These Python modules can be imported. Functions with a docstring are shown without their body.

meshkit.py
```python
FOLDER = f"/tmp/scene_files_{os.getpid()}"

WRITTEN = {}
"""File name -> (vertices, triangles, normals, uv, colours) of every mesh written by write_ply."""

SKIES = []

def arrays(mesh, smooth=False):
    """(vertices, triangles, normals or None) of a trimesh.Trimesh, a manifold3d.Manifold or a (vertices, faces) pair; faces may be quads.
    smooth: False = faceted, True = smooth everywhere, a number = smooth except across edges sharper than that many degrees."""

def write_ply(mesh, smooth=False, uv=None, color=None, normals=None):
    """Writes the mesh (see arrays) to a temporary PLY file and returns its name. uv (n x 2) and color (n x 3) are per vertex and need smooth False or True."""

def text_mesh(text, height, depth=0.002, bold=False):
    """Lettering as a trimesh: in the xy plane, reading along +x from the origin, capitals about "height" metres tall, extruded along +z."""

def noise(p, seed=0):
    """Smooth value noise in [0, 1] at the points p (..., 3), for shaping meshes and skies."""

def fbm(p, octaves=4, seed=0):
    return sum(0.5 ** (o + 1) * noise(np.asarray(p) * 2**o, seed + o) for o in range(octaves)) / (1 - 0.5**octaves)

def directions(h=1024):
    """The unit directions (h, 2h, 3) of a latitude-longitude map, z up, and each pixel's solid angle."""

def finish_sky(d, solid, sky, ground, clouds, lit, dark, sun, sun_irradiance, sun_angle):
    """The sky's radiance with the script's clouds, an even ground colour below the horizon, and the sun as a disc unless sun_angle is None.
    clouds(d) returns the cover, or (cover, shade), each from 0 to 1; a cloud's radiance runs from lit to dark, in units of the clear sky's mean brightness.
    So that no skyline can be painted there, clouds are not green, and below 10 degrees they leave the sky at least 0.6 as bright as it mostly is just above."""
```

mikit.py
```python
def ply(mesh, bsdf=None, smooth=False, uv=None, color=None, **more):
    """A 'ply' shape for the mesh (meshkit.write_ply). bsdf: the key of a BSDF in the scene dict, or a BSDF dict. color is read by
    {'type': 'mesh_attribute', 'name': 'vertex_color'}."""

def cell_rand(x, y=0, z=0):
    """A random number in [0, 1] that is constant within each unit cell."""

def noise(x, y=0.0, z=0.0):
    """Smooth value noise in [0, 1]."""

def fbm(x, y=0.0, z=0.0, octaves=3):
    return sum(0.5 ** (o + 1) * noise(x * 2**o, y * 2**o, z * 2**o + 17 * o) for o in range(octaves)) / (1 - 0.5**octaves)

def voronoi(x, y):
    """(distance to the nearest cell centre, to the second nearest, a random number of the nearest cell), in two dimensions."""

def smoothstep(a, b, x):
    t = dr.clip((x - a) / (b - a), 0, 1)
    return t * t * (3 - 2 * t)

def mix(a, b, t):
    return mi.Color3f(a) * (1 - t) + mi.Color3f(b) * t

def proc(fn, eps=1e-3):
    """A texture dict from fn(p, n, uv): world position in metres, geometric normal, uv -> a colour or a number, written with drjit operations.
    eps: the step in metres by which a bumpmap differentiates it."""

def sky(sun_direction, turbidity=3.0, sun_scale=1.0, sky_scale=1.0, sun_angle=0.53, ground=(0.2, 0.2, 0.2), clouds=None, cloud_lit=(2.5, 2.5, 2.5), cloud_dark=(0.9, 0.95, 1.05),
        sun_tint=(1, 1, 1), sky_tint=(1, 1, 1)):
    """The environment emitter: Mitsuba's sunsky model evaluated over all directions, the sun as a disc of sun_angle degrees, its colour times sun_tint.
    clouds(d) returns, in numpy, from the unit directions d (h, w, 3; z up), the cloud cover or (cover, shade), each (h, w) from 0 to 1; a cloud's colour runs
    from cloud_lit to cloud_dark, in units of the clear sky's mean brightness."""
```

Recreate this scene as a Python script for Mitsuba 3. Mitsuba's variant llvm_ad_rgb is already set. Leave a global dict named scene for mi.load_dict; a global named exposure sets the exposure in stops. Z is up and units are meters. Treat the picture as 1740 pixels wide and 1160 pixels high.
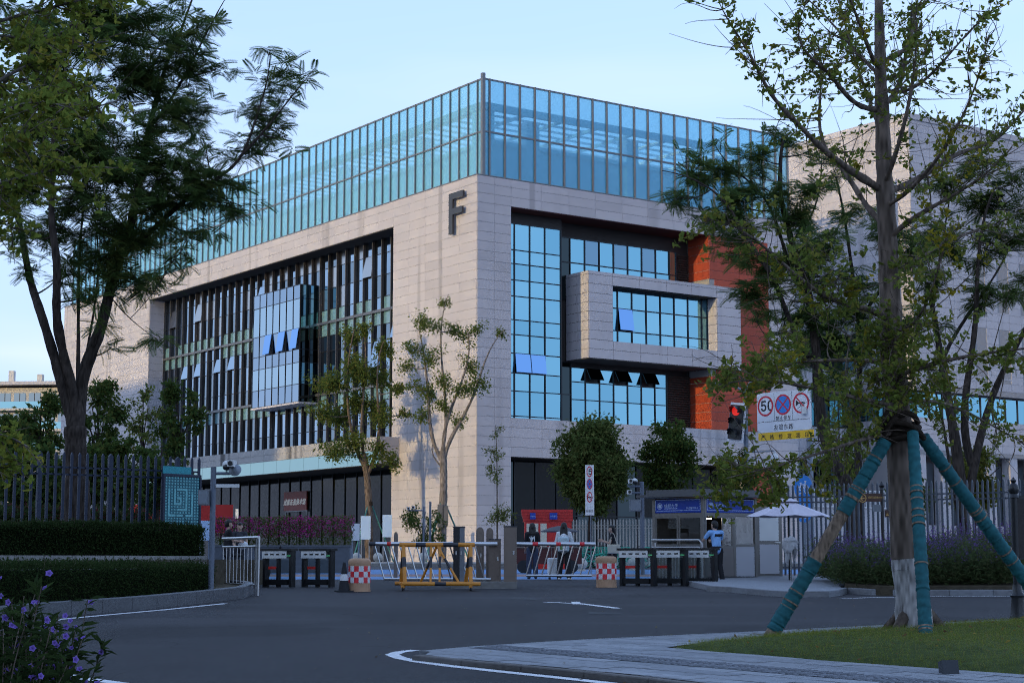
import math, random
import numpy as np
import trimesh
import drjit as dr
import mitsuba as mi
import manifold3d as m3
import meshkit, mikit
from mikit import noise, fbm, smoothstep, mix, cell_rand
from shapely.geometry import Polygon, Point, LineString
from shapely import affinity
from shapely.ops import unary_union

T = mi.ScalarTransform4f
scene, labels = {}, {}
PI = math.pi

# ---------------------------------------------------------------- camera, sky, exposure
EYE = 1.65
PITCH = 0.126484
FOCAL = 2950.0                       # in pixels of the 1740 px wide photograph
scene['camera'] = {'type': 'perspective', 'fov': 2 * math.degrees(math.atan(870 / FOCAL)), 'fov_axis': 'x',
                   'to_world': T().look_at(origin=[0, 0, EYE], target=[0, math.cos(PITCH), EYE + math.sin(PITCH)], up=[0, 0, 1]),
                   'near_clip': 0.1, 'far_clip': 5000.0}
exposure = 4.47
TH = 0.616083                        # direction of the gallery's right facade
CX, CY = -2.1368, 105.013            # its street corner
SUN_OFF, SUN_EL = math.radians(5.5), math.radians(6.0)
_rx, _ry = math.cos(TH), math.sin(TH)
SUN = [-(math.cos(SUN_OFF) * _rx - math.sin(SUN_OFF) * _ry), -(math.cos(SUN_OFF) * _ry + math.sin(SUN_OFF) * _rx), math.tan(SUN_EL)]
def cloud_cover(d):
    el = np.clip(d[..., 2], 0, 1)
    base = 0.55 + 0.35 * np.clip(1 - el * 3.2, 0, 1)
    az = np.stack([d[..., 0] * 5, d[..., 1] * 5, el * 26], -1)       # thin streaks lying along the horizon
    w = np.clip((meshkit.fbm(az, 4, 3) - .50) * 3.0, 0, 1) * np.clip(1 - el * 2.2, 0, 1)
    return np.clip(base + .15 * w, 0, 1), .8 - .6 * w
scene['sky'] = mikit.sky(SUN, turbidity=3.0, sun_scale=0.155, sky_scale=1.0, ground=(0.12, 0.12, 0.12), sun_tint=(1.0, 1.5, 3.4), sky_tint=(.62, .77, 1.05),
                         clouds=cloud_cover, cloud_lit=(1.5, 1.62, 2.1), cloud_dark=(.76, 1.08, 1.86))

# ---------------------------------------------------------------- helpers
GY = [-1000, 0, 21, 52, 70, 85, 105, 5000]
GZ = [0, 0, .5, 1.15, 1.27, 1.45, 1.55, 1.55]
def gz(y): return np.interp(y, GY, GZ)
def ray(px, py):
    u, v = (px - 870) / FOCAL, -(py - 580) / FOCAL
    c, s = math.cos(PITCH), math.sin(PITCH)
    return np.array([u, c - v * s, s + v * c])
def at(px, py, Y):                    # point of the photograph at the distance Y
    d = ray(px, py)
    return np.array([d[0] * Y / d[1], Y, EYE + d[2] * Y / d[1]])
def gpt(px, Y, up=0.0):               # a point on the ground seen in column px at the distance Y
    p = at(px, 955, Y)
    return np.array([p[0], Y, gz(Y) + up])
def ref(m): return {'type': 'ref', 'id': 'mat_' + m}
_count = {}
def uniq(key):
    n = _count.get(key, 0)
    _count[key] = n + 1
    return key if n == 0 else '%s_%03d' % (key, n)
def put(key, mesh, mat, smooth=False, color=None, world=None):
    key = uniq(key)
    if isinstance(mesh, MB): mesh = mesh.arr()
    d = mikit.ply(mesh, 'mat_' + mat, smooth=smooth, color=color)
    if world is not None: d['to_world'] = T(np.asarray(world).tolist())
    scene[key] = d
    return key
def thing(name, label, cat, group=None, kind=None):
    key = uniq(name)
    labels[key] = {'label': label}
    if cat: labels[key]['category'] = cat
    if group: labels[key]['group'] = group
    if kind: labels[key]['kind'] = kind
    return key
def struct(key): labels[key] = {'kind': 'structure'}
def stuff(key, **k): labels[key] = dict(labels.get(key, {}), kind='stuff', **k)
_UNIT = None
def unit():
    global _UNIT
    if _UNIT is None:
        m = trimesh.creation.box(bounds=[[0, 0, 0], [1, 1, 1]])
        _UNIT = mikit.ply((m.vertices, m.faces))
    return _UNIT
class Fr:
    """A frame: origin O, angle of its first axis about z (radians)."""
    def __init__(s, O, ang=0.0):
        s.O = np.array(O, float); s.ang = ang
        s.R = np.array([[math.cos(ang), -math.sin(ang), 0], [math.sin(ang), math.cos(ang), 0], [0, 0, 1.0]])
    def pt(s, *p): return s.O + s.R @ np.array(p, float)
    def pts(s, P): return s.O + np.asarray(P, float) @ s.R.T
    def M(s):
        m = np.eye(4); m[:3, :3] = s.R; m[:3, 3] = s.O
        return m
W0 = Fr((0, 0, 0))
def box(key, fr, lo, hi, mat, tilt=None):
    """One box as an entry of its own, sharing the unit cube; tilt = (axis, angle, pivot) in the frame."""
    lo, hi = np.minimum(lo, hi), np.maximum(lo, hi)
    m = np.eye(4)
    m[:3, :3] = np.diag(np.array(hi, float) - lo); m[:3, 3] = lo
    if tilt: m = trimesh.transformations.rotation_matrix(tilt[1], tilt[0], tilt[2]) @ m
    key = uniq(key)
    scene[key] = {**unit(), 'bsdf': ref(mat), 'to_world': T((fr.M() @ m).tolist())}
    return key
class MB:
    """Collects pieces into one mesh."""
    def __init__(s): s.v, s.f, s.n = [], [], 0
    def add(s, v, f):
        f = np.asarray(f, int)
        if f.shape[1] == 4: f = np.vstack([f[:, [0, 1, 2]], f[:, [0, 2, 3]]])
        s.v.append(np.asarray(v, float)); s.f.append(f + s.n); s.n += len(v)
        return s
    def tm(s, m, M=None):
        v = np.asarray(m.vertices)
        if M is not None: v = trimesh.transform_points(v, M)
        return s.add(v, m.faces)
    def box(s, fr, lo, hi):
        lo, hi = np.minimum(lo, hi), np.maximum(lo, hi)
        m = trimesh.creation.box(bounds=[lo, hi])
        return s.add(fr.pts(m.vertices), m.faces)
    def tube(s, P, r, n=8, cap=True):
        P = np.asarray(P, float); r = np.broadcast_to(np.asarray(r, float), (len(P),))
        t = np.gradient(P, axis=0); t /= np.maximum(np.linalg.norm(t, axis=1, keepdims=True), 1e-9)
        ref_ = np.array([0, 0, 1.0]) if abs(t[0, 2]) < .9 else np.array([1.0, 0, 0])
        u = np.cross(t, ref_); bad = np.linalg.norm(u, axis=1) < 1e-3; u[bad] = np.cross(t[bad], [0.3, 1, 0.1])
        u /= np.linalg.norm(u, axis=1, keepdims=True); w = np.cross(t, u)
        a = np.arange(n) / n * 2 * PI
        V = (P[:, None] + r[:, None, None] * (np.cos(a)[None, :, None] * u[:, None] + np.sin(a)[None, :, None] * w[:, None])).reshape(-1, 3)
        i = np.arange(len(P) - 1)[:, None] * n; j = np.arange(n)[None]; k = (j + 1) % n
        F = np.stack([i + j, i + k, i + n + k, i + n + j], -1).reshape(-1, 4)
        F = np.vstack([F[:, [0, 2, 1]], F[:, [0, 3, 2]]])
        if cap:
            V = np.vstack([V, P[:1], P[-1:]]); L = len(P) * n
            j = np.arange(n); k = (j + 1) % n
            F = np.vstack([F, np.stack([j, k, j * 0 + L], 1), np.stack([L - n + k, L - n + j, j * 0 + L + 1], 1)])
        return s.add(V, F)
    def lathe(s, prof, O, n=20):
        m = trimesh.creation.revolve(np.array(prof, float), sections=n)
        return s.add(np.asarray(m.vertices) + np.asarray(O, float), m.faces)
    def ball(s, c, r, sub=2):
        m = trimesh.creation.icosphere(subdivisions=sub)
        return s.add(m.vertices * np.asarray(r, float) + np.asarray(c, float), m.faces)
    def prism(s, poly, h, M):
        polys = getattr(poly, 'geoms', [poly])
        for p in polys:
            if p.is_empty or p.area <= 0: continue
            m = trimesh.creation.extrude_polygon(p, h, engine='earcut')
            s.tm(m, M)
        return s
    def arr(s): return np.vstack(s.v), np.vstack(s.f)
def plane_M(O, u, v):
    """4x4 that maps the xy plane to the plane at O with axes u and v (z along u x v)."""
    u = np.asarray(u, float); v = np.asarray(v, float)
    u /= np.linalg.norm(u); v /= np.linalg.norm(v); m = np.eye(4)
    m[:3, 0], m[:3, 1], m[:3, 2], m[:3, 3] = u, v, np.cross(u, v), O
    return m
def glyph_poly(ch, size):
    """A Han character's outline (units: size metres per em), origin at its lower left."""
    out = []
    for p in GLYPHS[ch].split('|'):
        rings = [[(int(r[i:i + 2], 16) - 20, int(r[i + 2:i + 4], 16) - 30) for i in range(0, len(r), 4)] for r in p.split(';')]
        out.append(Polygon(rings[0], rings[1:]).buffer(0))
    return affinity.scale(unary_union(out), size / 96, size / 96, origin=(0, 0))
def han(text, size, pitch=None, sx=1.0):
    g = unary_union([affinity.translate(glyph_poly(c, size), i * (pitch or size), 0) for i, c in enumerate(text)])
    return affinity.scale(g, sx, 1, origin=(0, 0))
def ring(cx, cy, r, w): return Point(cx, cy).buffer(r, 24).difference(Point(cx, cy).buffer(r - w, 24))
def bar(x0, y0, x1, y1, w): return LineString([(x0, y0), (x1, y1)]).buffer(w / 2, cap_style=2)
def put_shape(key, poly, h, M, mat): return put(key, MB().prism(poly, h, M), mat)
GLYPHS = {'东': '54335b3667296e1e671b6224|1b5b1c6237623c6f446c40626c626c5b3b5b2f46454545534c534c456845683e4c3e4c1b48173916371d451e453e253d23452747325b|1b1d25282c3633352f2a271f221a', '严': '171a1e2a1f49364936631e631e696b696b63526352496e496e432643263023211d16;3d4a3e494a494a633d62|564f5f60665e5c4c584c|2756235e295f3052304d2a4c', '中': '1d2f1d5d405d406f486e485d6b5d6b306330633548354715401540352435242f;483c633c63564856;243c403c40562456', '人': '1d17191d242333343d4d406e486e475e4f4058305f28701c6a1758244f3044493e3835292218', '停': '32426f426f326932683c383c38323232|336033664d664b6e4f6f526e55666f666f60|3a5a675a67483a48;414e604d60554155|3a2e3a346734662e542e54194f1641163f1a3f1c4d1c4d2e|174722552d6e336d346b2a572a16231623481c411a41', '全': '1b45174b214f335c3c654370486e4a67525f6650714b6d44644a624a6245484548356235622f482f481f6d1f6d181b181c1f401f402f272f2735403540452745264a;3353294b5f4c52564464', '内': '1e5e405e416f486e485e6b5e6b1d691864165416521c631d641f645748574755464a61305e2c5a2b543443433f3939322c29272f2f33393d3f4a4057265725161e16', '务': '19441b4729483b4d2f5922501d552e61396f406e3b6564656663655f504d5e4970486c415544484920401b40;345e3a564651575a5a5f|1a1b30243a303a32203220383d383f42464245386738631e611a5c174917481d5b1e5e265f3242323d27301c20161d16', '友': '181d22282934325232571b571b5e335e356f3c6e3b5e6e5e6e573a57384b604a63485d3751275f20701c6c165d194c233c1a2d162a1c361f4427353d2d2b251f1f19;3a4343334c2d55385943', '员': '47234b29691e6d1c6d1969155c1c|234a664a66275e275e432a432a262326|266a626a62532653;2e5a5b595b642e64|1b1a1d1c2c1f38253f2d403d473d472d4123341b2115', '园': '1c6a6c6a6c156515641a231a23151c15;2322652165632363|2a232629312f363c364327432749614961434f434f2c5a2c5d366134612b5d264c26492848433d433a313227|2d542d5a5b5a5b54', '处': '1c16181c22212f2f274424441f3b193f224f296e316c2e5f455e4042382f41274c22562070206e1952193e203329281c2117;2a53303b343839443d582c58|4f274f6e576e57565a56654a6d3f6d3c67396045574d5727', '外': '4f6f566f56505a51703d6f396a375a48564956154f15|181c222233362f3c2443244527482a48373f3b4a3e592b5920411d3f184322532a6f316e2e60465f424739312e221e16', '大': '181b2623322f3d483d4c1a4c1a533f53416f486f47536e536e4c4a4c53365b2b6522701d6b165e1d532845443d3230211f16', '学': '1a311a384038403f4f472a482a4e5c4e5f4a5643493d47386f386f314731471a3f1631162e1d401d4031|1c5f2b5f2469246c276d2a6d2d6a3262325f435f3d6c406f446f4b624b5f565f5f6e616e666c666a5f5f6d5f6d4b664b66582358234c1c4b', '安': '1b421b4935493c5944573e496e496e425b4255344e2d67206b1b65165f1b4726371c20161d1d30213e2a27333042;39423335472f4e375242|1d643f643c6d436f48646b646b506450645d245d24501d50', '心': '5d4b644f6b3f712a6928653a|3053385338203a1e541e582658325a325f2f5e215a195517391733193020|35663b6b4c5e545550514d51425d|19271e39214c284b2025', '成': '18191d242033205e495e486e506e505e645e5f645569586e6a64675e6f5e6f57515655365939624f694e6643592e592a5e21661e69226a2f702c6e1c6a1761165d18571e542540163a1b4623502d48572857284a404a3f293b242c242a2a362a382c39432843272f221c1e15', '服': '436b6c6a6c576b536650585057535756655765644a644a4a6e496c3d6228691f711b6d15641a5d214f164a194a154315;534259325e2e6643;4a1c511f582751344c434a42|17181b211e331e6b3a6b3a1934152a15281c341d343624361f181d15;253e343d344d254d;3464256425543454', '术': '18262630323c3d4e1a4f1a564056406e486e48566d566d4f4c4f5c3870286b22652556344945481540164042333222231c21|4f67546d5f65645e5f5a', '来': '181f2e2e3a3c193d1a442e4426582d59344d3547304630444044405c1e5c1e634063406e486e48636b636b5c485c4844574453485c5a645859446f446f3d4e3c5b2d692371206d1a661c5c234937481640164037342a251e1c1a', '校': '371a46234e2b4933434240423c3e384248574c554d52434449454e3853325b3e5d466444613a592b6521701d701b6a165d1d53254a1d3c15|3a5a3a6052604b6c506f526f596456606f606f59|59535f576f43693f6448|172d1f3d255025531a531a5a275a276f2d6f2d5a385a38532d532d4f3642383b34372f432d432d152715274125411d2a1a28', '格': '172d1e39265026531953195a275a286f2e6f2e5a3b5a3b5645604b6e536d4f64696366595a4a6441713c6e36693769166216621a481a47154115403638343538353d2f442e162716273e1b28;56444839633a;4720622062334733;4a5d4b59544e605c605e;2f4e3a41373a433f4f4847563d4c375137532e53', '止': '191a1921262126592d592d214421446e4b6e4b4e6b4e6b474b464b216f216f1a', '段': '3a1a3b1c441e50254733443c413c4142694167385c256320701c6c165c1c57214c1a3f153d15;4b3b5030562b5d33603c|3d484756486b626b6251634f6f4f6e495e4a5c4d5c6550654e644e574a4c4345|1925172c1f2d1f662e6a376f3b6e3e69266126583c573c51275126443c433c3d263c26302e2f3d323e2c272826171f171f26', '理': '3318331f501f502c3a2c3a335034503f3b3f3b6a6c6a6c3f573f57346e336e2d572c571f711f7118;5758655765645764;6550575157456545;4246504550514251;4258505750644264|1827242c24451946194c244c246119611868366836612b612b4c354c35452b452b2e363037291a1f', '登': '1745295224591e5c21612f5837641e651e6b3e6b41693e6035535353456a456d486e4b6e506354645d6e636a555f5a575d5768626e5f6053674c71486d4160485651554d334d32512a491d411a41|1a181a1e341e2f29332d282d28455f455f2d562d592b5929541e6e1e6e18;303f2f335733573f;362c3b22391e4c1e522c', '盈': '1818181e231e23376537651e701e7018;5231511e5e1e5e31;3e313d1f4a1e4a31;2a1e371f37312a31|173c244929532d622d641c641c6a5c6a58596b596a49663d623b543b524161426453505354643464325b4d5a4b5245474f3f4a3b40433b3e303a2d3f36423a46314c314e3551404c445430552b471f391c38', '禁': '4348404d4e58515e445f44655565556f5c6f5c656d656d5f5f5f62586f4d6c48674a5c565c46554655574648|1a2f1a356e356e2f482f481941153415321a411c412f|5427562a5a2b6d1a6617|253d25436443643d|184b2254285e1b5f1b652b652b6f326f32653f653f5f335f405440513c4e325632462b462b551d47|1a1a1a1c23212b2b32292a1e2117', '管': '19582165246f2b6e2966426642613561385a3858355731572d6126611f5440543e5a445b4d6f536e52666e666e615e6162585d5656614e614a59465a48546c546c436543644e254e25431e431e55|2847604860343034302e652e65155e155e1830182f152815;3028301e5e1e5e28;3042303959395942', '美': '181b31233b2d3b2f1c2f1c363e363f383f3e193e19444044404c224c22524052405b1d5b1d6130612a6d306f386538614e61566f586f5e6c57616b616b5b485b48526652664c474c47446f446f3e473e46366e366d2f4c2f5624611f6f1d6c166317541d4926442d3c22311b20161b16', '艺': '195e19643064306e376e37645164516e586e58646d646d5d585d58545154515d375d37543054305d|2346234d5e4c604a5f48342e2c262c21301f631f6624662d692d6d2b6b1d64182f18291a2421272b35374b46', '记': '3c613c686a686a3d623c62414540461f651e69246a2e702b6f1f6a1846173f1b3e4862486260|184918502f502f27392d3b262818231c28242849|2067266c345d2e59', '谊': '3418341f3f1f3f536453641f701f7018;45205e1f5e2b452b;45325e315e3c453c;45425e425e4d454d|365236634f634b6d4f6f526e58636e636e526752665d3d5d3d52|184918502c502c28352f372f392a26192419211e26262649|1d67226c2e61305c2b58', '路': '18211d221d43234323242a252a4d1d4d1d6a3c6a3c53475f4d6f546d52656964675b5c48693e713b6d356a356a16631663194c194a15451544353e333b38313831273d2a3e231b1a181c;57434a386339;4b20631f63324b32;4e5e4e5a564f605c605f;3c4d314d313e3d3e3d3b403b52484a55424c3d4e;2354355335642364', '车': '1a281a2f4530453e243d2245294c2f5a1b5a1b613361386f416d3c616d616d5a385a2d46454545544c544c456645663e4c3e4c2f6e2f6e284c284c1545154528', '都': '4e696c6970676e5f634a6b406f376e286b2466225b2259296429682d6837663c5b476662556255164e16|163825412e492e4b184b18512b512b5d1d5d1d632b632b6e326e32633e633e614264446b4b6a49633e523e514a514a4b384b3142454145173f173e1c2a1c2916221622361a33;29223f223f2c292c;29323f323f3b293b;3252355138543c5d325d', '馆': '18481f5b226e296d276036603b5e3b6353634f6d546f576e5a695a636e636e546654663c483c48346b346b166416641a481a4816411641543b543b5d395d334a2d4c305924581e451b45;6655675d425d4255;48206420642e482e;48426042604f484f|1f1b2524254c2c4c2c27372d38262517'}

# ---------------------------------------------------------------- materials
def rgb(*c): return {'type': 'rgb', 'value': list(map(float, c if len(c) > 1 else c * 3))}
def mat(name, col, rough=0.6, metal=0.0, spec=0.4, two=True, bump=None, **k):
    b = {'type': 'principled', 'base_color': rgb(*col) if isinstance(col, tuple) else col, 'roughness': rough, 'metallic': metal, 'specular': spec, **k}
    if bump: b = {'type': 'bumpmap', 'arbitrary': mikit.proc(bump[0], bump[2] if len(bump) > 2 else .01), 'scale': bump[1], 'bsdf': b}
    scene['mat_' + name] = {'type': 'twosided', 'bsdf': b} if two else b
def diffuse(name, col):
    scene['mat_' + name] = {'type': 'twosided', 'bsdf': {'type': 'diffuse', 'reflectance': rgb(*col) if isinstance(col, tuple) else col}}
def stone_fn(base, streak=.26):
    base = mi.Color3f(*base)
    def fn(p, n, uv):
        h = p.x * .238 + p.y * 1.394                                # runs along either facade
        st = smoothstep(.50, .85, noise(h * .8, p.z * .05, 3)) * smoothstep(.35, .8, noise(h * 2.4, p.z * .12, 9))
        cloud = fbm(h * .35, p.z * .35, 5, 3)
        grain = noise(p.x * 3, p.y * 3, p.z * 6)
        return base * (0.90 + .16 * cloud + .03 * grain) * (1 - streak * st)
    return mikit.proc(fn)
for i, c in enumerate([(.46, .432, .448), (.45, .423, .44), (.47, .442, .458), (.425, .40, .415)]):
    mat('stone_%d' % i, stone_fn(c), .62, spec=.3)
mat('stone_band', stone_fn((.33, .325, .325), .75), .6, spec=.3)
mat('joint', (.31, .30, .305), .9, spec=.1)
for i, c in enumerate([(.37, .062, .030), (.34, .055, .027), (.40, .07, .033)]):
    mat('red_%d' % i, stone_fn(c, .12), .5, spec=.3)
for i, c in enumerate([(.45, .43, .455), (.435, .415, .44)]):
    mat('boxstone_%d' % i, stone_fn(c, .1), .5, spec=.35)
mat('dark_fascia', (.028, .022, .020), .55)
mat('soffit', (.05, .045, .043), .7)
mat('frame_dark', (.025, .027, .032), .35, metal=.4)
mat('fin', (.07, .062, .058), .45, metal=.3)
mat('fin_edge', (.13, .13, .135), .35, metal=.5)
mat('mullion', (.165, .17, .18), .4, metal=.4)
mat('louvre', (.075, .058, .05), .5)
def coated(name, c, rough=.015, dark=(.01, .014, .02)):
    scene['mat_' + name] = {'type': 'twosided', 'bsdf': {'type': 'principled', 'base_color': rgb(*c), 'metallic': 1.0, 'roughness': rough, 'specular': .5}}
for i, c in enumerate([(.225, .465, .565), (.205, .435, .535), (.185, .405, .505)]): coated('blue_glass_%d' % i, c)
coated('blue_glass_3', (.17, .28, .36))
coated('blue_glass_open', (.24, .42, .70))
for i, c in enumerate([(.37, .45, .52), (.33, .41, .48), (.28, .36, .43)]): coated('west_glass_%d' % i, c)
mat('spandrel_glass', (.115, .225, .265), .1, spec=.9)
coated('vision_glass', (.22, .265, .295))
for i, c in enumerate([(.40, .50, .55), (.33, .40, .47), (.30, .37, .44)]): coated('box_glass_%d' % i, c)
coated('blind_glass', (.46, .44, .42), .2)
coated('dark_glass', (.045, .06, .065), .02)
mat('lobby_glass', (.008, .011, .012), .05, spec=.16)
coated('teal_glass', (.22, .42, .50), .05)
coated('band_glass', (.36, .50, .44), .12)
scene['mat_screen_glass'] = {'type': 'blendbsdf', 'weight': .26, 'clear': {'type': 'thindielectric', 'int_ior': 1.5, 'specular_transmittance': rgb(.62, .87, .96), 'specular_reflectance': rgb(.75, .9, 1.0)}, 'frit': {'type': 'twosided', 'bsdf': {'type': 'diffuse', 'reflectance': rgb(.36, .68, .78)}}}
scene['mat_clear_glass'] = {'type': 'thindielectric', 'int_ior': 1.5, 'specular_transmittance': rgb(.85, .9, .9)}
mat('white_render', (.82, .83, .83), .7)
mat('pergola_white', (.68, .69, .70), .6)
mat('sign_dark', (.035, .036, .04), .4)

# ---------------------------------------------------------------- gallery building
G = Fr((CX, CY, 0), TH)              # u runs along the right facade, v along the left one, both away from the street corner
gb = thing('gallery_building', 'large stone clad gallery building with a letter F and a blue glass roof screen', 'building')
rnd = random.Random(3)
ZA, ZT = 24.876, 25.384              # topmost horizontal joint, top of the stone
rows = [(ZT, ZA)] + [(ZA - .6 * k, ZA - .6 * (k + 1)) for k in range(39)]
cand = []                            # (visible size, lo, hi)
J = .013
def panel_r(a0, a1, z0, z1, w=1.0): cand.append((w * (a1 - a0) / 2.2, (a0 + .006, -.02, z0 + J), (a1 - .006, .005, z1 - J)))
def panel_l(b0, b1, z0, z1): cand.append(((b1 - b0) / 2.4 * (105 / (105 + b0 * .82)) ** 2, (-.02, b0 + .006, z0 + J), (.005, b1 - .006, z1 - J)))
ca = [0, 1.27, 2.53, 4.89, 7.07, 9.25, 11.43, 13.61, 15.79, 17.97, 20.15, 22.33, 24.41, 26.94]
for zt, zb in rows:
    for i in range(13):
        a0, a1 = ca[i], ca[i + 1]
        if i >= 2 and i < 12 and 8.0 < zb < 8.1: pass
        hi_band, low_band = zb > 23.6, 8.0 < zb < 10.4
        if i < 2 or i == 12 or hi_band or low_band: panel_r(a0, a1, zb, zt, .55 if i == 12 and zb < 8 else 1)
for zt, zb in rows:
    for k in range(35):
        b0, b1 = 1.97 * k, 1.97 * (k + 1)
        if b0 < 9.8 or b0 > 49.2 or zb > 23.6: panel_l(b0 + (.02 if k == 0 else 0), b1, zb, zt)
cand.sort(key=lambda c: -c[0])
rest = [MB() for _ in range(4)]
for i, (w, lo, hi) in enumerate(cand):
    v = rnd.choices([0, 1, 2, 3], [5, 4, 3, 1])[0]
    if i < 296: box(gb + '__wall_panel', G, lo, hi, 'stone_%d' % v)
    else: rest[v].box(G, lo, hi)
for v in range(4): stuff(put(gb + '__small_wall_panels', rest[v], 'stone_%d' % v))
# the walls behind the panels
bk = MB()
LB, RA = 68.95, 26.94
bk.box(G, (.006, .006, 0), (2.53, 1.2, ZT - .01)); bk.box(G, (.006, 1.2, 0), (1.5, 9.86, ZT - .01))
bk.box(G, (2.53, .006, 23.676), (RA, 3, ZT - .01)); bk.box(G, (2.53, .006, 8.09), (RA, 3, 10.476)); bk.box(G, (24.41, .006, 0), (RA, 3, 23.676))
bk.box(G, (19, .035, 10.476), (24.41, 3, 14.55)).box(G, (19, .035, 20.2), (24.41, 3, 23.676)).box(G, (19.45, .036, 14.55), (24.41, 3, 20.2))
bk.box(G, (.006, 9.86, 23.676), (3, 49.25, ZT - .01)); bk.box(G, (.006, 49.25, 0), (3, LB, ZT - .01))
bk.box(G, (1.5, 1.3, 23.8), (RA - .1, LB - .1, 24.3)); bk.box(G, (3, LB - .3, 0), (RA, LB, ZT - .02)); bk.box(G, (RA - .3, 3, 0), (RA, LB - .3, ZT - .02))
put(gb + '__wall', bk, 'joint')
# jamb linings of the openings
for zt, zb in rows[3:]:
    if zb > 1: box(gb + '__jamb_panel', G, (.02, 49.22, zb + J), (1.45, 49.245, zt - J), 'boxstone_0')
    if zb > 10.4: box(gb + '__jamb_panel', G, (2.535, .02, zb + J), (2.56, 1.2, zt - J), 'boxstone_0')
put(gb + '__soffit', MB().box(G, (.02, 9.87, 23.63), (1.5, 49.24, 23.67)), 'soffit')
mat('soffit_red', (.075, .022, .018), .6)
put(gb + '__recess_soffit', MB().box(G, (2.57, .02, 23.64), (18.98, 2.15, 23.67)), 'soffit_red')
# red cladding
red = []
for zt, zb in rows:
    if 10.4 < zb < 23.6:
        for a0, a1 in ((19 if zb > 20.1 or zt < 14.6 else 19.46, 21.7), (21.7, 24.41)): red.append(((a0 + J, -.02, zb + J), (a1 - J, .03, zt - J)))
        if zb > 20.1 or zt < 14.6: red.append(((18.965, .03, zb + J), (18.995, 2.14, zt - J)))
    if zb < 8.0 and zb > 1.0: red.append(((22.33 + J, -.02, zb + J), (24.4, .03, zt - J)))
for lo, hi in red: box(gb + '__red_panel', G, lo, hi, 'red_%d' % rnd.choice([0, 0, 1, 2]))
put(gb + '__red_backing', MB().box(G, (18.996, .04, 10.48), (19.05, 2.14, 14.56)).box(G, (18.996, .04, 20.2), (19.05, 2.14, 23.6)).box(G, (22.33, .036, 1), (24.41, 1, 8.05)), 'joint')
# recess behind the right opening
rc = MB().box(G, (2.57, 2.2, 10.3), (19, 2.5, 23.7))
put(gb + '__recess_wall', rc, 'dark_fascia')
put(gb + '__ledge', MB().box(G, (2.57, .05, 10.40), (18.96, 2.2, 10.474)), 'boxstone_1')

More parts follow.
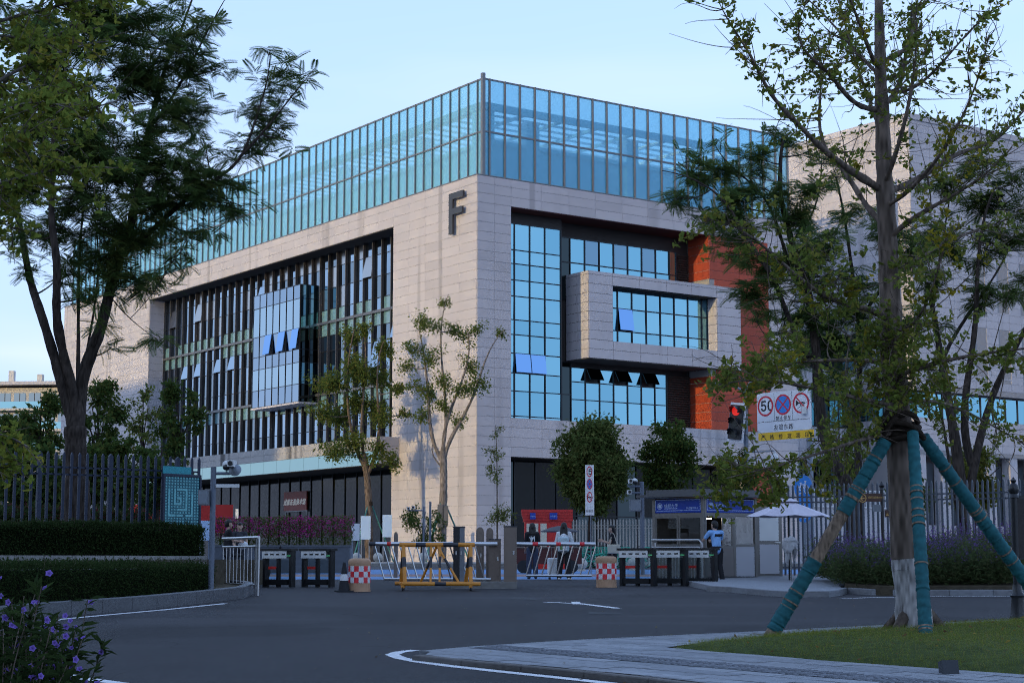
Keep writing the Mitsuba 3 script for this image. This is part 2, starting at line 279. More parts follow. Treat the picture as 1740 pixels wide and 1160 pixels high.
def glazing(fr, name, us, zs, w, face, mats, fmat='frame_dark', fw=.05, fd=.07, opens={}, thick=.03, hmin=None, axis='u', skipcells=(), frames=True, keep=10**6, restname=None):
    """Panes between the lines us and zs on the plane w of the frame. face = -1: the outer side is towards lower w."""
    fm = MB(); rest_ = {}; n = 0
    P = (lambda u, w_, z: (u, w_, z)) if axis == 'u' else (lambda u, w_, z: (w_, u, z))
    for i in range(len(us) - 1):
        for j in range(len(zs) - 1):
            if (i, j) in skipcells: continue
            m = mats(i, j)
            lo, hi = P(us[i] + fw / 2, w, zs[j] + fw / 2), P(us[i + 1] - fw / 2, w - face * thick, zs[j + 1] - fw / 2)
            if (i, j) in opens:
                ang, om = opens[(i, j)]
                wo = w + face * .06
                lo, hi = P(us[i] + fw / 2, wo, zs[j] + fw / 2), P(us[i + 1] - fw / 2, wo + face * .04, zs[j + 1] - fw / 2)
                ax = (1, 0, 0) if axis == 'u' else (0, 1, 0)
                sg = face * (-1 if axis == 'u' else 1)
                k = box(name + '__open_sash', fr, lo, hi, om, (ax, -ang * sg, P(us[i], wo, zs[j + 1])))
                n += 1
                lo, hi = P(us[i] + fw / 2, w - face * .25, zs[j] + fw / 2), P(us[i + 1] - fw / 2, w - face * .3, zs[j + 1] - fw / 2)
                m = 'lobby_glass'
            tl_ = None if m == 'screen_glass' else (rnd.choice([(0, 0, 1), (1, 0, 0) if axis == 'u' else (0, 1, 0)]), max(-.012, min(.012, rnd.gauss(0, .007))), tuple((np.array(lo) + hi) / 2))
            if n < keep: box(name + '__pane', fr, lo, hi, m, tl_); n += 1
            else: rest_.setdefault(m, MB()).box(fr, lo, hi)
    for m, mb in rest_.items(): stuff(put(name + '__' + (restname or 'small_panes'), mb, m))
    if frames:
        for u in us: fm.box(fr, P(u - fw / 2, w + face * fd, zs[0]), P(u + fw / 2, w - face * .05, zs[-1]))
        for z in zs: fm.box(fr, P(us[0], w + face * (fd - .015), z - fw / 2), P(us[-1], w - face * .045, z + fw / 2))
        put(name + '__frame', fm, fmat)
bl = lambda i, j: 'blue_glass_%d' % rnd.choice([0, 0, 1, 2])
tw = gb + '__glass_tower'
zt_ = [10.5, 10.72, 12.29, 13.42, 14.66, 15.84, 16.78, 18.28, 19.31, 20.35, 21.23, 22.92]
glazing(G, tw, [2.53, 3.67, 4.87, 6.06, 7.33], zt_, 1.25, -1, bl, opens={(1, 3): (.13, 'blue_glass_open'), (2, 3): (.13, 'blue_glass_open')}, fw=.06)
glazing(G, gb + '__tower_return', [1.27, 2.16], [10.5, 12.3, 14.66, 17, 19.3, 21.2, 22.92], 7.36, 1, lambda i, j: 'dark_glass', axis='v')
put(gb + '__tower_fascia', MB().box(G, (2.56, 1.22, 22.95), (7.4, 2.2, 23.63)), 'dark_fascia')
us = [7.5, 8.76] + [8.76 + 1.213 * k for k in range(1, 8)] + [17.86]
glazing(G, gb + '__upper_window', us, [18.6, 21.06, 22.69], 2.15, -1, lambda i, j: 'dark_glass' if i == 0 else ('blue_glass_3' if j == 1 and i in (2, 4, 6) else bl(i, j)), fw=.07)
us = [8.8 + 1.178 * k for k in range(7)] + [16.9]
glazing(G, gb + '__lower_window', us, [10.6, 12.11, 13.26, 14.2], 2.15, -1, bl, opens={(k, 2): (.55, 'dark_glass') for k in (1, 3, 5)}, fw=.06)
glazing(G, gb + '__side_window', [7.5, 8.78], [10.5, 12.4, 14.5], 2.15, -1, lambda i, j: 'dark_glass')
for z0, z1, a0, a1 in ((10.55, 14.3, 17.0, 18.93), (18.6, 22.6, 17.95, 18.93)):
    for k in range(int((z1 - z0) / .16)):
        box(gb + '__louvre_slat', G, (a0, 2.0, z0 + .16 * k), (a1, 2.13, z0 + .16 * k + .035), 'louvre', ((1, 0, 0), -.5, (a0, 2.06, z0 + .16 * k)))
# projecting stone box
bx = gb + '__projecting_box'
BP = -.25
zr = [14.57] + [19.97 - .6 * k for k in range(8, -1, -1)] + [20.2]
cb = [8.45, 10.4, 12.65, 14.95, 17.15, 19.4, 21.55]
for j in range(len(zr) - 1):
    for i in range(6):
        if 1 <= i <= 4 and 15.7 < zr[j] < 19.3: continue
        box(bx + '__box_panel', G, (cb[i] + J, BP - .018, zr[j] + J), (cb[i + 1] - J, BP + .006, zr[j + 1] - J), 'boxstone_%d' % rnd.choice([0, 1]))
    for v0, v1 in ((BP + .0, .95), (.95, 2.14)):
        box(bx + '__box_panel', G, (8.42, v0 + J, zr[j] + J), (8.456, v1 - J, zr[j + 1] - J), 'boxstone_%d' % rnd.choice([0, 1]))
    if 15.7 < zr[j] < 19.3:
        box(bx + '__box_panel', G, (19.37, BP + .01, zr[j] + J), (19.405, .72, zr[j + 1] - J), 'boxstone_0')
        box(bx + '__box_panel', G, (10.395, BP + .01, zr[j] + J), (10.43, .72, zr[j + 1] - J), 'boxstone_1')
bb = MB().box(G, (8.452, BP + .002, 14.575), (10.4, 2.14, 20.19)).box(G, (19.4, BP + .002, 14.575), (21.54, .035, 20.19)).box(G, (10.4, BP + .002, 14.575), (19.4, 2.14, 15.76))
bb.box(G, (10.4, BP + .002, 19.38), (19.4, 2.14, 20.19)).box(G, (10.4, 1.2, 15.76), (19.4, 2.14, 19.38)).box(G, (8.43, BP - .01, 14.52), (21.53, .03, 14.572)).box(G, (8.43, .03, 14.52), (18.95, 2.14, 14.572))
put(bx + '__core', bb, 'soffit')
us = [10.43, 11.55] + [11.55 + 1.215 * k for k in range(1, 6)] + [18.85, 19.37]
glazing(G, bx, us, [15.8, 16.62, 18.1, 19.36], .72, -1, bl, opens={(1, 1): (.16, 'blue_glass_open')}, fw=.07)
# letter on the stone by the corner
Fp = unary_union([Polygon([(0, 0), (.42, 0), (.42, 2.6), (0, 2.6)]), Polygon([(0, 2.2), (1.6, 2.2), (1.6, 2.6), (0, 2.6)]), Polygon([(0, 1.22), (1.5, 1.22), (1.5, 1.62), (0, 1.62)])])
lt = uniq(gb + '__letter')
scene[lt] = mikit.ply(MB().prism(Fp, .14, plane_M(G.pt(-.19, 2.72, 21.98), G.R @ [0, -1, 0], [0, 0, 1])).arr(), 'mat_sign_dark')
labels[lt] = {'label': 'big dark capital letter F mounted on the pale stone'}

# left opening: curtain wall with fins
cw = gb + '__curtain_wall'
FP = 1.5
pitch = 1.2125
ub = [9.86 + (49.22 - 9.86) / 32 * k for k in range(33)]
zc = [9.75, 11.0, 12.55, 13.55, 14.75, 16.6, 17.7, 18.65, 19.6, 21.1, 22.6, 23.66]
def wm(i, j):
    if j in (2, 6, 7): return 'spandrel_glass' if rnd.random() < .7 else 'west_glass_1'
    r_ = rnd.random()
    if j >= 8: return 'vision_glass' if r_ < .35 else ('west_glass_%d' % rnd.randrange(3) if r_ < .75 else 'blind_glass')
    return 'vision_glass' if r_ < .5 else 'west_glass_%d' % rnd.randrange(3)
op = {(i, j): (.13, 'west_glass_0') for i, j in ((1, 5), (3, 4), (17, 9), (21, 5), (23, 5), (26, 9), (30, 9), (28, 5), (26, 5))}
for q in ((30, 9), (26, 9), (4, 9)): op[q] = (.13, 'blind_glass')
glazing(G, cw, ub, zc, FP, -1, wm, 'frame_dark', .05, .05, op, axis='v', keep=270)
for k, b in enumerate(ub):
    fk = box(cw + '__fin', G, (FP - .20, b - .05, 9.75), (FP - .03, b + .045, 23.66), 'fin')
    box(fk + '__edge_strip', G, (FP - .22, b - .035, 9.75), (FP - .202, b + .03, 23.66), 'fin_edge')
for z in (13.55, 18.65): box(cw + '__transom', G, (FP - .2, 9.9, z - .09), (FP + .02, 49.2, z + .09), 'fin_edge')
# projecting glass box on the left facade
gx = gb + '__glass_box'
ug = [22.6 + (29.95 - 22.6) / 7 * k for k in range(8)]
zg = [13.05, 14.31, 15.87, 16.82, 18.33, 20.49, 21.5]
glazing(G, gx, ug, zg, -.02, -1, lambda i, j: 'box_glass_%d' % (0 if j in (1, 4) else rnd.choice([1, 2])), 'frame_dark', .05, .04, {(k, 3): (.15, 'blue_glass_open') for k in (0, 2, 4)}, axis='v')
glazing(G, gx + '__side', [0, .75, 1.45], zg, 22.58, -1, lambda i, j: 'teal_glass' if j in (1, 4, 5) else 'dark_glass', 'frame_dark', .05, .03)
put(gx + '__floor_slab', MB().box(G, (-.1, 22.5, 12.9), (1.45, 30.0, 13.03)), 'boxstone_0')
put(gx + '__lining', MB().box(G, (.05, 22.7, 13.04), (.4, 29.9, 21.4)), 'dark_fascia')
# canopy band over the ground floor
cn = gb + '__canopy'
put(cn + '__core', MB().box(G, (-1.46, 8.95, 7.95), (1.45, 49.2, 9.68)), 'joint')
for k in range(20):
    b0, b1 = 8.9 + 2.02 * k, 8.9 + 2.02 * (k + 1)
    for z0, z1 in ((8.8, 9.25), (9.25, 9.7)):
        box(cn + '__canopy_panel', G, (-1.5, b0 + J, z0 + J), (-1.45, b1 - J, z1 - J), 'stone_band')
    box(cn + '__glass_strip', G, (-1.49, b0 + J, 7.92), (-1.45, b1 - J, 8.79), 'band_glass')
for z0, z1 in ((7.92, 8.5), (8.5, 9.1), (9.1, 9.7)):
    box(cn + '__end_panel', G, (-1.5, 8.89, z0 + J), (-.03, 8.94, z1 - J), 'boxstone_1')
put(cn + '__soffit', MB().box(G, (-1.48, 8.93, 7.88), (1.6, 49.2, 7.94)), 'soffit')
# dark glazed ground floors
lob = gb + '__lobby'
glazing(G, lob, [9.86 + 1.64 * k for k in range(25)], [1.5, 4.2, 7.9], 2.2, -1, lambda i, j: 'lobby_glass', 'frame_dark', .06, .08, axis='v')
put(lob + '__end_wall', MB().box(G, (1.5, 9.8, 1), (2.4, 9.86, 8)).box(G, (2.45, 9.8, 1), (2.7, 49.3, 8.5)), 'dark_fascia')
glazing(G, gb + '__street_window', [2.53 + 1.65 * k for k in range(13)], [1.5, 4.6, 8.05], 2.0, -1, lambda i, j: 'lobby_glass' if rnd.random() < .6 else 'dark_glass', 'frame_dark', .07, .08)
put(gb + '__street_soffit', MB().box(G, (2.54, .02, 8.04), (22.3, 2.1, 8.085)).box(G, (2.5, 2.1, 1), (22.4, 2.3, 8.3)), 'dark_fascia')
# roof screen of glass with the pergola behind
rs = gb + '__roof_screen'
A0, B0, Z0, Z1, Z2 = .55, .2, 25.40, 28.25, 31.6
ra = [A0, 1.0] + [1.0 + 1.165 * k for k in range(1, 23)]
lb = [B0, .75] + [.75 + 1.04 * k for k in range(1, 66)]
sg = lambda i, j: 'screen_glass'
glazing(G, rs, ra, [Z0, Z1, Z2], B0, -1, sg, frames=False, thick=.02)
glazing(G, rs, lb, [Z0, Z1, Z2], A0, -1, sg, frames=False, thick=.02, axis='v')
for a in ra[1:]: box(rs + '__mullion', G, (a - .04, B0 - .14, Z0), (a + .04, B0 + .05, Z2 + .05), 'mullion')
for b in lb[1:]: box(rs + '__mullion', G, (A0 - .10, b - .035, Z0), (A0 + .05, b + .035, Z2 + .05), 'mullion')
box(rs + '__corner_post', G, (A0 - .12, B0 - .12, Z0), (A0 + .1, B0 + .1, Z2 + .35), 'mullion')
tr = MB()
for z in (Z0 + .04, Z1, Z2): tr.box(G, (A0, B0 - .07, z - .05), (ra[-1], B0 + .03, z + .05)).box(G, (A0 - .07, B0, z - .05), (A0 + .03, lb[-1], z + .05))
put(rs + '__transom', tr, 'mullion')
put(gb + '__coping', MB().box(G, (-.05, -.05, ZT), (RA, .5, ZT + .06)).box(G, (-.05, .5, ZT), (.5, LB, ZT + .06)).box(G, (.5, .5, ZT - .5), (RA, LB, ZT + .01)), 'mullion')
pg = gb + '__pergola'
put(pg + '__inner_wall', MB().box(G, (2.4, 2.2, ZT), (25, 66, 28.1)).box(G, (2.2, 2.0, 28.1), (25.2, 66.2, 28.35)), 'white_render')
for k in range(52): box(pg + '__slat', G, (1.3, 1.3 + 1.26 * k, 30.1), (25.5, 1.3 + 1.26 * k + .30, 30.17), 'pergola_white')
for k in range(9): box(pg + '__beam', G, (1.3 + 2.95 * k, 1.2, 29.9), (1.46 + 2.95 * k, 66.8, 30.09), 'pergola_white')
box(pg + '__edge_beam', G, (1.15, 1.0, 29.95), (25.7, 1.28, 30.4), 'pergola_white'); box(pg + '__edge_beam', G, (1.0, 1.3, 29.95), (1.28, 66.9, 30.4), 'pergola_white')
for a, b in ((1.1, 1.2), (5.2, 2.0), (13.5, 2.0), (21.5, 2.0), (2.0, 9.5), (2.0, 20), (2.0, 31), (2.0, 42), (2.0, 53)):
    box(pg + '__column', G, (a, b, ZT), (a + 1.0, b + 1.0, 29.94), 'white_render')

# ---------------------------------------------------------------- ground, roads, kerbs
def asphalt_fn(base):
    def fn(p, n, uv):
        g = noise(p.x * 60, p.y * 60, 3)
        g2 = noise(p.x * 18, p.y * 9, 7)
        big = fbm(p.x * .22, p.y * .12, 4, 4)
        stain = smoothstep(.6, .8, noise(p.x * .55, p.y * .3, 11)) * .3
        w = p.x * .16 + 2.2 * fbm(p.x * .3, p.y * .3, 8, 3)
        seam = 1 - smoothstep(.0, .012, dr.abs(w - dr.floor(w) - .5))
        w2 = p.y * .11 + 1.6 * fbm(p.x * .25, p.y * .25, 21, 3)
        stain = stain + .35 * seam + .3 * (1 - smoothstep(.0, .010, dr.abs(w2 - dr.floor(w2) - .5))) - .25 * smoothstep(.58, .8, noise(p.x * .35, p.y * .9, 31))
        return mi.Color3f(*base) * (.72 + .3 * g + .16 * g2) * (.52 + .95 * big) * (1 - stain)
    return mikit.proc(fn)
def speck(base, sc=30, amp=.3, big=.4):
    def fn(p, n, uv):
        return mi.Color3f(*base) * (1 - amp / 2 + amp * noise(p.x * sc, p.y * sc, p.z * sc)) * (1 - big / 2 + big * fbm(p.x * .7, p.y * .7, p.z * .7, 3))
    return mikit.proc(fn)
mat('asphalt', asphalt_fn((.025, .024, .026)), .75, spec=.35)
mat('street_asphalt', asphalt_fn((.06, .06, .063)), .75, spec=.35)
mat('blue_lane', speck((.10, .19, .34), 25, .25, .3), .7)
mat('red_lane', speck((.20, .13, .11), 25, .25, .3), .7)
mat('earth', speck((.06, .05, .035), 9, .6, .5), .95, spec=.1)
mat('far_paving', speck((.20, .20, .20), 12, .3, .4), .8)
mat('slab_0', speck((.20, .21, .225), 22, .3, .35), .7)
mat('slab_1', speck((.175, .185, .20), 22, .3, .35), .7)
mat('slab_2', speck((.225, .235, .25), 22, .3, .35), .7)
mat('tactile', speck((.15, .16, .18), 22, .3, .35), .7)
mat('kerb_pale', speck((.24, .235, .225), 20, .35, .5), .75)
mat('kerb_dark', speck((.085, .09, .10), 20, .3, .3), .5, spec=.5)
mat('concrete', speck((.17, .165, .155), 14, .4, .6), .85)
mat('road_paint', speck((.55, .56, .57), 25, .35, .35), .6)
mat('grass_soil', speck((.045, .06, .02), 12, .6, .5), .95, spec=.1)
def sheet(poly, up, nx=None, step=2.0):
    """The polygon laid over the ground, up metres above it, cut finely along y."""
    x0, y0, x1, y1 = poly.bounds
    ys = np.unique(np.concatenate([np.arange(math.floor(y0), math.ceil(y1) + step, step), [y for y in GY if y0 < y < y1]]))
    mb = MB()
    for a, b in zip(ys[:-1], ys[1:]):
        p = poly.intersection(Polygon([(x0 - 1, a), (x1 + 1, a), (x1 + 1, b), (x0 - 1, b)]))
        for g in getattr(p, 'geoms', [p]):
            if g.geom_type != 'Polygon' or g.area < 1e-6: continue
            v, f = trimesh.creation.triangulate_polygon(g, engine='earcut')
            n = np.cross(np.append(v[f[0, 1]] - v[f[0, 0]], 0), np.append(v[f[0, 2]] - v[f[0, 0]], 0))[2]
            mb.add(np.column_stack([v, gz(v[:, 1]) + up]), f if n > 0 else f[:, ::-1])
    return mb
def solid(poly, up, down=-.05):
    """A raised slab with vertical sides that follows the ground."""
    mb = sheet(poly, up)
    c = np.array(poly.segmentize(1.0).exterior.coords)[:-1]
    n = len(c); i = np.arange(n); k = (i + 1) % n
    V = np.vstack([np.column_stack([c, gz(c[:, 1]) + up]), np.column_stack([c, gz(c[:, 1]) + down])])
    return mb.add(V, np.stack([i, k, k + n, i + n], 1))
rect = lambda x0, y0, x1, y1: Polygon([(x0, y0), (x1, y0), (x1, y1), (x0, y1)])
gk = [-30, 0, 21, 52, 70, 85, 105, 200, 2500]
gv = np.array([(x, y, gz(y) - .06 if y > -25 else -.06) for y in [-300] + gk[1:] for x in (-1500, 1500)])
put('ground', (gv, np.array([[2 * i, 2 * i + 1, 2 * i + 3, 2 * i + 2] for i in range(len(gv) // 2 - 1)])), 'earth'); struct('ground')
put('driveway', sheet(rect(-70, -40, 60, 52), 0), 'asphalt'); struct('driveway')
put('street', sheet(rect(-160, 52, 160, 86), 0), 'street_asphalt'); struct('street')
put('cycle_lane', sheet(rect(-160, 52.1, 160, 57.5), .004), 'blue_lane'); struct('cycle_lane')
put('cycle_lane_001', sheet(rect(-160, 63.5, 160, 76), .004), 'blue_lane'); struct('cycle_lane_001')
put('red_lane', sheet(rect(-160, 57.7, 160, 63.3), .004), 'red_lane'); struct('red_lane')
put('far_pavement', solid(rect(-160, 86.3, 160, 210), .14), 'far_paving'); struct('far_pavement')
fk = MB()
for k in range(60): fk.box(W0, (-60 + 2 * k + .01, 86.0, gz(86) - .1), (-60 + 2 * k + 1.99, 86.3, gz(86.2) + .15))
put('far_kerb', fk, 'kerb_pale'); struct('far_kerb')

# pavement island in the foreground with its kerb stones, slabs and lawn
def g2(px, py, up=0.0):               # plan point where the ray through the pixel meets the ground raised by up
    d = ray(px, py); lo, hi = 3.0, 400.0
    for _ in range(50):
        m = (lo + hi) / 2
        if EYE + d[2] * m / d[1] - gz(m) - up > 0: lo = m
        else: hi = m
    return np.array([d[0] * lo / d[1], lo])
UP = .065
front = [g2(*p, UP) for p in ((700, 1112), (760, 1119), (850, 1127), (950, 1136), (1050, 1146), (1150, 1157), (1300, 1178))]
back = [g2(*p, UP) for p in ((1740, 1051), (1500, 1061), (1300, 1071), (1150, 1078), (1000, 1085), (850, 1094), (760, 1100), (712, 1105))]
d0 = front[-1] - front[-2]; front.append(front[-1] + d0 / np.linalg.norm(d0) * 14)
e0 = back[0] - back[1]; back = [back[0] + e0 / np.linalg.norm(e0) * 10] + back
island = Polygon(front + [np.array([30, front[-1][1]]), np.array([30, back[0][1]])] + back).buffer(0)
struct(put('island_base', solid(island.buffer(-.16), UP - .02), 'concrete'))
edge = LineString([back[-1] + (0, 0)] + front)
def stones(line, L, w, h, key, mats, off=0.0, dn=-.05, gap=.006, n0=10**6):
    """Kerb stones along a line as pieces of their own."""
    k, s = 0, 0.0
    while s < line.length - .05 and k < n0:
        a, b = np.array(line.interpolate(s + gap).coords[0]), np.array(line.interpolate(min(s + L, line.length) - gap).coords[0])
        t = (b - a) / np.linalg.norm(b - a); nrm = np.array([-t[1], t[0]])
        q = [a, b, b + nrm * w, a + nrm * w]
        za, zb = gz(a[1]), gz(b[1]); z = [za, zb, zb, za]
        c = .012
        V = [(*q[i], z[i] + dn) for i in range(4)] + [(*(q[i]), z[i] + h - c) for i in range(4)]
        qi = [a + nrm * c, b + nrm * c, b + nrm * (w - c), a + nrm * (w - c)]
        V += [(*qi[i], z[i] + h) for i in range(4)]
        F = [(i, (i + 1) % 4, (i + 1) % 4 + 4, i + 4) for i in range(4)] + [(i + 4, (i + 1) % 4 + 4, (i + 1) % 4 + 8, i + 8) for i in range(4)] + [(8, 9, 10, 11)]
        put(key, MB().add(V, F), mats[k % len(mats)]); s += L; k += 1
full = LineString([np.array(p) for p in back[::-1]][:1] + front)
mat('kerb_brown', speck((.10, .092, .085), 20, .4, .6), .8)
mat('kerb_pale_1', speck((.20, .195, .19), 20, .35, .5), .75)
labels['island_kerb'] = {'kind': 'structure'}
stones(LineString(front), 1.0, .15, UP, 'island_kerb__stone', ['kerb_brown', 'kerb_brown'])
stones(LineString(back), 1.0, .15, UP, 'island_kerb__stone', ['slab_1', 'slab_0'])
labels['island_paving'] = {'kind': 'structure'}
u0 = (front[4] - front[1]) / np.linalg.norm(front[4] - front[1]); v0 = np.array([-u0[1], u0[0]])
lawn_px = [(1135, 1099), (1180, 1093), (1250, 1086), (1400, 1076), (1500, 1070), (1600, 1064), (1740, 1057), (1900, 1052), (1900, 1170), (1740, 1145), (1600, 1135), (1500, 1128), (1400, 1121), (1300, 1112), (1200, 1105)]
lawn = Polygon([g2(*p, UP) for p in lawn_px]).buffer(0)
slabs = [MB() for _ in range(4)]
rs_ = random.Random(8)
inner = island.buffer(-.155).difference(lawn.buffer(.02)).intersection(rect(-10, 8, 16, 34))
for i in range(-6, 60):
    for j in range(-14, 40):
        o = front[1] + u0 * (i * .6 + (j % 2) * .3) + v0 * (.16 + j * .3)
        q = Polygon([o + u0 * .006 + v0 * .006, o + u0 * .594 + v0 * .006, o + u0 * .594 + v0 * .294, o + u0 * .006 + v0 * .294])
        if not q.intersects(inner): continue
        q = q.intersection(inner)
        tac = j in (4, 5)
        m = 3 if tac else rs_.choice([0, 0, 1, 2])
        slabs[m].tm_ = None
        s_ = sheet(q, UP + rs_.uniform(-.002, .002) + (.004 if tac else 0), step=40)
        if s_.v: slabs[m].add(*s_.arr())
        if tac and i % 1 == 0:
            for a in range(6):
                w = o + u0 * (.07 + a * .09) + v0 * .15
                if inner.contains(Point(w)): slabs[3].box(Fr((w[0], w[1], gz(w[1]) + UP), math.atan2(u0[1], u0[0])), (-.018, -.12, .0), (.018, .12, .012))
for m in range(4):
    stuff(put('island_paving__slabs', slabs[m], ('slab_0', 'slab_1', 'slab_2', 'tactile')[m]))
# lawn, mounded a little
def mound(x, y):
    d = np.array([lawn.exterior.distance(Point(a, b)) for a, b in zip(x, y)])
    return gz(y) + UP - .01 + .16 * np.minimum(d / 1.5, 1) ** .7
lv, lf = trimesh.creation.triangulate_polygon(lawn.segmentize(.5), engine='earcut')
gx_, gy_ = np.meshgrid(np.arange(lawn.bounds[0], min(lawn.bounds[2], 12), .35), np.arange(lawn.bounds[1], lawn.bounds[3], .35))
pts = np.column_stack([gx_.ravel(), gy_.ravel()]); pts = pts[[lawn.contains(Point(p)) for p in pts]]
bd = np.array(lawn.segmentize(.4).exterior.coords)[:-1]
from scipy.spatial import Delaunay
ap = np.vstack([pts, bd]); tri = Delaunay(ap).simplices
cen = ap[tri].mean(1); tri = tri[[lawn.contains(Point(c)) for c in cen]]
az = mound(ap[:, 0], ap[:, 1]); az[len(pts):] -= .02
put('lawn', (np.column_stack([ap, az]), tri), 'grass_soil', smooth=True); struct('lawn')
# painted lines
def line_px(key, pts_, w):
    ln = LineString([g2(*p) for p in pts_]).segmentize(1.0)
    put(key, sheet(ln.buffer(w / 2, cap_style=2), .004), 'road_paint'); struct(key)
fr_ = [np.array(p) for p in front]
off = LineString(fr_).parallel_offset(.22, 'right') if hasattr(LineString, 'parallel_offset') else None
put('white_line', sheet(LineString([g2(706, 1104), g2(678, 1107.5), g2(666, 1112), g2(680, 1117.5), g2(710, 1123.5), g2(760, 1130.5), g2(850, 1140.5), g2(950, 1151), g2(1050, 1162), g2(1200, 1182)]).buffer(.085, cap_style=2), .004), 'road_paint'); struct('white_line')
line_px('white_line_001', [(40, 1066), (100, 1052), (180, 1044.5), (280, 1035.5), (382, 1025)], .15)
line_px('white_line_002', [(110, 1146), (140, 1152), (200, 1160), (290, 1172)], .17)
line_px('white_line_003', [(1430, 1016), (1560, 1013.5), (1740, 1013)], .12)
arrow = unary_union([LineString([g2(926, 1022.5), g2(985, 1025), g2(1050, 1033)]).buffer(.085, cap_style=2), Polygon([g2(970, 1022), g2(985, 1022), g2(988, 1026), g2(973, 1026)])])
put('road_arrow', sheet(arrow, .004), 'road_paint'); struct('road_arrow')
mat('patch', (.028, .03, .032), .7)
for k, q in enumerate(([(866, 1014), (905, 1015), (915, 1019), (862, 1018)], [(1000, 1039), (1055, 1041), (1062, 1044), (1000, 1043)])):
    key = 'road_patch'; struct(put(key if k == 0 else 'road_patch', sheet(Polygon([g2(*p) for p in q]), .005), 'patch'))

# left planter: dark kerb, soil, low retaining wall, raised soil
kl = [g2(*p) for p in ((-60, 1064), (60, 1050), (100, 1047), (250, 1035), (350, 1024), (415, 1016), (432, 1008))]
kl += [kl[-1] + (-.5, 1.6), kl[-1] + (-1.6, 2.6)]
labels['planter_kerb'] = {'kind': 'structure'}
d0 = kl[0] - kl[1]
stones(LineString([kl[0] + d0 / np.linalg.norm(d0) * 6] + kl), .95, .18, .26, 'planter_kerb__stone', ['kerb_dark'])
bedpoly = Polygon([kl[0] + d0 / np.linalg.norm(d0) * 6] + kl + [np.array([-7.6, 52]), np.array([-60, 52]), np.array([-60, 20])]).buffer(-.17)
put('planting_bed', solid(bedpoly, .2), 'earth'); struct('planting_bed')
wall_a, wall_b = at(-80, 943, 36.0)[:2], at(352, 943, 40.0)[:2]
WL = Fr((wall_a[0], wall_a[1], 0), math.atan2(wall_b[1] - wall_a[1], wall_b[0] - wall_a[0]))
wlen = float(np.linalg.norm(wall_b - wall_a))
rw = thing('retaining_wall', 'long low pale stone wall between the two tiers of hedge', 'wall')
for k in range(9):
    box(rw + '__block', WL, (wlen * k / 9 + .004, 0, .7), (wlen * (k + 1) / 9 - .004, .3, 1.80), 'kerb_pale')
raised = Polygon([wall_a, wall_b, wall_b + (0.2, 8), wall_a + (-20, 12), wall_a + (-20, 0)])
rp = np.array(raised.exterior.coords)[:-1]
put('raised_bed', MB().prism(raised, 1.0, plane_M((0, 0, .72), (1, 0, 0), (0, 1, 0))), 'earth'); struct('raised_bed')
# right-hand pavement by the booth and the planting bed
rk = [g2(*p) for p in ((1200, 1004), (1240, 1006), (1300, 1012), (1350, 1015), (1418, 1014), (1440, 1008), (1500, 1012), (1600, 1012), (1740, 1012), (1900, 1012))]
mat('kerb_grey', speck((.16, .165, .175), 20, .35, .5), .75)
labels['booth_kerb'] = {'kind': 'structure'}
stones(LineString(rk[:6]), 1.0, .15, .14, 'booth_kerb__stone', ['kerb_grey', 'slab_1'])
labels['bed_kerb'] = {'kind': 'structure'}
stones(LineString(rk[5:]), 1.0, .15, .14, 'bed_kerb__stone', ['kerb_grey', 'slab_1'])
put('booth_pavement', solid(Polygon(rk[:6] + [np.array([9.3, 50]), np.array([9.3, 51.9]), np.array([4.2, 51.9])]).buffer(-.14), .13), 'slab_1'); struct('booth_pavement')
put('flower_bed', solid(Polygon([rk[5] + (.0, .3)] + [p + (0, .16) for p in rk[6:]] + [np.array([30, 49.5]), np.array([9.4, 49.5])]), .22), 'earth'); struct('flower_bed')

# ---------------------------------------------------------------- buildings beyond the frame whose shade lies over the gate
for i in range(3): mat('office_%d' % i, speck([(.34, .32, .30), (.30, .30, .31), (.36, .34, .31)][i], 3, .1, .2), .8)
def block(key, label, fr, lo, hi, storeys, bays, m, gm='vision_glass'):
    b = thing(key, label, 'building')
    put(b + '__wall', MB().box(fr, lo, hi), m)
    wn = MB(); H = hi[2] - 1.5
    for s in range(storeys):
        z0 = 1.5 + H * s / storeys + .9; z1 = z0 + H / storeys - 1.5
        for k in range(bays):
            u0 = lo[0] + (hi[0] - lo[0]) * (k + .2) / bays; u1 = lo[0] + (hi[0] - lo[0]) * (k + .8) / bays
            wn.box(fr, (u0, lo[1] - .06, z0), (u1, lo[1] + .05, z1))
    stuff(put(b + '__windows', wn, gm))
    put(b + '__roof', MB().box(fr, (lo[0] - .3, lo[1] - .3, hi[2]), (hi[0] + .3, hi[1] + .3, hi[2] + .8)), 'boxstone_0')
    return b
sh = np.array(SUN[:2]) / np.hypot(*SUN[:2])                          # towards the sun
qd = np.array([sh[1], -sh[0]])                                       # along the shade's edge
SB = Fr((0, 0, 0), math.atan2(qd[1], qd[0]))                         # u = qd, v = towards away from the sun
def sblock(q0, q1, t, h, label, m, depth=18):
    O = np.array([0, 0]); fr = SB
    v = t
    block('neighbour_building', label, fr, (q0, v, 0), (q1, v + depth, h), max(3, int(h / 3.6)), max(4, int(abs(q1 - q0) / 3.5)), m)
sblock(-80, 75.5, 62, 27, 'long pale office block behind the camera, out of frame, shading the gate', 'office_0')
sblock(94, 104, 70, 21, 'low wing far to the left, out of frame, shading the foot of the gallery', 'office_1')
sblock(104, 118, 70, 26, 'middle block far to the left, out of frame, shading the gallery', 'office_2')
sblock(118, 190, 70, 31, 'tall block far to the left, out of frame, shading the gallery end', 'office_1')

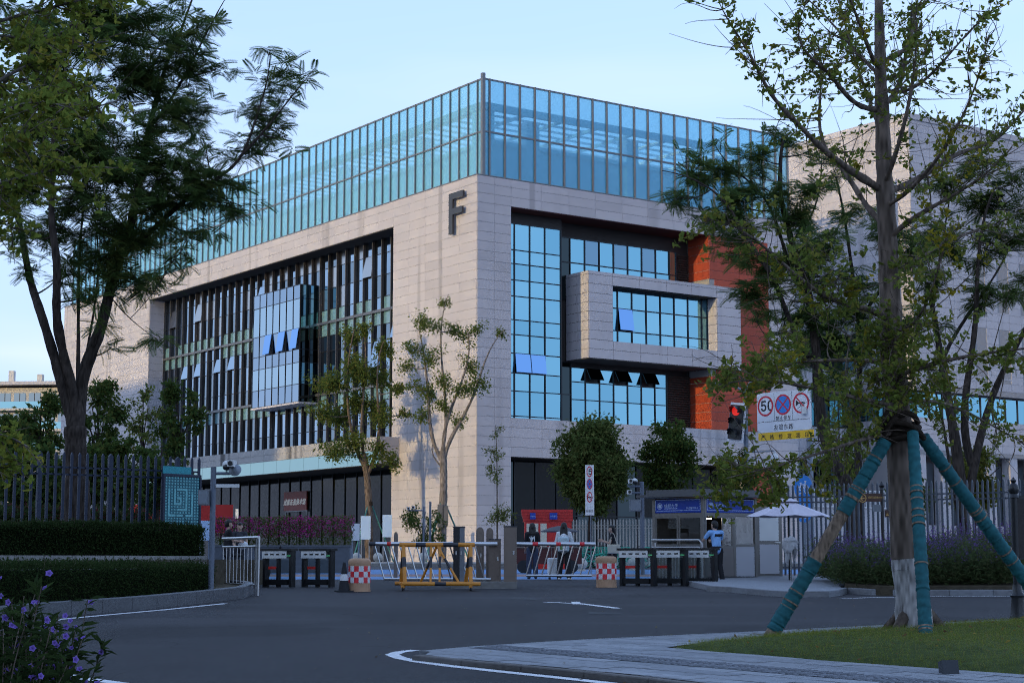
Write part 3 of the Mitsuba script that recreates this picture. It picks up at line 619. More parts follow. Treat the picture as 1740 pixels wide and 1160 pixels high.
# ---------------------------------------------------------------- other buildings in view
ob = thing('office_building', 'tall pale grey building at right with deep narrow windows and a blue window band', 'building')
OA, OT = 39.2, 35.1
rn = random.Random(5)
put(ob + '__wall', MB().box(G, (OA + .03, .03, 14.3), (80, 45, OT - .3)).box(G, (OA + .03, .03, 9.6), (80, 45, 12.2)).box(G, (OA + .5, .8, 12.2), (80, 44, 14.3)).box(G, (OA + .03, 3, 0), (80, 45, 9.6)), 'joint')
pn = [MB() for _ in range(3)]
wins = [(z0, z1, 46.0 + 2.75 * k, 47.35 + 2.75 * k) for z0, z1 in ((15.7, 19.3), (20.8, 24.4), (25.9, 29.3)) for k in range(11)]
def hit(a0, a1, z0, z1): return any(a0 < w[3] - .05 and a1 > w[2] + .05 and z0 < w[1] - .05 and z1 > w[0] + .05 for w in wins)
ea = sorted(set([39.2 + 2.27 * k for k in range(3)] + [46.0 + 2.75 * k for k in range(12)] + [47.35 + 2.75 * k for k in range(12)]))
nz = 0
for k in range(43):
    z1 = OT - .6 * k; z0 = z1 - .6
    if z0 < 9.5: break
    if 12.1 < z0 < 14.25 or 12.3 < z1 < 14.3: continue
    for i in range(len(ea) - 1):
        if not hit(ea[i], ea[i + 1], z0, z1):
            if i < 5 and nz < 120: box(ob + '__wall_panel', G, (ea[i] + .012, -.0, z0 + .012), (ea[i + 1] - .012, .035, z1 - .012), 'boxstone_%d' % rn.randrange(2)); nz += 1
            else: pn[rn.randrange(2)].box(G, (ea[i] + .012, -.0, z0 + .012), (ea[i + 1] - .012, .035, z1 - .012))
    for j in range(19): pn[2].box(G, (OA, .05 + 2.3 * j + .012, z0 + .012), (OA + .035, .05 + 2.3 * (j + 1) - .012, z1 - .012))
for i, m in enumerate(('boxstone_0', 'boxstone_1', 'stone_0')): stuff(put(ob + '__small_wall_panels', pn[i], m))
for z0, z1, a0, a1 in wins[:7] + wins[11:18] + wins[22:29]:
    w = put(ob + '__window', MB().box(G, (a0 + .05, .55, z0), (a1 - .05, .6, z1)).box(G, (a0, .0, z0 - .1), (a1, .6, z0)), 'boxstone_0')
    box(w + '__pane', G, (a0 + .1, .5, z0 + .05), (a1 - .1, .54, z1 - .05), rn.choice(['teal_glass', 'dark_glass', 'vision_glass']))
    put(w + '__frame', MB().box(G, (a0 + .05, .46, z0 + 1.3), (a1 - .05, .56, z0 + 1.38)).box(G, ((a0 + a1) / 2 - .03, .462, z0), ((a0 + a1) / 2 + .03, .558, z1)), 'frame_dark')
glazing(G, ob + '__window_band', [OA + .4 + 1.45 * k for k in range(11)], [12.25, 14.2], .45, -1, lambda i, j: rn.choice(['blue_glass_2', 'blue_glass_1', 'teal_glass']), fw=.09)
glazing(G, ob + '__side_band', [.45 + 1.6 * k for k in range(8)], [12.25, 14.2], OA + .42, -1, lambda i, j: 'teal_glass', fw=.09, axis='v')
for k in range(9): box(ob + '__pier', G, (OA + .1 + 2.6 * k, .1, 1.5), (OA + .95 + 2.6 * k, .9, 9.6), 'boxstone_%d' % (k % 2))
for k in range(8): box(ob + '__ground_window', G, (OA + 1.0 + 2.6 * k, .95, 4.5), (OA + 2.6 + 2.6 * k, 1.0, 9.0), 'vision_glass')
for k in range(8): box(ob + '__vent_panel', G, (OA + 1.0 + 2.6 * k, .7, 1.6), (OA + 2.6 + 2.6 * k, .95, 4.4), 'boxstone_1')
box(ob + '__parapet', G, (OA - .1, -.1, OT - .3), (80, 45, OT + .15), 'boxstone_0')
lk = thing('link_building', 'lower linking block with dark glass between the gallery and the tall grey building', 'building')
LV = 6.0
box(lk + '__wall', G, (26.95, LV + .05, 0), (39.1, 30, 19.5), 'boxstone_1')
for z0, z1 in ((7.2, 9.2), (11.8, 14.6), (16.2, 18.8)):
    glazing(G, lk + '__window_strip', [27.2 + 1.5 * k for k in range(9)], [z0, z1], LV, -1, lambda i, j: rn.choice(['dark_glass', 'teal_glass', 'dark_glass']), fw=.08)
for k in range(14): box(lk + '__spandrel_panel', G, (27.0 + .86 * k + .01, LV - .06, 14.7), (27.0 + .86 * (k + 1) - .01, LV, 16.1), 'boxstone_0')
for z0 in (9.3, 10.1, 10.9):
    for k in range(6): box(lk + '__spandrel_panel', G, (27.0 + 2.0 * k + .01, LV - .06, z0), (27.0 + 2.0 * (k + 1) - .01, LV, z0 + .78), 'boxstone_0')
bal = thing('balcony_railing', 'white picket railing along a low terrace behind the right-hand fence', 'railing')
mat('white_metal', (.62, .63, .65), .45)
for z in (5.55, 6.75): box(bal + '__rail', G, (29, 1.2, z), (38.9, 1.28, z + .07), 'white_metal')
for k in range(50): box(bal + '__picket', G, (29.1 + .2 * k, 1.22, 5.6), (29.15 + .2 * k, 1.26, 6.76), 'white_metal')
ter = thing('terrace_wall', 'plain grey terrace wall below the white picket railing', 'wall')
box(ter + '__wall', G, (27.0, 1.1, 0), (39.1, 6, 5.5), 'boxstone_1'); box(ter + '__coping', G, (27.0, 1.0, 5.5), (39.1, 6, 5.56), 'stone_0')

# far block of flats at the left
p0 = at(-60, 700, 260); fb = Fr((p0[0], p0[1], 0), -.10)
mat('cream', speck((.50, .47, .43), 2, .1, .2), .8)
ft = thing('apartment_block', 'far pale block of flats with long balconies beyond the trees at left', 'building')
FH = at(40, 650, 260)[2]
box(ft + '__wall', fb, (0, .5, 0), (28, 14, FH - .8), 'cream'); box(ft + '__roof', fb, (-1, -1.2, FH - .5), (29, 14, FH), 'boxstone_1')
for s in range(7):
    z = FH - 4.0 - 3.1 * s
    sl = box(ft + '__balcony', fb, (0, -1.0, z - .35), (28, .5, z), 'cream')
    box(sl + '__glass_rail', fb, (.1, -.98, z), (27.9, -.94, z + 1.0), 'teal_glass')
    for k in range(12):
        wk = box(ft + '__window', fb, (.5 + 2.3 * k, .42, z + .1), (2.3 + 2.3 * k, .49, z + 2.4), 'vision_glass')
        box(wk + '__mullion', fb, (1.35 + 2.3 * k, .38, z + .1), (1.45 + 2.3 * k, .45, z + 2.4), 'frame_dark')
for a, h in ((5, 2.2), (9.5, 1.6), (12.5, 2.6), (15, 1.2)): box(ft + '__roof_vent', fb, (a, 4, FH), (a + .8, 4.8, FH + h), 'cream')

# ---------------------------------------------------------------- fences
mat('fence_blue', (.018, .026, .05), .45, metal=.2); mat('fence_grey', (.075, .09, .115), .45, metal=.2); mat('fence_pale', (.42, .41, .39), .5)
def fence(key, label, P0, P1, z0, z1, n, w, m, rails, thick=.02, posts=0):
    f = thing(key, label, 'fence')
    P0, P1 = np.array(P0[:2]), np.array(P1[:2]); L = float(np.linalg.norm(P1 - P0))
    fr = Fr((P0[0], P0[1], 0), math.atan2(P1[1] - P0[1], P1[0] - P0[0]))
    for k in range(n):
        u = L * k / (n - 1); ww = w * (1.7 if posts and k % posts == 0 else 1); tt = thick * (2 if posts and k % posts == 0 else 1)
        mbx = MB(); zb = z1 - .06
        # a flat picket with a pointed head
        V = [(u - ww / 2, -tt, z0), (u + ww / 2, -tt, z0), (u + ww / 2, -tt, zb), (u, -tt, z1), (u - ww / 2, -tt, zb)]
        V += [(a, tt, c) for a, _, c in V]
        F = [(0, 1, 2), (0, 2, 4), (4, 2, 3), (5, 7, 6), (5, 9, 7), (9, 8, 7)]
        for i in range(5):
            j = (i + 1) % 5; F += [(i, i + 5, j), (j, i + 5, j + 5)]
        put(f + '__picket', mbx.add(fr.pts(V), F), m)
    for z in rails: box(f + '__rail', fr, (0, thick + .005, z - .02), (L, thick + .045, z + .02), m)
    return fr, L
fl0, fl1 = at(-60, 800, 37.7), at(338, 800, 41.3)
frl, fll = fence('steel_fence', 'dark blue picket fence above the hedges at left', fl0, fl1, 1.7, 4.12, 31, .06, 'fence_blue', (3.62, 3.78, 2.0), posts=9)
fr0, fr1 = at(1318, 900, 52.3), at(1790, 900, 47.5)
fence('steel_fence', 'grey blue picket fence behind the purple flower bed at right', fr0, fr1, 1.2, 3.95, 57, .055, 'fence_grey', (3.42, 3.58, 1.5))
ff0, ff1 = at(897, 900, 87), at(1135, 900, 84)
fence('steel_fence', 'pale picket fence behind the parked green bicycles', ff0, ff1, 1.5, 3.75, 46, .06, 'fence_pale', (3.3, 3.45, 1.75))

# ---------------------------------------------------------------- gate furniture
mat('steel', (.56, .57, .58), .25, metal=.9); mat('black_metal', (.012, .013, .015), .35, spec=.5); mat('white_panel', (.62, .63, .62), .4)
mat('galvanised', (.20, .225, .26), .45, metal=.3); mat('red_strip', (.55, .03, .025), .4); mat('green_light', (.15, .7, .25), .4)
mat('bronze', (.19, .15, .125), .4, metal=.3); mat('yellow_paint', (.56, .225, .03), .45); mat('band_black', (.03, .032, .04), .5)
mat('rubber', (.02, .021, .024), .8); mat('drum_tan', speck((.42, .25, .15), 9, .2, .35), .65); mat('reflect_red', (.62, .035, .045), .4); mat('reflect_white', (.62, .62, .62), .4)
mat('sign_white', (.74, .74, .75), .4); mat('sign_red', (.60, .02, .04), .4); mat('sign_blue', (.03, .22, .62), .4); mat('sign_black', (.015, .015, .018), .5); mat('sign_yellow', (.85, .50, .02), .4)
mat('booth_blue', (.012, .045, .30), .4); mat('crest_pale', (.45, .55, .75), .4); mat('pole_blue', (.13, .155, .20), .45, metal=.3)
mat('grey_box', (.15, .165, .185), .5)

def turnstile(label, px, Y, ang):
    p = gpt(px, Y); fr = Fr(p, ang)
    t = thing('turnstile', label, 'turnstile', 'speed gates at the campus entrance')
    L = 1.15
    for u in (0, L - .13): box(t + '__post', fr, (u + .03, -.075, 0), (u + .12, .075, .93), 'black_metal')
    box(t + '__middle_post', fr, (L / 2 - .04, -.05, 0), (L / 2 + .04, .05, .80), 'black_metal')
    box(t + '__base', fr, (.16, -.08, .06), (L - .16, .08, .2), 'black_metal')
    box(t + '__lid', fr, (-.03, -.12, .93), (L + .03, .12, .99), 'black_metal')
    box(t + '__top_panel', fr, (.03, -.105, .74), (L - .17, -.09, .93), 'white_panel'); box(t + '__top_panel', fr, (.03, .09, .74), (L - .17, .105, .93), 'white_panel')
    for k in range(4): box(t + '__slot', fr, (.14 + .22 * k, -.11, .82), (.27 + .22 * k, -.106, .86), 'black_metal')
    for u in (.18, L / 2 + .06): box(t + '__glass', fr, (u, -.012, .2), (u + L / 2 - .26, .012, .74), 'clear_glass')
    box(t + '__red_strip', fr, (.18, -.02, .46), (L / 2 - .05, -.013, .53), 'red_strip')
    box(t + '__indicator', fr, (L - .15, -.106, .79), (L - .02, -.1005, .82), 'green_light')
AN = -.72
for lab, px, Y in (('leftmost black turnstile with white top beside the steel railing', 449, 45.7), ('black turnstile with white top between the leftmost one and the grey cone', 515, 45.7),
                   ('black turnstile with white top behind the right checkered drum', 1054, 46.6), ('black turnstile with white top, middle of the three beside the booth', 1108, 46.8), ('black turnstile with white top right beside the guard', 1157, 46.8)):
    turnstile(lab, px, Y, AN)

def drum(label, px, Y):
    p = gpt(px, Y); d = thing('barrier_drum', label, 'traffic drum', 'anti-collision drums at the gate'); R_ = .265
    put(d + '__body', MB().lathe([(.0, .0), (R_ + .01, 0), (R_, .06), (R_ - .005, .2), (R_ - .005, .62), (R_ + .012, .66), (R_ + .012, .74), (R_ - .02, .78), (.19, .80), (.0, .79)], p, 28), 'drum_tan', smooth=40)
    n = 14
    for j in range(3):
        for k in range(n):
            a0, a1 = 2 * PI * k / n + .25, 2 * PI * (k + 1) / n + .25
            r0 = R_ + .004
            V = [(p[0] + r0 * math.cos(a), p[1] + r0 * math.sin(a), p[2] + .21 + .135 * (j + q)) for a in (a0, (a0 + a1) / 2, a1) for q in (0, 1)]
            put(d + '__reflector', MB().add(V, [(0, 2, 3), (0, 3, 1), (2, 4, 5), (2, 5, 3)]), 'reflect_red' if (j + k) % 2 else 'reflect_white')
drum('tan drum with a red and white checker band beside the grey cone', 611, 42.5)
drum('tan drum with a red and white checker band in front of the right turnstiles', 1030, 45.4)
c = gpt(585, 42.3); co = thing('traffic_cone', 'dark grey weathered traffic cone left of the checkered drum', 'cone')
box(co + '__base', Fr(c, .3), (-.2, -.2, 0), (.2, .2, .035), 'rubber')
put(co + '__cone', MB().lathe([(0, .03), (.14, .03), (.13, .08), (.035, .69), (.02, .71), (0, .71)], c, 24), 'rubber', smooth=40)
put(co + '__collar', MB().lathe([(.101, .27), (.076, .42), (.078, .425), (.104, .275)], c, 24), 'reflect_white', smooth=40)

# yellow and black rolling barricade
bp = gpt(677, 43.1); br = Fr(bp, .03)
ba = thing('rolling_barricade', 'yellow and black tubular barricade on castors across the lane', 'barricade')
def tube(key, fr, P, r, m, n=10): return put(key, MB().tube(fr.pts(P), r, n), m, smooth=50)
def banded(key, fr, A, Bp, r, bands):
    A, Bp = np.array(A, float), np.array(Bp, float); t = 0
    for e, m in bands: tube(key, fr, [A + (Bp - A) * t, A + (Bp - A) * e], r, m); t = e
BLN = 1.9
banded(ba + '__top_bar', br, (0.02, 0, 1.12), (BLN - .02, 0, 1.12), .055, ((.22, 'yellow_paint'), (.35, 'band_black'), (.52, 'yellow_paint'), (.58, 'yellow_paint'), (.78, 'band_black'), (1, 'yellow_paint')))
for y in (-.42, .42):
    banded(ba + '__foot_bar', br, (-.1 if y > 0 else .1, y, .17), (BLN - .05 if y > 0 else BLN + .12, y, .17), .05, ((.42, 'yellow_paint'), (.56, 'band_black'), (1, 'yellow_paint')))
    for u in (.12, BLN - .12):
        banded(ba + '__leg', br, (u, 0, 1.1), (u + (.06 if u < 1 else -.0) + (0 if y < 0 else -.12), y, .18), .05, ((.32, 'yellow_paint'), (.58, 'band_black'), (1, 'yellow_paint')))
        cs = put(ba + '__castor', MB().box(br, (u - .04, y - .04, .07), (u + .04, y + .04, .16)), 'yellow_paint')
        tube(cs + '__wheel', br, [(u - .02, y, .055), (u + .02, y, .055)], .055, 'rubber')
    banded(ba + '__brace', br, (.95, 0, 1.1), (.95 + (.55 if y < 0 else -.42), y, .18), .032, ((.35, 'yellow_paint'), (.6, 'band_black'), (1, 'yellow_paint')))
for u in (.8, 1.02): banded(ba + '__strut', br, (u, 0, 1.1), (u, -.42, .18), .03, ((.3, 'yellow_paint'), (.6, 'band_black'), (1, 'yellow_paint')))
for u in (.1, BLN - .02): tube(ba + '__end_bar', br, [(u, -.42, .17), (u - .05, .42, .17)], .045, 'yellow_paint')

# boom gates with hanging skirts
isl = gpt(870, 44.5); struct('gate_island')
put('gate_island', MB().box(Fr(isl, 0), (-1.55, -.1, -.1), (.12, 1.0, .17)), 'concrete')
def boom(label, key, px0, px1, Y, zt, zb, n, lean, red=None):
    a, b = gpt(px0, Y), gpt(px1, Y); L = float(b[0] - a[0]); fr = Fr(a, 0)
    g = thing(key, label, 'boom gate')
    banded(g + '__beam', fr, (0, 0, zt), (L, 0, zt), .055, red or ((.05, 'band_black'), (.14, 'steel'), (.17, 'red_strip'), (.5, 'steel'), (1, 'steel')))
    u0 = .12 * L
    tube(g + '__lower_bar', fr, [(u0, 0, zb), (L * .95, 0, zb)], .035, 'steel')
    for k in range(n):
        u = u0 + (L * .9 - u0) * k / (n - 1)
        tube(g + '__skirt_rod', fr, [(u - lean, 0, zt - .05), (u, 0, zb)], .02, 'steel', 6)
    return g, fr
boom('long silver boom barrier with hanging rods behind the yellow barricade', 'boom_gate', 627, 845, 45.2, 1.12, .22, 13, .25)
boom('shorter silver boom barrier in front of the two women', 'boom_gate', 878, 1012, 46.5, 1.1, .27, 9, -.22, ((.2, 'steel'), (.27, 'reflect_red'), (.5, 'steel'), (.56, 'reflect_red'), (.8, 'steel'), (.86, 'reflect_red'), (1, 'steel')))
def cabinet(label, x0, x1, y0, Y, dep, rounded=False, m='bronze', key='barrier_cabinet', dz=.17):
    a, b = gpt(x0, Y), gpt(x1, Y); zt = at((x0 + x1) / 2, y0, Y)[2]; fr = Fr((a[0], a[1], 0), 0); w = float(b[0] - a[0])
    k = thing(key, label, 'barrier cabinet')
    z0 = gz(Y) + (dz or 0) - .02
    if rounded:
        pr = Polygon([(0, 0), (w, 0), (w, zt - z0 - .12)] + [(w / 2 + w / 2 * math.cos(t), zt - z0 - .12 + .12 * math.sin(t)) for t in np.linspace(0, PI, 9)] + [(0, zt - z0 - .12)])
        put(k + '__body', MB().prism(pr.buffer(0), dep, plane_M(fr.pt(0, dep, z0), (1, 0, 0), (0, 0, 1))), m)
    else: box(k + '__body', fr, (0, 0, z0), (w, dep, zt), m); box(k + '__cap', fr, (-.01, -.01, zt), (w + .01, dep + .01, zt + .03), 'band_black')
    box(k + '__door', fr, (.04, -.012, z0 + .15), (w - .04, -.001, zt - .2), m)
    box(k + '__lock', fr, (w - .1, -.02, (z0 + zt) / 2), (w - .06, -.013, (z0 + zt) / 2 + .1), 'steel')
cabinet('tall square brown cabinet at the right end of the gate island', 856, 878, 895, 44.7, .35)
cabinet('broad brown boom motor cabinet on the gate island', 831, 851, 917, 45.3, .4)
cabinet('round topped brown pillar behind the boom motor', 809, 822, 895, 46.0, .3, True, dz=0)
cabinet('second round topped brown pillar right behind the first', 826, 838, 896, 46.6, .3, True, dz=0)
cabinet('tall grey and black card reader cabinet on the gate island', 781, 789, 896, 44.9, .35, m='grey_box')
cabinet('slim black camera pillar against the grey cabinet', 770, 780.5, 896, 44.9, .35, m='black_metal')
cabinet('short round topped brown pillar by the left boom tip', 669, 675, 903, 54, .3, True, dz=0)

# stainless railing at the left with the hedge
rb = thing('steel_railing', 'stainless steel railing at the right end of the left hedge', 'railing')
r0, r1 = gpt(438, 39.9), gpt(378, 42.5)
fr = Fr((r0[0], r0[1], 0), math.atan2(r1[1] - r0[1], r1[0] - r0[0])); Lr = float(np.linalg.norm((r1 - r0)[:2])); zg_ = .9
for z, r in ((2.22, .035), (2.02, .025), (1.15, .022)): tube(rb + '__rail', fr, [(-.05, 0, z), (Lr, 0, z)], r, 'steel')
for u in (-.05, .08): tube(rb + '__post', fr, [(u, 0, zg_), (u, 0, 2.2)], .035, 'steel')
for k in range(10): tube(rb + '__baluster', fr, [(.2 + (Lr - .25) * k / 9, 0, 1.15), (.2 + (Lr - .25) * k / 9, 0, 2.02)], .012, 'steel', 6)
rb = thing('steel_railing', 'curved stainless railing in front of the guard booth', 'railing')
r0, r1 = gpt(1194, 48.3), gpt(1108, 49.2); fr = Fr((r0[0], r0[1], 0), math.atan2(r1[1] - r0[1], r1[0] - r0[0])); Lr = float(np.linalg.norm((r1 - r0)[:2]))
for z, r in ((2.27, .035), (2.07, .025)): tube(rb + '__rail', fr, [(0, 0, z - .12), (.1, 0, z), (Lr, 0, z)], r, 'steel')
for u in (.02, Lr - .1): tube(rb + '__post', fr, [(u, 0, 1.1), (u, 0, 2.2)], .035, 'steel')
for k in range(14): tube(rb + '__baluster', fr, [(.15 + (Lr - .3) * k / 13, 0, 1.2), (.15 + (Lr - .3) * k / 13, 0, 2.07)], .012, 'steel', 6)

# camera poles
def cam_pole(label, px, Y, ytop, arms, w=.11, boxes=()):
    p = gpt(px, Y); zt = at(px, ytop, Y)[2]; k = thing('camera_pole', label, 'camera pole'); fr = Fr(p, 0); H = zt - p[2]
    tube(k + '__pole', fr, [(0, 0, -.1), (0, 0, H)], w / 2, 'pole_blue', 14)
    s = Y / FOCAL
    for (xa, ya, cams) in arms:
        za = at(px, ya, Y)[2] - p[2]; u = (xa - px) * s
        tube(k + '__arm', fr, [(0, 0, za), (u, 0, za)], .035, 'pole_blue')
        for (xc, up, kind) in cams:
            uc = (xc - px) * s
            if kind == 'bullet':
                c_ = box(k + '__camera', fr, (uc - .07, -.34, za + up - .07), (uc + .07, .1, za + up + .07), 'white_panel')
                tube(c_ + '__lens', fr, [(uc, -.36, za + up), (uc, -.32, za + up)], .055, 'black_metal')
                tube(c_ + '__bracket', fr, [(uc, 0, za), (uc, 0, za + up)], .015, 'pole_blue', 6)
            elif kind == 'dome':
                c_ = put(k + '__camera', MB().ball(fr.pt(uc, 0, za + up), (.10, .10, .09)), 'white_panel', smooth=True)
                put(c_ + '__lens', MB().ball(fr.pt(uc, -.035, za + up - .055), (.085, .085, .075)), 'black_metal', smooth=True)
                tube(c_ + '__bracket', fr, [(uc, 0, za), (uc, 0, za + up)], .015, 'pole_blue', 6)
            elif kind == 'flash':
                c_ = put(k + '__flash', MB().lathe([(0, 0), (.12, .0), (.14, .05), (.05, .12), (0, .12)], (0, 0, 0), 16), 'galvanised', world=trimesh.transformations.translation_matrix(fr.pt(uc, -.05, za + up)) @ trimesh.transformations.rotation_matrix(1.2, (1, 0, 0)))
            elif kind == 'bar': box(k + '__light_bar', fr, (uc - .4, -.06, za + up), (uc + .1, .0, za + up + .07), 'white_panel')
    for (x0, x1, y0, y1) in boxes:
        z0, z1 = at(px, y1, Y)[2] - p[2], at(px, y0, Y)[2] - p[2]
        bb_ = box(k + '__control_box', fr, ((x0 - px) * s, -.14, z0), ((x1 - px) * s, .12, z1), 'grey_box')
        box(bb_ + '__door', fr, ((x0 - px) * s + .02, -.148, z0 + .03), ((x1 - px) * s - .02, -.141, z1 - .03), 'galvanised')
    return k
cam_pole('blue grey camera pole with two cameras rising from the left hedge', 359.5, 37.5, 793, [(400, 804, [(382, .19, 'dome'), (392, .2, 'bullet'), (397, .05, 'flash')]), (400, 824, [(396, -.05, 'bar')])], .12, [(336, 354, 832, 858)])
cam_pole('blue grey camera pole with cameras left of the guard booth', 1092, 62, 818, [(1068, 826, [(1072, .18, 'bullet'), (1080, .2, 'dome')]), (1068, 837, [(1070, .02, 'bullet')])], .15, [(1071, 1090, 848, 868)])
cam_pole('thin pole with a small camera arm by the bush at the gallery corner', 719.5, 86, 860, [(692, 867, [(694, .1, 'bullet'), (702, .15, 'bullet')])], .09)
cam_pole('short dark lamp post beside the bush at the gallery corner', 730.5, 84, 852, [], .11)

# ---------------------------------------------------------------- guard booth
bo = thing('guard_booth', 'steel guard booth with blue signboards and wide windows', 'guard booth')
cp = gpt(1197, 48.8); zb0 = gz(48.8) + .13
lw = Fr((cp[0], cp[1], zb0), PI - .62); rw_ = Fr((cp[0], cp[1], zb0), .55)
LWN, RWN, BH = 1.62, 1.85, 2.25
mat('booth_steel', speck((.20, .19, .18), 8, .08, .15), .38, metal=.55); mat('booth_roof', (.10, .10, .105), .5); mat('booth_panel', (.20, .18, .17), .4, metal=.3); mat('booth_white', (.42, .42, .45), .4)
c0 = lw.pt(0, 0, 0)[:2]; c1 = lw.pt(LWN, 0, 0)[:2]; c2 = rw_.pt(RWN, 0, 0)[:2]; c3 = c1 + c2 - c0
plan = Polygon([c0, c2, c3, c1])
if not plan.exterior.is_ccw: plan = Polygon(list(plan.exterior.coords)[::-1])
put(bo + '__roof', MB().prism(plan.buffer(.28, join_style=2), .07, plane_M((0, 0, zb0 + BH + .02), (1, 0, 0), (0, 1, 0))).prism(plan.buffer(.12, join_style=2), .14, plane_M((0, 0, zb0 + BH + .09), (1, 0, 0), (0, 1, 0))), 'booth_roof')
put(bo + '__floor', MB().prism(plan, .14, plane_M((0, 0, zb0 - .02), (1, 0, 0), (0, 1, 0))), 'booth_roof')
put(bo + '__interior', MB().prism(plan.exterior.buffer(.02).intersection(Polygon([c1, c3, c2, c2 * .9 + c3 * .1, c3 * .9 + c0 * .1, c1 * .9 + c3 * .1]).buffer(.05)), BH, plane_M((0, 0, zb0), (1, 0, 0), (0, 1, 0))), 'dark_fascia')
for fr, L in ((lw, LWN), (rw_, RWN)):
    sg_ = -1 if fr is rw_ else 1                                     # outer side: -v of the right face, +v of the left one
    o = lambda d: sg_ * d
    box(bo + '__post', fr, (-.05, o(-.03), 0), (.06, o(.05), BH), 'booth_steel'); box(bo + '__post', fr, (L - .06, o(-.03), 0), (L + .03, o(.045), BH), 'booth_steel')
    sbd = box(bo + '__signboard', fr, (.07, o(.0), BH - .42), (L - .07, o(.04), BH - .04), 'booth_blue')
    box(bo + '__beam', fr, (.06, o(-.02), BH - .52), (L - .06, o(.046), BH - .43), 'booth_steel')
    # lettering of the signboard
    if fr is lw: M = plane_M(fr.pt(L - .12, o(.041), BH - .36), fr.R @ [-1, 0, 0], (0, 0, 1))
    else: M = plane_M(fr.pt(.12, o(.041), BH - .36), fr.R @ [1, 0, 0], (0, 0, 1))
    let = unary_union([ring(.1, .13, .085, .016), Point(.1, .13).buffer(.05), affinity.translate(affinity.skew(han('成都大学', .11, .115), 8, 0), .24, .1), bar(.25, .06, .68, .06, .018)])
    let = unary_union([let, affinity.translate(han('安全服务中心', .062, .066), L - .14 - .52, .045)])
    put(sbd + '__lettering', MB().prism(let, .004, M), 'crest_pale')
    e = .012
    fy = unary_union([bar(-.03, .0, L - .21, .0, e), bar(-.03, .30, L - .21, .30, e), bar(-.03, 0, -.03, .3, e), bar(L - .21, 0, L - .21, .3, e)])
    put(sbd + '__border', MB().prism(fy, .003, M), 'crest_pale')
# left face: two windows over a steel panel
box(bo + '__lower_panel', lw, (.06, -.02, .05), (LWN - .06, .03, .9), 'booth_steel')
for u0, u1 in ((.06, .8), (.82, LWN - .06)):
    wk = put(bo + '__window', MB().box(lw, (u0, -.01, .9), (u1, .035, .95)).box(lw, (u0, -.01, BH - .57), (u1, .035, BH - .52)).box(lw, (u0, -.012, .95), (u0 + .04, .033, BH - .57)).box(lw, (u1 - .04, -.012, .95), (u1, .033, BH - .57)), 'booth_steel')
    box(wk + '__pane', lw, (u0 + .04, .0, .95), (u1 - .04, .008, BH - .57), 'clear_glass')
# right face: sliding window, door opening with the door swung out
box(bo + '__lower_panel', rw_, (.06, -.03, .05), (1.02, .02, .85), 'booth_panel')
wk = put(bo + '__window', MB().box(rw_, (.3, -.035, .85), (1.02, .01, .90)).box(rw_, (.3, -.035, BH - .57), (1.02, .01, BH - .52)).box(rw_, (.62, -.033, .9), (.66, .008, BH - .57)).box(rw_, (.98, -.033, .9), (1.02, .008, BH - .57)), 'booth_steel')
box(wk + '__pane', rw_, (.66, -.008, .9), (.98, .0, BH - .57), 'clear_glass')
box(bo + '__door_frame', rw_, (1.02, -.04, .05), (1.1, .03, BH - .5), 'booth_steel')
box(bo + '__lower_panel', rw_, (1.1, -.02, .05), (RWN - .07, .02, .88), 'booth_white')
wk = box(bo + '__window', rw_, (1.1, -.03, .88), (RWN - .07, .03, .95), 'booth_steel'); box(wk + '__pane', rw_, (1.12, -.005, .95), (RWN - .08, .003, BH - .53), 'clear_glass')
dc = rw_.pt(RWN + .04, -.02, 0); dr_ = Fr(dc, .12)
dk = box(bo + '__door', dr_, (0, -.02, .05), (.72, .02, 2.02), 'booth_steel')
box(dk + '__lower_panel', dr_, (.06, -.03, .12), (.62, -.021, .95), 'booth_white'); box(dk + '__pane', dr_, (.06, -.03, 1.05), (.62, -.021, 1.9), 'white_panel'); box(dk + '__handle', dr_, (.5, -.07, .99), (.66, -.031, 1.02), 'steel')
lmp = bo + '__ceiling_lamp'
scene['mat_lamp_glow'] = {'type': 'diffuse', 'reflectance': rgb(.8, .8, .8)}
for u in (.22, .38):
    k = put(lmp, MB().box(rw_, (u, .25, BH - .6), (u + .09, .34, BH - .57)), 'lamp_glow')
    scene[k]['emitter'] = {'type': 'area', 'radiance': rgb(1.0, .9, .75)}

# sun umbrella
uc = gpt(1341, 47.3); um = thing('patio_umbrella', 'pale lilac sun umbrella standing right of the guard booth', 'umbrella')
mat('canvas', speck((.50, .47, .53), 14, .08, .12), .85); mat('canvas_under', (.16, .15, .17), .9)
zr_, zt_u, R_u = at(1341, 876, 47.3)[2], at(1341, 851, 47.3)[2], 1.13
mb = MB(); n = 8
for k in range(n):
    a0, a1 = 2 * PI * k / n, 2 * PI * (k + 1) / n
    rows_ = []
    for t in np.linspace(0, 1, 6):
        r = .08 + (R_u - .08) * t; z = zt_u - (zt_u - zr_) * t ** 1.05
        rows_.append([(uc[0] + r * ((1 - s) * math.cos(a0) + s * math.cos(a1)), uc[1] + r * ((1 - s) * math.sin(a0) + s * math.sin(a1)), z + .03 * t * (abs(s - .5) * 2 - 1) * -0 - .035 * t * 4 * s * (1 - s)) for s in np.linspace(0, 1, 5)])
    V = np.array(rows_).reshape(-1, 3); F = [(i * 5 + j, (i + 1) * 5 + j, (i + 1) * 5 + j + 1, i * 5 + j + 1) for i in range(5) for j in range(4)]
    mb.add(V, F)
put(um + '__canopy', mb, 'canvas')
put(um + '__vent', MB().lathe([(.0, .10), (.1, .09), (.28, .02), (.29, .0)], (uc[0], uc[1], zt_u - .02), 16), 'canvas', smooth=40)
tube(um + '__pole', W0, [uc, (uc[0], uc[1], zt_u + .1)], .025, 'black_metal')
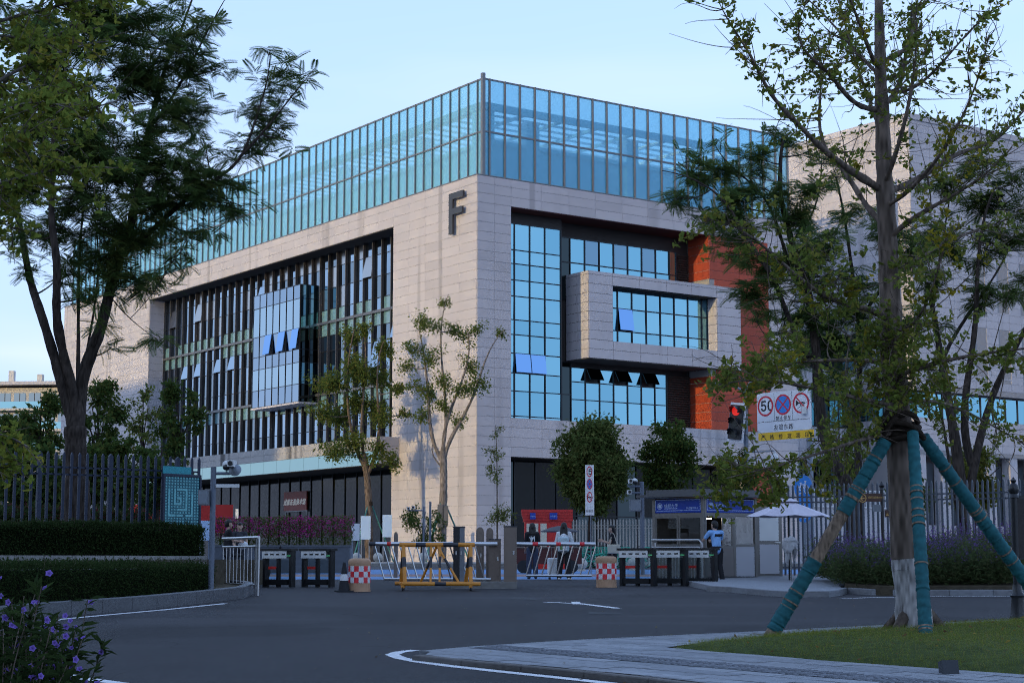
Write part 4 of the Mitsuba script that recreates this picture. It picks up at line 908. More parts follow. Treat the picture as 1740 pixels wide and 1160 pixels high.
for k in range(n):
    a = 2 * PI * k / n
    tube(um + '__rib', W0, [(uc[0], uc[1], zt_u - .06), (uc[0] + R_u * math.cos(a), uc[1] + R_u * math.sin(a), zr_ - .015)], .008, 'steel', 5)
box(um + '__base', Fr(uc, .4), (-.25, -.25, 0), (.25, .25, .1), 'concrete')
bg = gpt(1344, 46.2); sk = thing('covered_fan', 'object wrapped in white plastic beside the umbrella pole', 'wrapped object')
mat('plastic_film', (.36, .36, .37), .35)
tube(sk + '__stand', W0, [bg, bg + (0, 0, 1.0)], .02, 'steel')
v = trimesh.creation.icosphere(subdivisions=3).vertices; f_ = trimesh.creation.icosphere(subdivisions=3).faces
vv = v * (.19, .10, .15); vv[:, 2] += np.where(v[:, 2] < -.2, -.5 * (meshkit.noise(v * 3.5) > .55) * (-v[:, 2]), 0); vv *= (1 + .9 * (meshkit.fbm(v * 3)[:, None] - .5))
put(sk + '__plastic_cover', (vv + bg + (0, 0, 1.15), f_), 'plastic_film', smooth=True)

# ---------------------------------------------------------------- vegetation helpers
scene['mat_leaf'] = {'type': 'principledthin', 'base_color': {'type': 'mesh_attribute', 'name': 'vertex_color'}, 'roughness': .55, 'spec_trans': 0.0, 'diff_trans': 1.0, 'eta': 1.4}
scene['mat_petal'] = {'type': 'principledthin', 'base_color': {'type': 'mesh_attribute', 'name': 'vertex_color'}, 'roughness': .7, 'spec_trans': 0.0, 'diff_trans': .8, 'eta': 1.3}
def bark_fn(base, s=1.0):
    def fn(p, n, uv):
        v = noise(p.x * 26 * s, p.y * 26 * s, p.z * 5 * s); w = fbm(p.x * 5, p.y * 5, p.z * 2, 3)
        return mi.Color3f(*base) * (.28 + 1.05 * v) * (.6 + .8 * w)
    return mikit.proc(fn)
mat('bark_grey', bark_fn((.19, .165, .15)), .9, spec=.15)
mat('bark_ginkgo', bark_fn((.17, .13, .105)), .9, spec=.15)
mat('bark_dark', bark_fn((.055, .043, .036)), .9, spec=.15)
mat('bark_brown', bark_fn((.15, .115, .09)), .9, spec=.15)
mat('lime_wash', bark_fn((.44, .42, .41), 1.4), .9, spec=.1)
mat('bare_pole', bark_fn((.24, .17, .12), 1.5), .85)
mat('teal_wrap', speck((.017, .105, .12), 18, .6, .7), .75, spec=.25)
mat('rope_brown', speck((.035, .026, .02), 30, .6, .4), .95, spec=.1)
mat('hedge_core', (.008, .010, .006), .95, spec=.05)

def T_frond(n=14, pw=.027, pl=.30):
    V, F = [], []
    for i in range(n):
        x = .12 + .84 * i / (n - 1); z = -.35 * x * x
        L = pl * (.55 + .45 * math.sin(PI * (.15 + .8 * i / n)))
        for s in (-1, 1):
            a = 1.05 - .45 * i / n
            d = np.array([math.cos(a), s * math.sin(a), -.18]); b = np.array([x, 0, z]); sd = np.array([-s * math.sin(a), math.cos(a) * 1.0, 0]) * pw * s
            k = len(V); V += [b, b + d * L * .45 + sd, b + d * L, b + d * L * .45 - sd]; F += [(k, k + 1, k + 2), (k, k + 2, k + 3)]
    return np.array(V), np.array(F)
def T_fan():
    V = [(0, 0, 0)] + [((.78 if k == 2 else 1.0 - .07 * abs(k - 2) * 0) * math.cos(t), .95 * math.sin(t), .12 * abs(math.sin(t))) for k, t in enumerate(np.linspace(-.95, .95, 5))]
    return np.array(V), np.array([(0, k, k + 1) for k in range(1, 5)])
def T_leaf(w=.26): return np.array([(0, 0, 0), (.5, w, .06), (1, 0, -.08), (.5, -w, .06)]), np.array([(0, 2, 1), (0, 3, 2)])
def T_blade(): return np.array([(0, .0, 0), (.0, .05, 0), (1, 0.02, -.12)]), np.array([(0, 1, 2)])
def T_petal():
    V = [(0, 0, 0)] + [((1.0 if k % 2 == 0 else .72) * math.cos(t), (1.0 if k % 2 == 0 else .72) * math.sin(t), .35) for k, t in enumerate(np.linspace(0, 2 * PI, 11)[:-1])]
    return np.array(V), np.array([(0, 1 + k, 1 + (k + 1) % 10) for k in range(10)])
FROND, FAN, LEAF, SLIM, BLADE = T_frond(), T_fan(), T_leaf(), T_leaf(.12), T_blade()
def unitv(a): return a / np.maximum(np.linalg.norm(a, axis=-1, keepdims=True), 1e-9)
def leafset(tmpl, pos, X, size, rng, cols, up=(0, 0, 1), wild=.5):
    """One mesh of copies of a template: its x axis along X, its z axis near up. cols: list of colours picked at random."""
    tv, tf = tmpl; n = len(pos)
    X = unitv(X); Z = np.array(up, float) + rng.normal(size=(n, 3)) * wild
    Y = unitv(np.cross(Z, X)); Z = np.cross(X, Y)
    R = np.stack([X, Y, Z], -1) * np.broadcast_to(np.asarray(size, float), (n,))[:, None, None]
    V = np.einsum('nij,kj->nki', R, tv) + pos[:, None]
    F = tf[None] + (np.arange(n) * len(tv))[:, None, None]
    C = np.array(cols, float)[rng.integers(0, len(cols), n)] * rng.uniform(.75, 1.25, (n, 1))
    return V.reshape(-1, 3), F.reshape(-1, 3), np.repeat(C, len(tv), 0)
class Leaves:
    def __init__(s): s.v, s.f, s.c, s.n = [], [], [], 0
    def add(s, vfc):
        v, f, c = vfc; s.v.append(v); s.f.append(f + s.n); s.c.append(c); s.n += len(v)
    def put(s, key, m='leaf'): return put(key, (np.vstack(s.v), np.vstack(s.f)), m, color=np.clip(np.vstack(s.c), 0, 1))
def curve(P, n=10):
    """A smooth path through the points."""
    from scipy.interpolate import CubicSpline, PchipInterpolator
    P = np.asarray(P, float)
    if len(P) < 3: return np.linspace(P[0], P[-1], n)
    t = np.concatenate([[0], np.cumsum(np.linalg.norm(np.diff(P, axis=0), axis=1))])
    return CubicSpline(t, P)(np.linspace(0, t[-1], n)) if len(P) < 9 else PchipInterpolator(t, P)(np.linspace(0, t[-1], n))
def wob(P, rng, a):
    P = np.array(P, float); P[1:-1] += rng.normal(size=P[1:-1].shape) * a
    return P
PAL_JAC = [(.085, .14, .042), (.10, .155, .045), (.07, .12, .038), (.13, .16, .045)]
PAL_GINK = [(.10, .135, .022), (.12, .15, .025), (.08, .115, .022), (.16, .16, .022)]
PAL_BROAD = [(.065, .105, .028), (.08, .12, .03), (.05, .085, .025), (.11, .12, .03)]
PAL_LIGHT = [(.12, .155, .04), (.14, .17, .04), (.10, .135, .04), (.16, .145, .04)]

def tree(key, label, Y, limbs, clumps, kind, rng, bark='bark_dark', group=None, pal=PAL_BROAD, lsize=.12, dens=.03, cat='tree', twig=.012, limb_shift=None, depth=1.0, twig_n=5):
    """limbs: [(pixels [(x, y[, dY])], radius at start, radius at end)] at the distance Y; clumps: (x, y, radius in pixels[, dY])."""
    t = thing(key, label, cat, group); s = Y / FOCAL
    tk, bh = MB(), MB(); spine = []
    for li, (pp, r0, r1) in enumerate(limbs):
        P = [at(p[0], p[1], Y + (p[2] if len(p) > 2 else 0)) for p in pp]
        C = curve(wob(P, rng, .02), 6 + 5 * len(P)); rr = np.linspace(r0, r1, len(C))
        (tk if li == 0 else bh).tube(C, rr * (1 + .06 * rng.normal(size=len(C))), 10 if r0 > .1 else 7)
        spine.append(np.column_stack([C, rr]))
    S = np.vstack(spine); lv = Leaves(); N = 0
    for c in clumps:
        c = tuple(c) + (0,) * (4 - len(c)); r = c[2] * s * (1.32 if kind == 'frond' else 1.1)
        cen = at(c[0], c[1], Y + (c[3] if c[3] else rng.uniform(-1, 1) * depth * r))
        d = np.linalg.norm(S[:, :3] - cen, axis=1) + .6 * np.maximum(S[:, 2] - cen[2] + .2, 0) * 2
        j = int(np.argmin(d)); a = S[j, :3]
        L = np.linalg.norm(cen - a)
        base_r = min(S[j, 3] * .7, twig * 1.3 + .010 * L)
        br_ = curve([a, a * .55 + cen * .45 + (0, 0, -.08 * L), cen], 8)
        bh.tube(br_, np.linspace(base_r, twig * .8, 8), 6)
        k = max(3, int(twig_n * (c[2] / 40) ** 1.2) + 2)
        tips = cen + unitv(rng.normal(size=(k, 3))) * r * rng.uniform(.35, 1.0, (k, 1)) * (1, depth, .85)
        nl = max(6, int(dens * c[2] ** 2))
        per = max(1, nl // k)
        for tp in tips:
            st = br_[rng.integers(4, 8)]
            tw = curve([st, (st + tp) / 2 + (0, 0, .04) + rng.normal(size=3) * .05 * r, tp], 5)
            bh.tube(tw, np.linspace(twig * .7, twig * .25, 5), 4, cap=False)
            if kind == 'frond':
                g = max(1, per // 5)
                for q in range(g):
                    p = tw[-1] if q == 0 else tw[0] + (tw[-1] - tw[0]) * rng.uniform(.35, 1) + rng.normal(size=3) * .06
                    m = rng.integers(4, 7); ang = rng.uniform(0, 2 * PI) + np.arange(m) * 2 * PI / m
                    X = np.column_stack([np.cos(ang), np.sin(ang), rng.uniform(-.45, .55, m)]) + (rng.normal(size=3) * (.55, .55, .3))[None]
                    lv.add(leafset(FROND, np.repeat(p[None], m, 0), X, lsize * rng.uniform(.7, 1.25, m), rng, pal, wild=.45)); N += m
            elif kind == 'fan':
                for q in range(max(1, per // 4)):
                    p = tw[0] + (tw[-1] - tw[0]) * rng.uniform(.15, 1) + rng.normal(size=3) * .04 * r
                    m = rng.integers(3, 6); X = rng.normal(size=(m, 3)) * (1, 1, .6) + (0, 0, -.35)
                    lv.add(leafset(FAN, p + rng.normal(size=(m, 3)) * lsize * .6, X, lsize * rng.uniform(.75, 1.2, m), rng, pal, wild=1.0)); N += m
            else:
                u = rng.uniform(.1, 1.05, (per, 1)); p = tw[0] + (tw[-1] - tw[0]) * u + rng.normal(size=(per, 3)) * r * .22
                X = rng.normal(size=(per, 3)) + (0, 0, -.3) + .5 * unitv(p - cen)
                lv.add(leafset(LEAF, p, X, lsize * rng.uniform(.7, 1.3, per), rng, pal, wild=.9)); N += per
    put(t + '__trunk', tk, bark, smooth=50); put(t + '__branches', bh, bark, smooth=50)
    stuff(lv.put(t + '__crown'))
    return t
def px_radius(w, Y): return w / 2 * Y / FOCAL

# ---------------------------------------------------------------- trees
R0 = np.random.default_rng(11)
Y = 43.0
tree('feathery_tree', 'large dark feathery leaved tree with several stems behind the left fence', Y, [
    ([(128, 925), (131, 850), (130, 775), (128, 725)], .34, .27),
    ([(126, 735), (98, 624), (67, 526), (49, 464, 1), (27, 357, 1.5), (9, 303, 2), (-10, 200, 2)], .15, .03),
    ([(128, 735), (116, 642), (99, 535, -.5), (94, 446, -1), (89, 390, -1), (92, 250, -1), (100, 120, -1), (130, 20, -1)], .14, .025),
    ([(131, 730), (137, 660, .3), (170, 553, .5), (192, 464, .8), (223, 375, 1), (254, 214, 1), (280, 120, 1), (308, 54, 1.5), (330, -10, 1.5)], .18, .022),
    ([(200, 440, .8), (270, 380, .3), (343, 321, -.3), (406, 268, -.8), (430, 210, -.9), (446, 165, -1), (459, 85, -1.2)], .075, .010),
    ([(406, 268, -.8), (445, 225, -1), (490, 170, -1.3), (535, 116, -1.5)], .04, .008),
    ([(252, 220, 1), (300, 150, .5), (345, 60, 0), (385, -5, 0)], .05, .010),
    ([(128, 715, .3), (134, 580, 1.5), (138, 375, 2), (160, 250, 2)], .06, .02), ([(134, 690, .3), (150, 590, 2), (165, 480, 2.5), (150, 330, 2.5)], .045, .015),
    ([(185, 500, .6), (235, 555, -.2), (268, 577, -.6)], .018, .007)],
    [(60, 60, 85), (150, 40, 85), (245, 40, 70), (320, 50, 45), (300, 120, 50), (200, 130, 75), (100, 150, 85), (30, 180, 70), (160, 230, 75), (260, 220, 65), (330, 200, 45), (70, 280, 75), (230, 310, 70), (310, 290, 55), (150, 330, 65),
     (372, 115, 26), (350, 30, 24), (428, 175, 30), (460, 140, 30), (487, 118, 28), (500, 140, 26), (452, 215, 36), (478, 190, 38), (430, 255, 38), (490, 230, 26), (385, 310, 50), (330, 350, 52), (280, 390, 52), (230, 400, 52), (185, 440, 40), (300, 430, 34), (120, 440, 40),
     (258, 470, 36), (215, 475, 42), (276, 580, 24, -.6), (150, 500, 34), (20, 330, 60), (170, 560, 22), (190, 590, 20), (350, 395, 24), (410, 350, 26), (350, 250, 40), (280, 330, 50), (195, 380, 50), (20, 250, 60), (60, 400, 50), (110, 380, 50), (205, 470, 40), (170, 410, 52), (240, 270, 60), (290, 180, 55), (200, 60, 60), (270, 345, 50), (40, 445, 32), (325, 120, 36), (345, 165, 30), (120, 60, 60), (80, 220, 60), (170, 300, 60), (130, 250, 60), (290, 80, 45), (240, 130, 55), (390, 345, 32), (345, 300, 40), (100, 470, 26), (520, 125, 14), (455, 88, 14)],
    'frond', R0, lsize=.40, dens=.078, pal=PAL_JAC, twig=.013)
def ginkgo_shoots(limbs, toP, rng, pal, ypal, yprob, leafr, per_m, bare, hang, gb_, gtw, glv, skip=lambda p: False, rscale=1.0, ln_=(.2, 1.25)):
    for pp, r0 in limbs:
        Cc = curve(wob([toP(*p) for p in pp], rng, .03), 30); L = np.linalg.norm(np.diff(Cc, axis=0), axis=1).sum()
        gb_.tube(Cc, np.linspace(r0 * rscale, .006, 30) * (1 + .08 * rng.normal(size=30)), 8)
        for k in range(int(L * per_m)):
            u = rng.uniform(.12, 1) ** .85; j = min(28, int(u * 29)); b = Cc[j]; tdir = unitv(Cc[j + 1] - Cc[max(0, j - 1)])
            ln = rng.uniform(*ln_) * (1 - .45 * u); d = unitv(tdir * .5 + rng.normal(size=3) * .8 + (0, 0, hang))
            e = b + d * ln; m_ = b + d * ln * .5 + rng.normal(size=3) * .05 * ln
            if skip(e) or skip(m_): continue
            gtw.tube(curve([b, m_, e], 6), np.linspace(.0075, .0028, 6), 4, cap=False)
            if rng.uniform() < bare:
                gtw.tube(curve([e, e + d * ln * .5, e + d * ln + rng.normal(size=3) * .1], 5), np.linspace(.0028, .0018, 5), 4, cap=False); continue
            pl = ypal if rng.uniform() < yprob else pal; sh_ = curve([b, m_, e], 6)
            for q in range(max(2, int(ln * 12))):
                p = sh_[0] + (sh_[-1] - sh_[0]) * rng.uniform(.1, 1) + rng.normal(size=3) * .02
                m = rng.integers(3, 6); X = rng.normal(size=(m, 3)) + (0, 0, -.25)
                glv.add(leafset(FAN, p + unitv(X) * .03, X, leafr * rng.uniform(.7, 1.2, m), rng, pl, wild=1.0))
t = thing('ginkgo_tree', 'ginkgo branches with bright fan shaped leaves hanging in at upper left, trunk beyond the frame', 'tree')
lg, lt_, ll = MB(), MB(), Leaves(); YG = 17.0; RG = np.random.default_rng(77)
lp = lambda x, y, dy=0: at(x, y, YG + dy)
tk = MB().tube(curve([lp(-380, 1400), lp(-370, 900), lp(-360, 500), lp(-350, 100), lp(-345, -260)], 40), np.linspace(.17, .07, 40), 14); put(t + '__trunk', tk, 'bark_grey', smooth=60)
LL = [([(-352, 210), (-100, 80), (60, 20), (215, -20)], .045), ([(-356, 330), (-100, 200), (50, 110), (185, 70)], .045), ([(-358, 430), (-100, 290), (60, 220), (205, 170)], .045), ([(-360, 520), (-130, 370), (30, 300), (190, 285)], .04), ([(-362, 580), (-150, 460), (-20, 380), (35, 395)], .03),
      ([(-350, 120), (-120, -10), (60, -70), (180, -90)], .04), ([(-366, 780), (-150, 750), (-40, 735), (50, 760)], .03), ([(-356, 300, .5), (-80, 150, .9), (90, 130, 1.2), (160, 150, 1.2)], .04), ([(-356, 360, -.5), (-80, 260, -.9), (40, 180, -1.2), (130, 190, -1.3)], .04), ([(-350, 160, .6), (-60, 50, 1), (60, 60, 1.2), (140, 40, 1.3)], .04), ([(-366, 820), (-180, 800), (-60, 790), (20, 800)], .025), ([(-358, 470, .6), (-100, 340, 1), (20, 250, 1.2), (110, 260, 1.4)], .035)]
ginkgo_shoots(LL, lp, RG, [(.19, .24, .045), (.23, .27, .05), (.15, .20, .04), (.28, .28, .05)], [(.34, .30, .05)], .06, .058, 26, .05, -.25, lg, lt_, ll, ln_=(.2, .85))
put(t + '__limbs', lg, 'bark_grey', smooth=60); stuff(put(t + '__twigs', lt_, 'bark_brown')); stuff(ll.put(t + '__crown'))

def round_tree(label, px, Y, box_, ybase, n, lsize, pal, rng, group=None, dens=.06, key='broadleaf_tree', tr=.12, rel=.34, cat='tree', bark='bark_dark', twig_n=5):
    """A tree whose crown fills the ellipse of the pixel box (x0, y0, x1, y1)."""
    x0, y0, x1, y1 = box_; cx, cy, rx, ry = (x0 + x1) / 2, (y0 + y1) / 2, (x1 - x0) / 2, (y1 - y0) / 2
    cl = []
    while len(cl) < n:
        u, v = rng.uniform(-1, 1, 2)
        if u * u + v * v > 1: continue
        r = rel * min(rx, ry) * rng.uniform(.7, 1.2)
        w = .85 - .28 * max(v, -1) * 0
        cl.append((cx + u * (rx - r * .7), cy + v * (ry - r * .7), r, float(rng.uniform(-1, 1) * math.sqrt(max(.05, 1 - u * u - v * v)) * rx * Y / FOCAL * .8)))
    lim = [([(px, ybase), (px + (cx - px) * .3, (ybase + cy) / 2), (cx, cy), (cx + rng.uniform(-.1, .1) * rx, y0 + .35 * ry)], tr, .02)]
    for k in range(4):
        a = (-.9 + .6 * k)
        lim.append(([(px + (cx - px) * .5, cy * .7 + ybase * .3), (cx + a * rx * .4, cy), (cx + a * rx * .75, cy - .35 * ry)], tr * .45, .015))
    return tree(key, label, Y, lim, cl, 'leaf', rng, bark, group, pal, lsize, dens, cat, .012, twig_n=twig_n)
R1 = np.random.default_rng(23)
for lab, px, Y_, bx_, pal, n in (
    ('dark green tree in front of the far flats, left of the feathery tree trunk', 65, 70, (18, 652, 118, 790), PAL_BROAD, 26),
    ('tall leafy tree right behind the feathery tree trunk', 165, 74, (112, 628, 222, 800), PAL_BROAD, 34),
    ('thin pale leaved tree against the shaded end of the gallery wall', 243, 80, (200, 648, 285, 790), PAL_LIGHT, 22),
    ('dense tree in front of the left end of the gallery windows', 300, 72, (255, 636, 350, 800), PAL_BROAD, 30),
    ('low dark tree mass above the left end of the fence', 25, 62, (-40, 700, 70, 810), PAL_BROAD, 22),
    ('low dark tree above the middle of the left fence', 190, 64, (120, 735, 260, 880), PAL_BROAD, 34),
    ('dense low tree right behind the left end of the picket fence', 60, 58, (-20, 745, 130, 900), PAL_BROAD, 34),
    ('dense low tree behind the picket fence just left of the teal panel', 265, 66, (215, 735, 330, 880), PAL_BROAD, 28)):
    round_tree(lab, px, Y_, bx_, 960, n, .20, pal, R1, 'trees behind the left fence', twig_n=4, dens=.34 if pal is PAL_BROAD else .2)
def guyed(t, px, Y, ytop, spread, m='teal_stake'):
    s = Y / FOCAL; c = at(px, ytop, Y)
    for a in (.3, 2.2, 4.1):
        f = np.array([c[0] + spread * math.cos(a), Y + spread * math.sin(a), gz(Y)])
        put(t + '__stake', MB().tube([f, c + (0.12 * math.cos(a), .12 * math.sin(a), 0)], .045, 7), m, smooth=50)
    put(t + '__stake_collar', MB().tube([c - (0, 0, .1), c + (0, 0, .15)], .2, 10), 'rope_brown')
mat('teal_stake', (.035, .16, .15), .7)
R2 = np.random.default_rng(31)
Y = 107.0
tA = tree('street_tree', 'staked street tree in front of the gallery windows, left of the lit wall', Y, [
    ([(628, 956), (627, 880), (624, 810), (617, 770)], .26, .2), ([(622, 800), (600, 740), (590, 650), (602, 560)], .13, .03), ([(624, 805), (642, 750), (640, 650), (652, 580)], .13, .03), ([(620, 785), (615, 700), (622, 600), (618, 555)], .12, .03)],
    [(600, 572, 24), (625, 560, 20), (655, 590, 26), (600, 620, 32), (645, 640, 32), (570, 650, 32), (532, 645, 18), (610, 680, 36), (655, 700, 32), (570, 710, 32), (540, 700, 24), (675, 660, 18), (600, 750, 32), (560, 762, 26), (640, 770, 26), (668, 780, 18), (690, 700, 14), (620, 640, 30)],
    'leaf', R2, 'bark_brown', 'staked street trees by the gallery', [(.11, .155, .04), (.13, .175, .042), (.095, .14, .038), (.16, .165, .045)], .20, .95, twig=.02)
guyed(tA, 628, Y, 856, 1.6)
Y = 99.0
tB = tree('street_tree', 'staked street tree with a forked trunk in front of the lit gallery corner', Y, [
    ([(752, 958), (752, 880), (754, 800), (752, 765)], .27, .2), ([(750, 780), (735, 740), (728, 680), (722, 610), (712, 560)], .13, .03), ([(756, 775), (772, 730), (800, 680), (825, 610), (858, 560)], .13, .02), ([(754, 770), (765, 700), (790, 630), (795, 562)], .12, .03), ([(750, 770), (757, 690), (748, 590), (762, 500)], .11, .02), ([(748, 790), (735, 765), (738, 745)], .05, .02)],
    [(715, 545, 26), (740, 555, 20), (757, 515, 15), (700, 590, 22), (690, 620, 20), (735, 605, 26), (765, 560, 18), (790, 570, 22), (815, 560, 16), (850, 562, 14), (800, 615, 24), (812, 650, 22), (790, 660, 26), (760, 645, 24), (730, 665, 26), (702, 655, 17), (716, 705, 20), (780, 715, 20), (755, 690, 20)],
    'leaf', R2, 'bark_grey', 'staked street trees by the gallery', [(.11, .155, .04), (.13, .175, .042), (.095, .14, .038), (.16, .165, .045)], .16, .75, twig=.02)
guyed(tB, 752, Y, 852, 1.7)
box(tB + '__trunk_guard', Fr(gpt(752, Y - .35)), (-.3, -.1, 2.1), (.0, .1, 3.4), 'booth_roof'); box(tB + '__trunk_guard', Fr(gpt(752, Y - .35)), (.05, -.1, 2.2), (.3, .1, 3.3), 'booth_roof')
tree('sapling', 'thin young tree with pale green tufts in front of the gallery corner', 96.0, [([(846, 960), (845, 880), (844, 800), (842, 722)], .06, .015)],
     [(842, 735, 14), (836, 765, 14), (848, 775, 16), (840, 800, 16), (830, 790, 10), (846, 815, 12), (848, 868, 20), (858, 880, 18), (840, 878, 16), (866, 868, 10)], 'leaf', R2, 'bark_brown', None, PAL_LIGHT, .13, .6, twig=.012)
round_tree('rounded dark green bush at the foot of the lit gallery corner', 715, 92, (668, 856, 768, 930), 958, 26, .15, PAL_BROAD, R2, dens=0.42, key='garden_bush', tr=.06, cat='bush')
round_tree('rounded glossy tree behind the white speed sign', 1005, 82, (932, 700, 1078, 880), 963, 85, .19, [(.10, .135, .04), (.12, .15, .045), (.075, .11, .032), (.15, .16, .05)], R2, 'round crowned trees before the street windows', dens=0.42, tr=.14)
round_tree('smaller rounded tree between the speed sign and the guard booth', 1140, 84, (1082, 706, 1192, 850), 963, 66, .19, PAL_BROAD, R2, 'round crowned trees before the street windows', dens=0.42, tr=.13)
round_tree('small dark tree behind the guard booth roof', 1255, 60, (1205, 752, 1300, 870), 975, 22, .13, PAL_BROAD, R2, dens=0.31, tr=.08)
round_tree('yellowish green bush behind the right end of the fence', 1655, 62, (1590, 752, 1720, 880), 970, 34, .15, [(.13, .14, .03), (.11, .13, .03), (.16, .14, .03)], R2, dens=0.34, key='garden_bush', tr=.06, cat='bush')
round_tree('light green small tree behind the fence between the leaning trunk and the sign', 1420, 60, (1372, 690, 1480, 900), 972, 30, .14, PAL_LIGHT, R2, dens=0.21, tr=.07)
round_tree('low green bush behind the fence right of the ginkgo trunk', 1570, 60, (1500, 790, 1600, 890), 972, 20, .14, PAL_BROAD, R2, dens=0.23, key='garden_bush', tr=.05, cat='bush')
R3 = np.random.default_rng(41)
Y = 55.0
tj = tree('feathery_tree', 'large dark feathery leaved tree with a leaning trunk behind the right fence', Y, [
    ([(1450, 970), (1448, 900), (1440, 835), (1412, 770), (1394, 690), (1386, 600), (1372, 500), (1345, 410), (1325, 320), (1330, 240)], .26, .05),
    ([(1462, 950, 1), (1460, 800, 1.5), (1458, 690, 1.5), (1462, 590, 1.5), (1452, 480, 1), (1435, 380, 1), (1420, 300, 1)], .15, .03),
    ([(1386, 620), (1340, 540, -.5), (1310, 470, -1), (1270, 400, -1.3), (1230, 340, -1.5), (1165, 300, -1.8), (1125, 290, -1.8)], .10, .012),
    ([(1372, 500), (1330, 420, .8), (1290, 330, 1), (1240, 280, 1), (1210, 230, 1)], .08, .012), ([(1455, 560, 1.5), (1500, 490, 1), (1550, 430, .5), (1585, 390, .5)], .08, .015),
    ([(1386, 600), (1320, 590, -1), (1285, 545, -1.4)], .04, .01), ([(1345, 410), (1390, 330, 1), (1395, 250, 1.2)], .05, .01)],
    [(1180, 298, 40), (1148, 332, 32), (1230, 290, 42), (1290, 265, 40), (1330, 235, 36), (1240, 340, 44), (1300, 320, 52), (1200, 368, 34), (1270, 380, 46), (1340, 370, 54), (1400, 300, 40), (1290, 440, 42), (1268, 500, 40), (1310, 480, 38), (1360, 450, 56), (1400, 420, 56), (1440, 470, 52), (1480, 520, 52), (1380, 540, 54),
     (1430, 580, 54), (1330, 560, 36), (1288, 535, 26), (1480, 600, 42), (1420, 640, 36), (1530, 440, 44), (1570, 420, 40), (1545, 540, 36), (1350, 620, 26), (1250, 415, 34), (1165, 265, 16), (1225, 240, 14), (1390, 250, 24), (1450, 360, 36), (1500, 400, 40)],
    'frond', R3, lsize=.44, dens=.115, pal=PAL_JAC, twig=.014)
tree('feathery_tree', 'sparser feathery leaved tree with forked trunks at the right edge', 52.0, [
    ([(1640, 985), (1638, 900), (1634, 840), (1624, 760), (1606, 660), (1592, 560), (1575, 480)], .24, .06), ([(1640, 870), (1666, 740, .5), (1700, 640, 1), (1742, 560, 1), (1780, 470, 1)], .15, .05), ([(1652, 790, .3), (1642, 670, 0), (1655, 570, -.5), (1662, 440, -.8), (1690, 320, -1)], .13, .03),
    ([(1600, 620), (1640, 540, 1), (1690, 470, 1.4), (1730, 380, 1.5)], .07, .02), ([(1585, 520), (1600, 420, .5), (1615, 330, .5)], .06, .015), ([(1640, 900), (1612, 800, -.8), (1600, 700, -1), (1580, 640, -1.2)], .08, .02)],
    [(1600, 320, 34), (1660, 350, 38), (1700, 330, 34), (1735, 300, 28), (1620, 420, 38), (1680, 430, 40), (1730, 400, 36), (1580, 480, 32), (1650, 500, 34), (1710, 500, 34), (1742, 470, 28), (1680, 270, 28), (1590, 385, 32), (1715, 600, 16), (1560, 620, 18), (1600, 550, 22), (1735, 350, 30), (1640, 290, 24)],
    'frond', R3, lsize=.42, dens=.11, pal=[(.075, .11, .03), (.095, .125, .032), (.06, .095, .028)], twig=.014)

# ---------------------------------------------------------------- ginkgo on the lawn with its support poles
R4 = np.random.default_rng(53)
GYd = 24.5
gk_ = thing('ginkgo_tree', 'ginkgo with a lime washed trunk foot on the lawn, propped by teal wrapped poles', 'tree')
def gp(x, y, dy=0): return at(x, y, GYd + dy)
trunk_px = [(1556, 1075), (1554, 1060), (1548, 1000), (1541, 950), (1533, 850), (1528, 760), (1524, 680), (1518, 600), (1512, 500), (1508, 400), (1503, 300), (1499, 200), (1496, 110), (1493, 0), (1490, -120)]
trad = [.27, .22, .195, .182, .175, .17, .165, .15, .135, .12, .105, .085, .07, .05, .03]
C = curve([gp(*p) for p in trunk_px], 70); rr = np.interp(np.linspace(0, 1, 70), np.linspace(0, 1, 15), trad) * (1 + .04 * R4.normal(size=70))
zl = gp(1541, 950)[2]
up_ = C[:, 2] > zl
tm = MB().tube(C[up_], rr[up_], 18); put(gk_ + '__trunk', tm, 'bark_ginkgo', smooth=60)
put(gk_ + '__lime_washed_foot', MB().tube(C[~up_][-60:], rr[~up_][-60:] * 1.0, 18).tube([C[~up_][-1], C[up_][0]], [rr[~up_][-1] * 1.0, rr[up_][0] * .995], 18, cap=False), 'lime_wash', smooth=60)
rt = MB()
for a in (.2, 1.3, 2.6, 3.8, 5.0):
    b = gp(1556, 1066); e = np.array([math.cos(a), math.sin(a), 0])
    rt.tube([b + (0, 0, .22) + e * .16, b + e * .30 + (0, 0, .08), b + e * .48 + (0, 0, -.05)], [.10, .08, .04], 8)
put(gk_ + '__root_flare', rt, 'bark_brown', smooth=60)
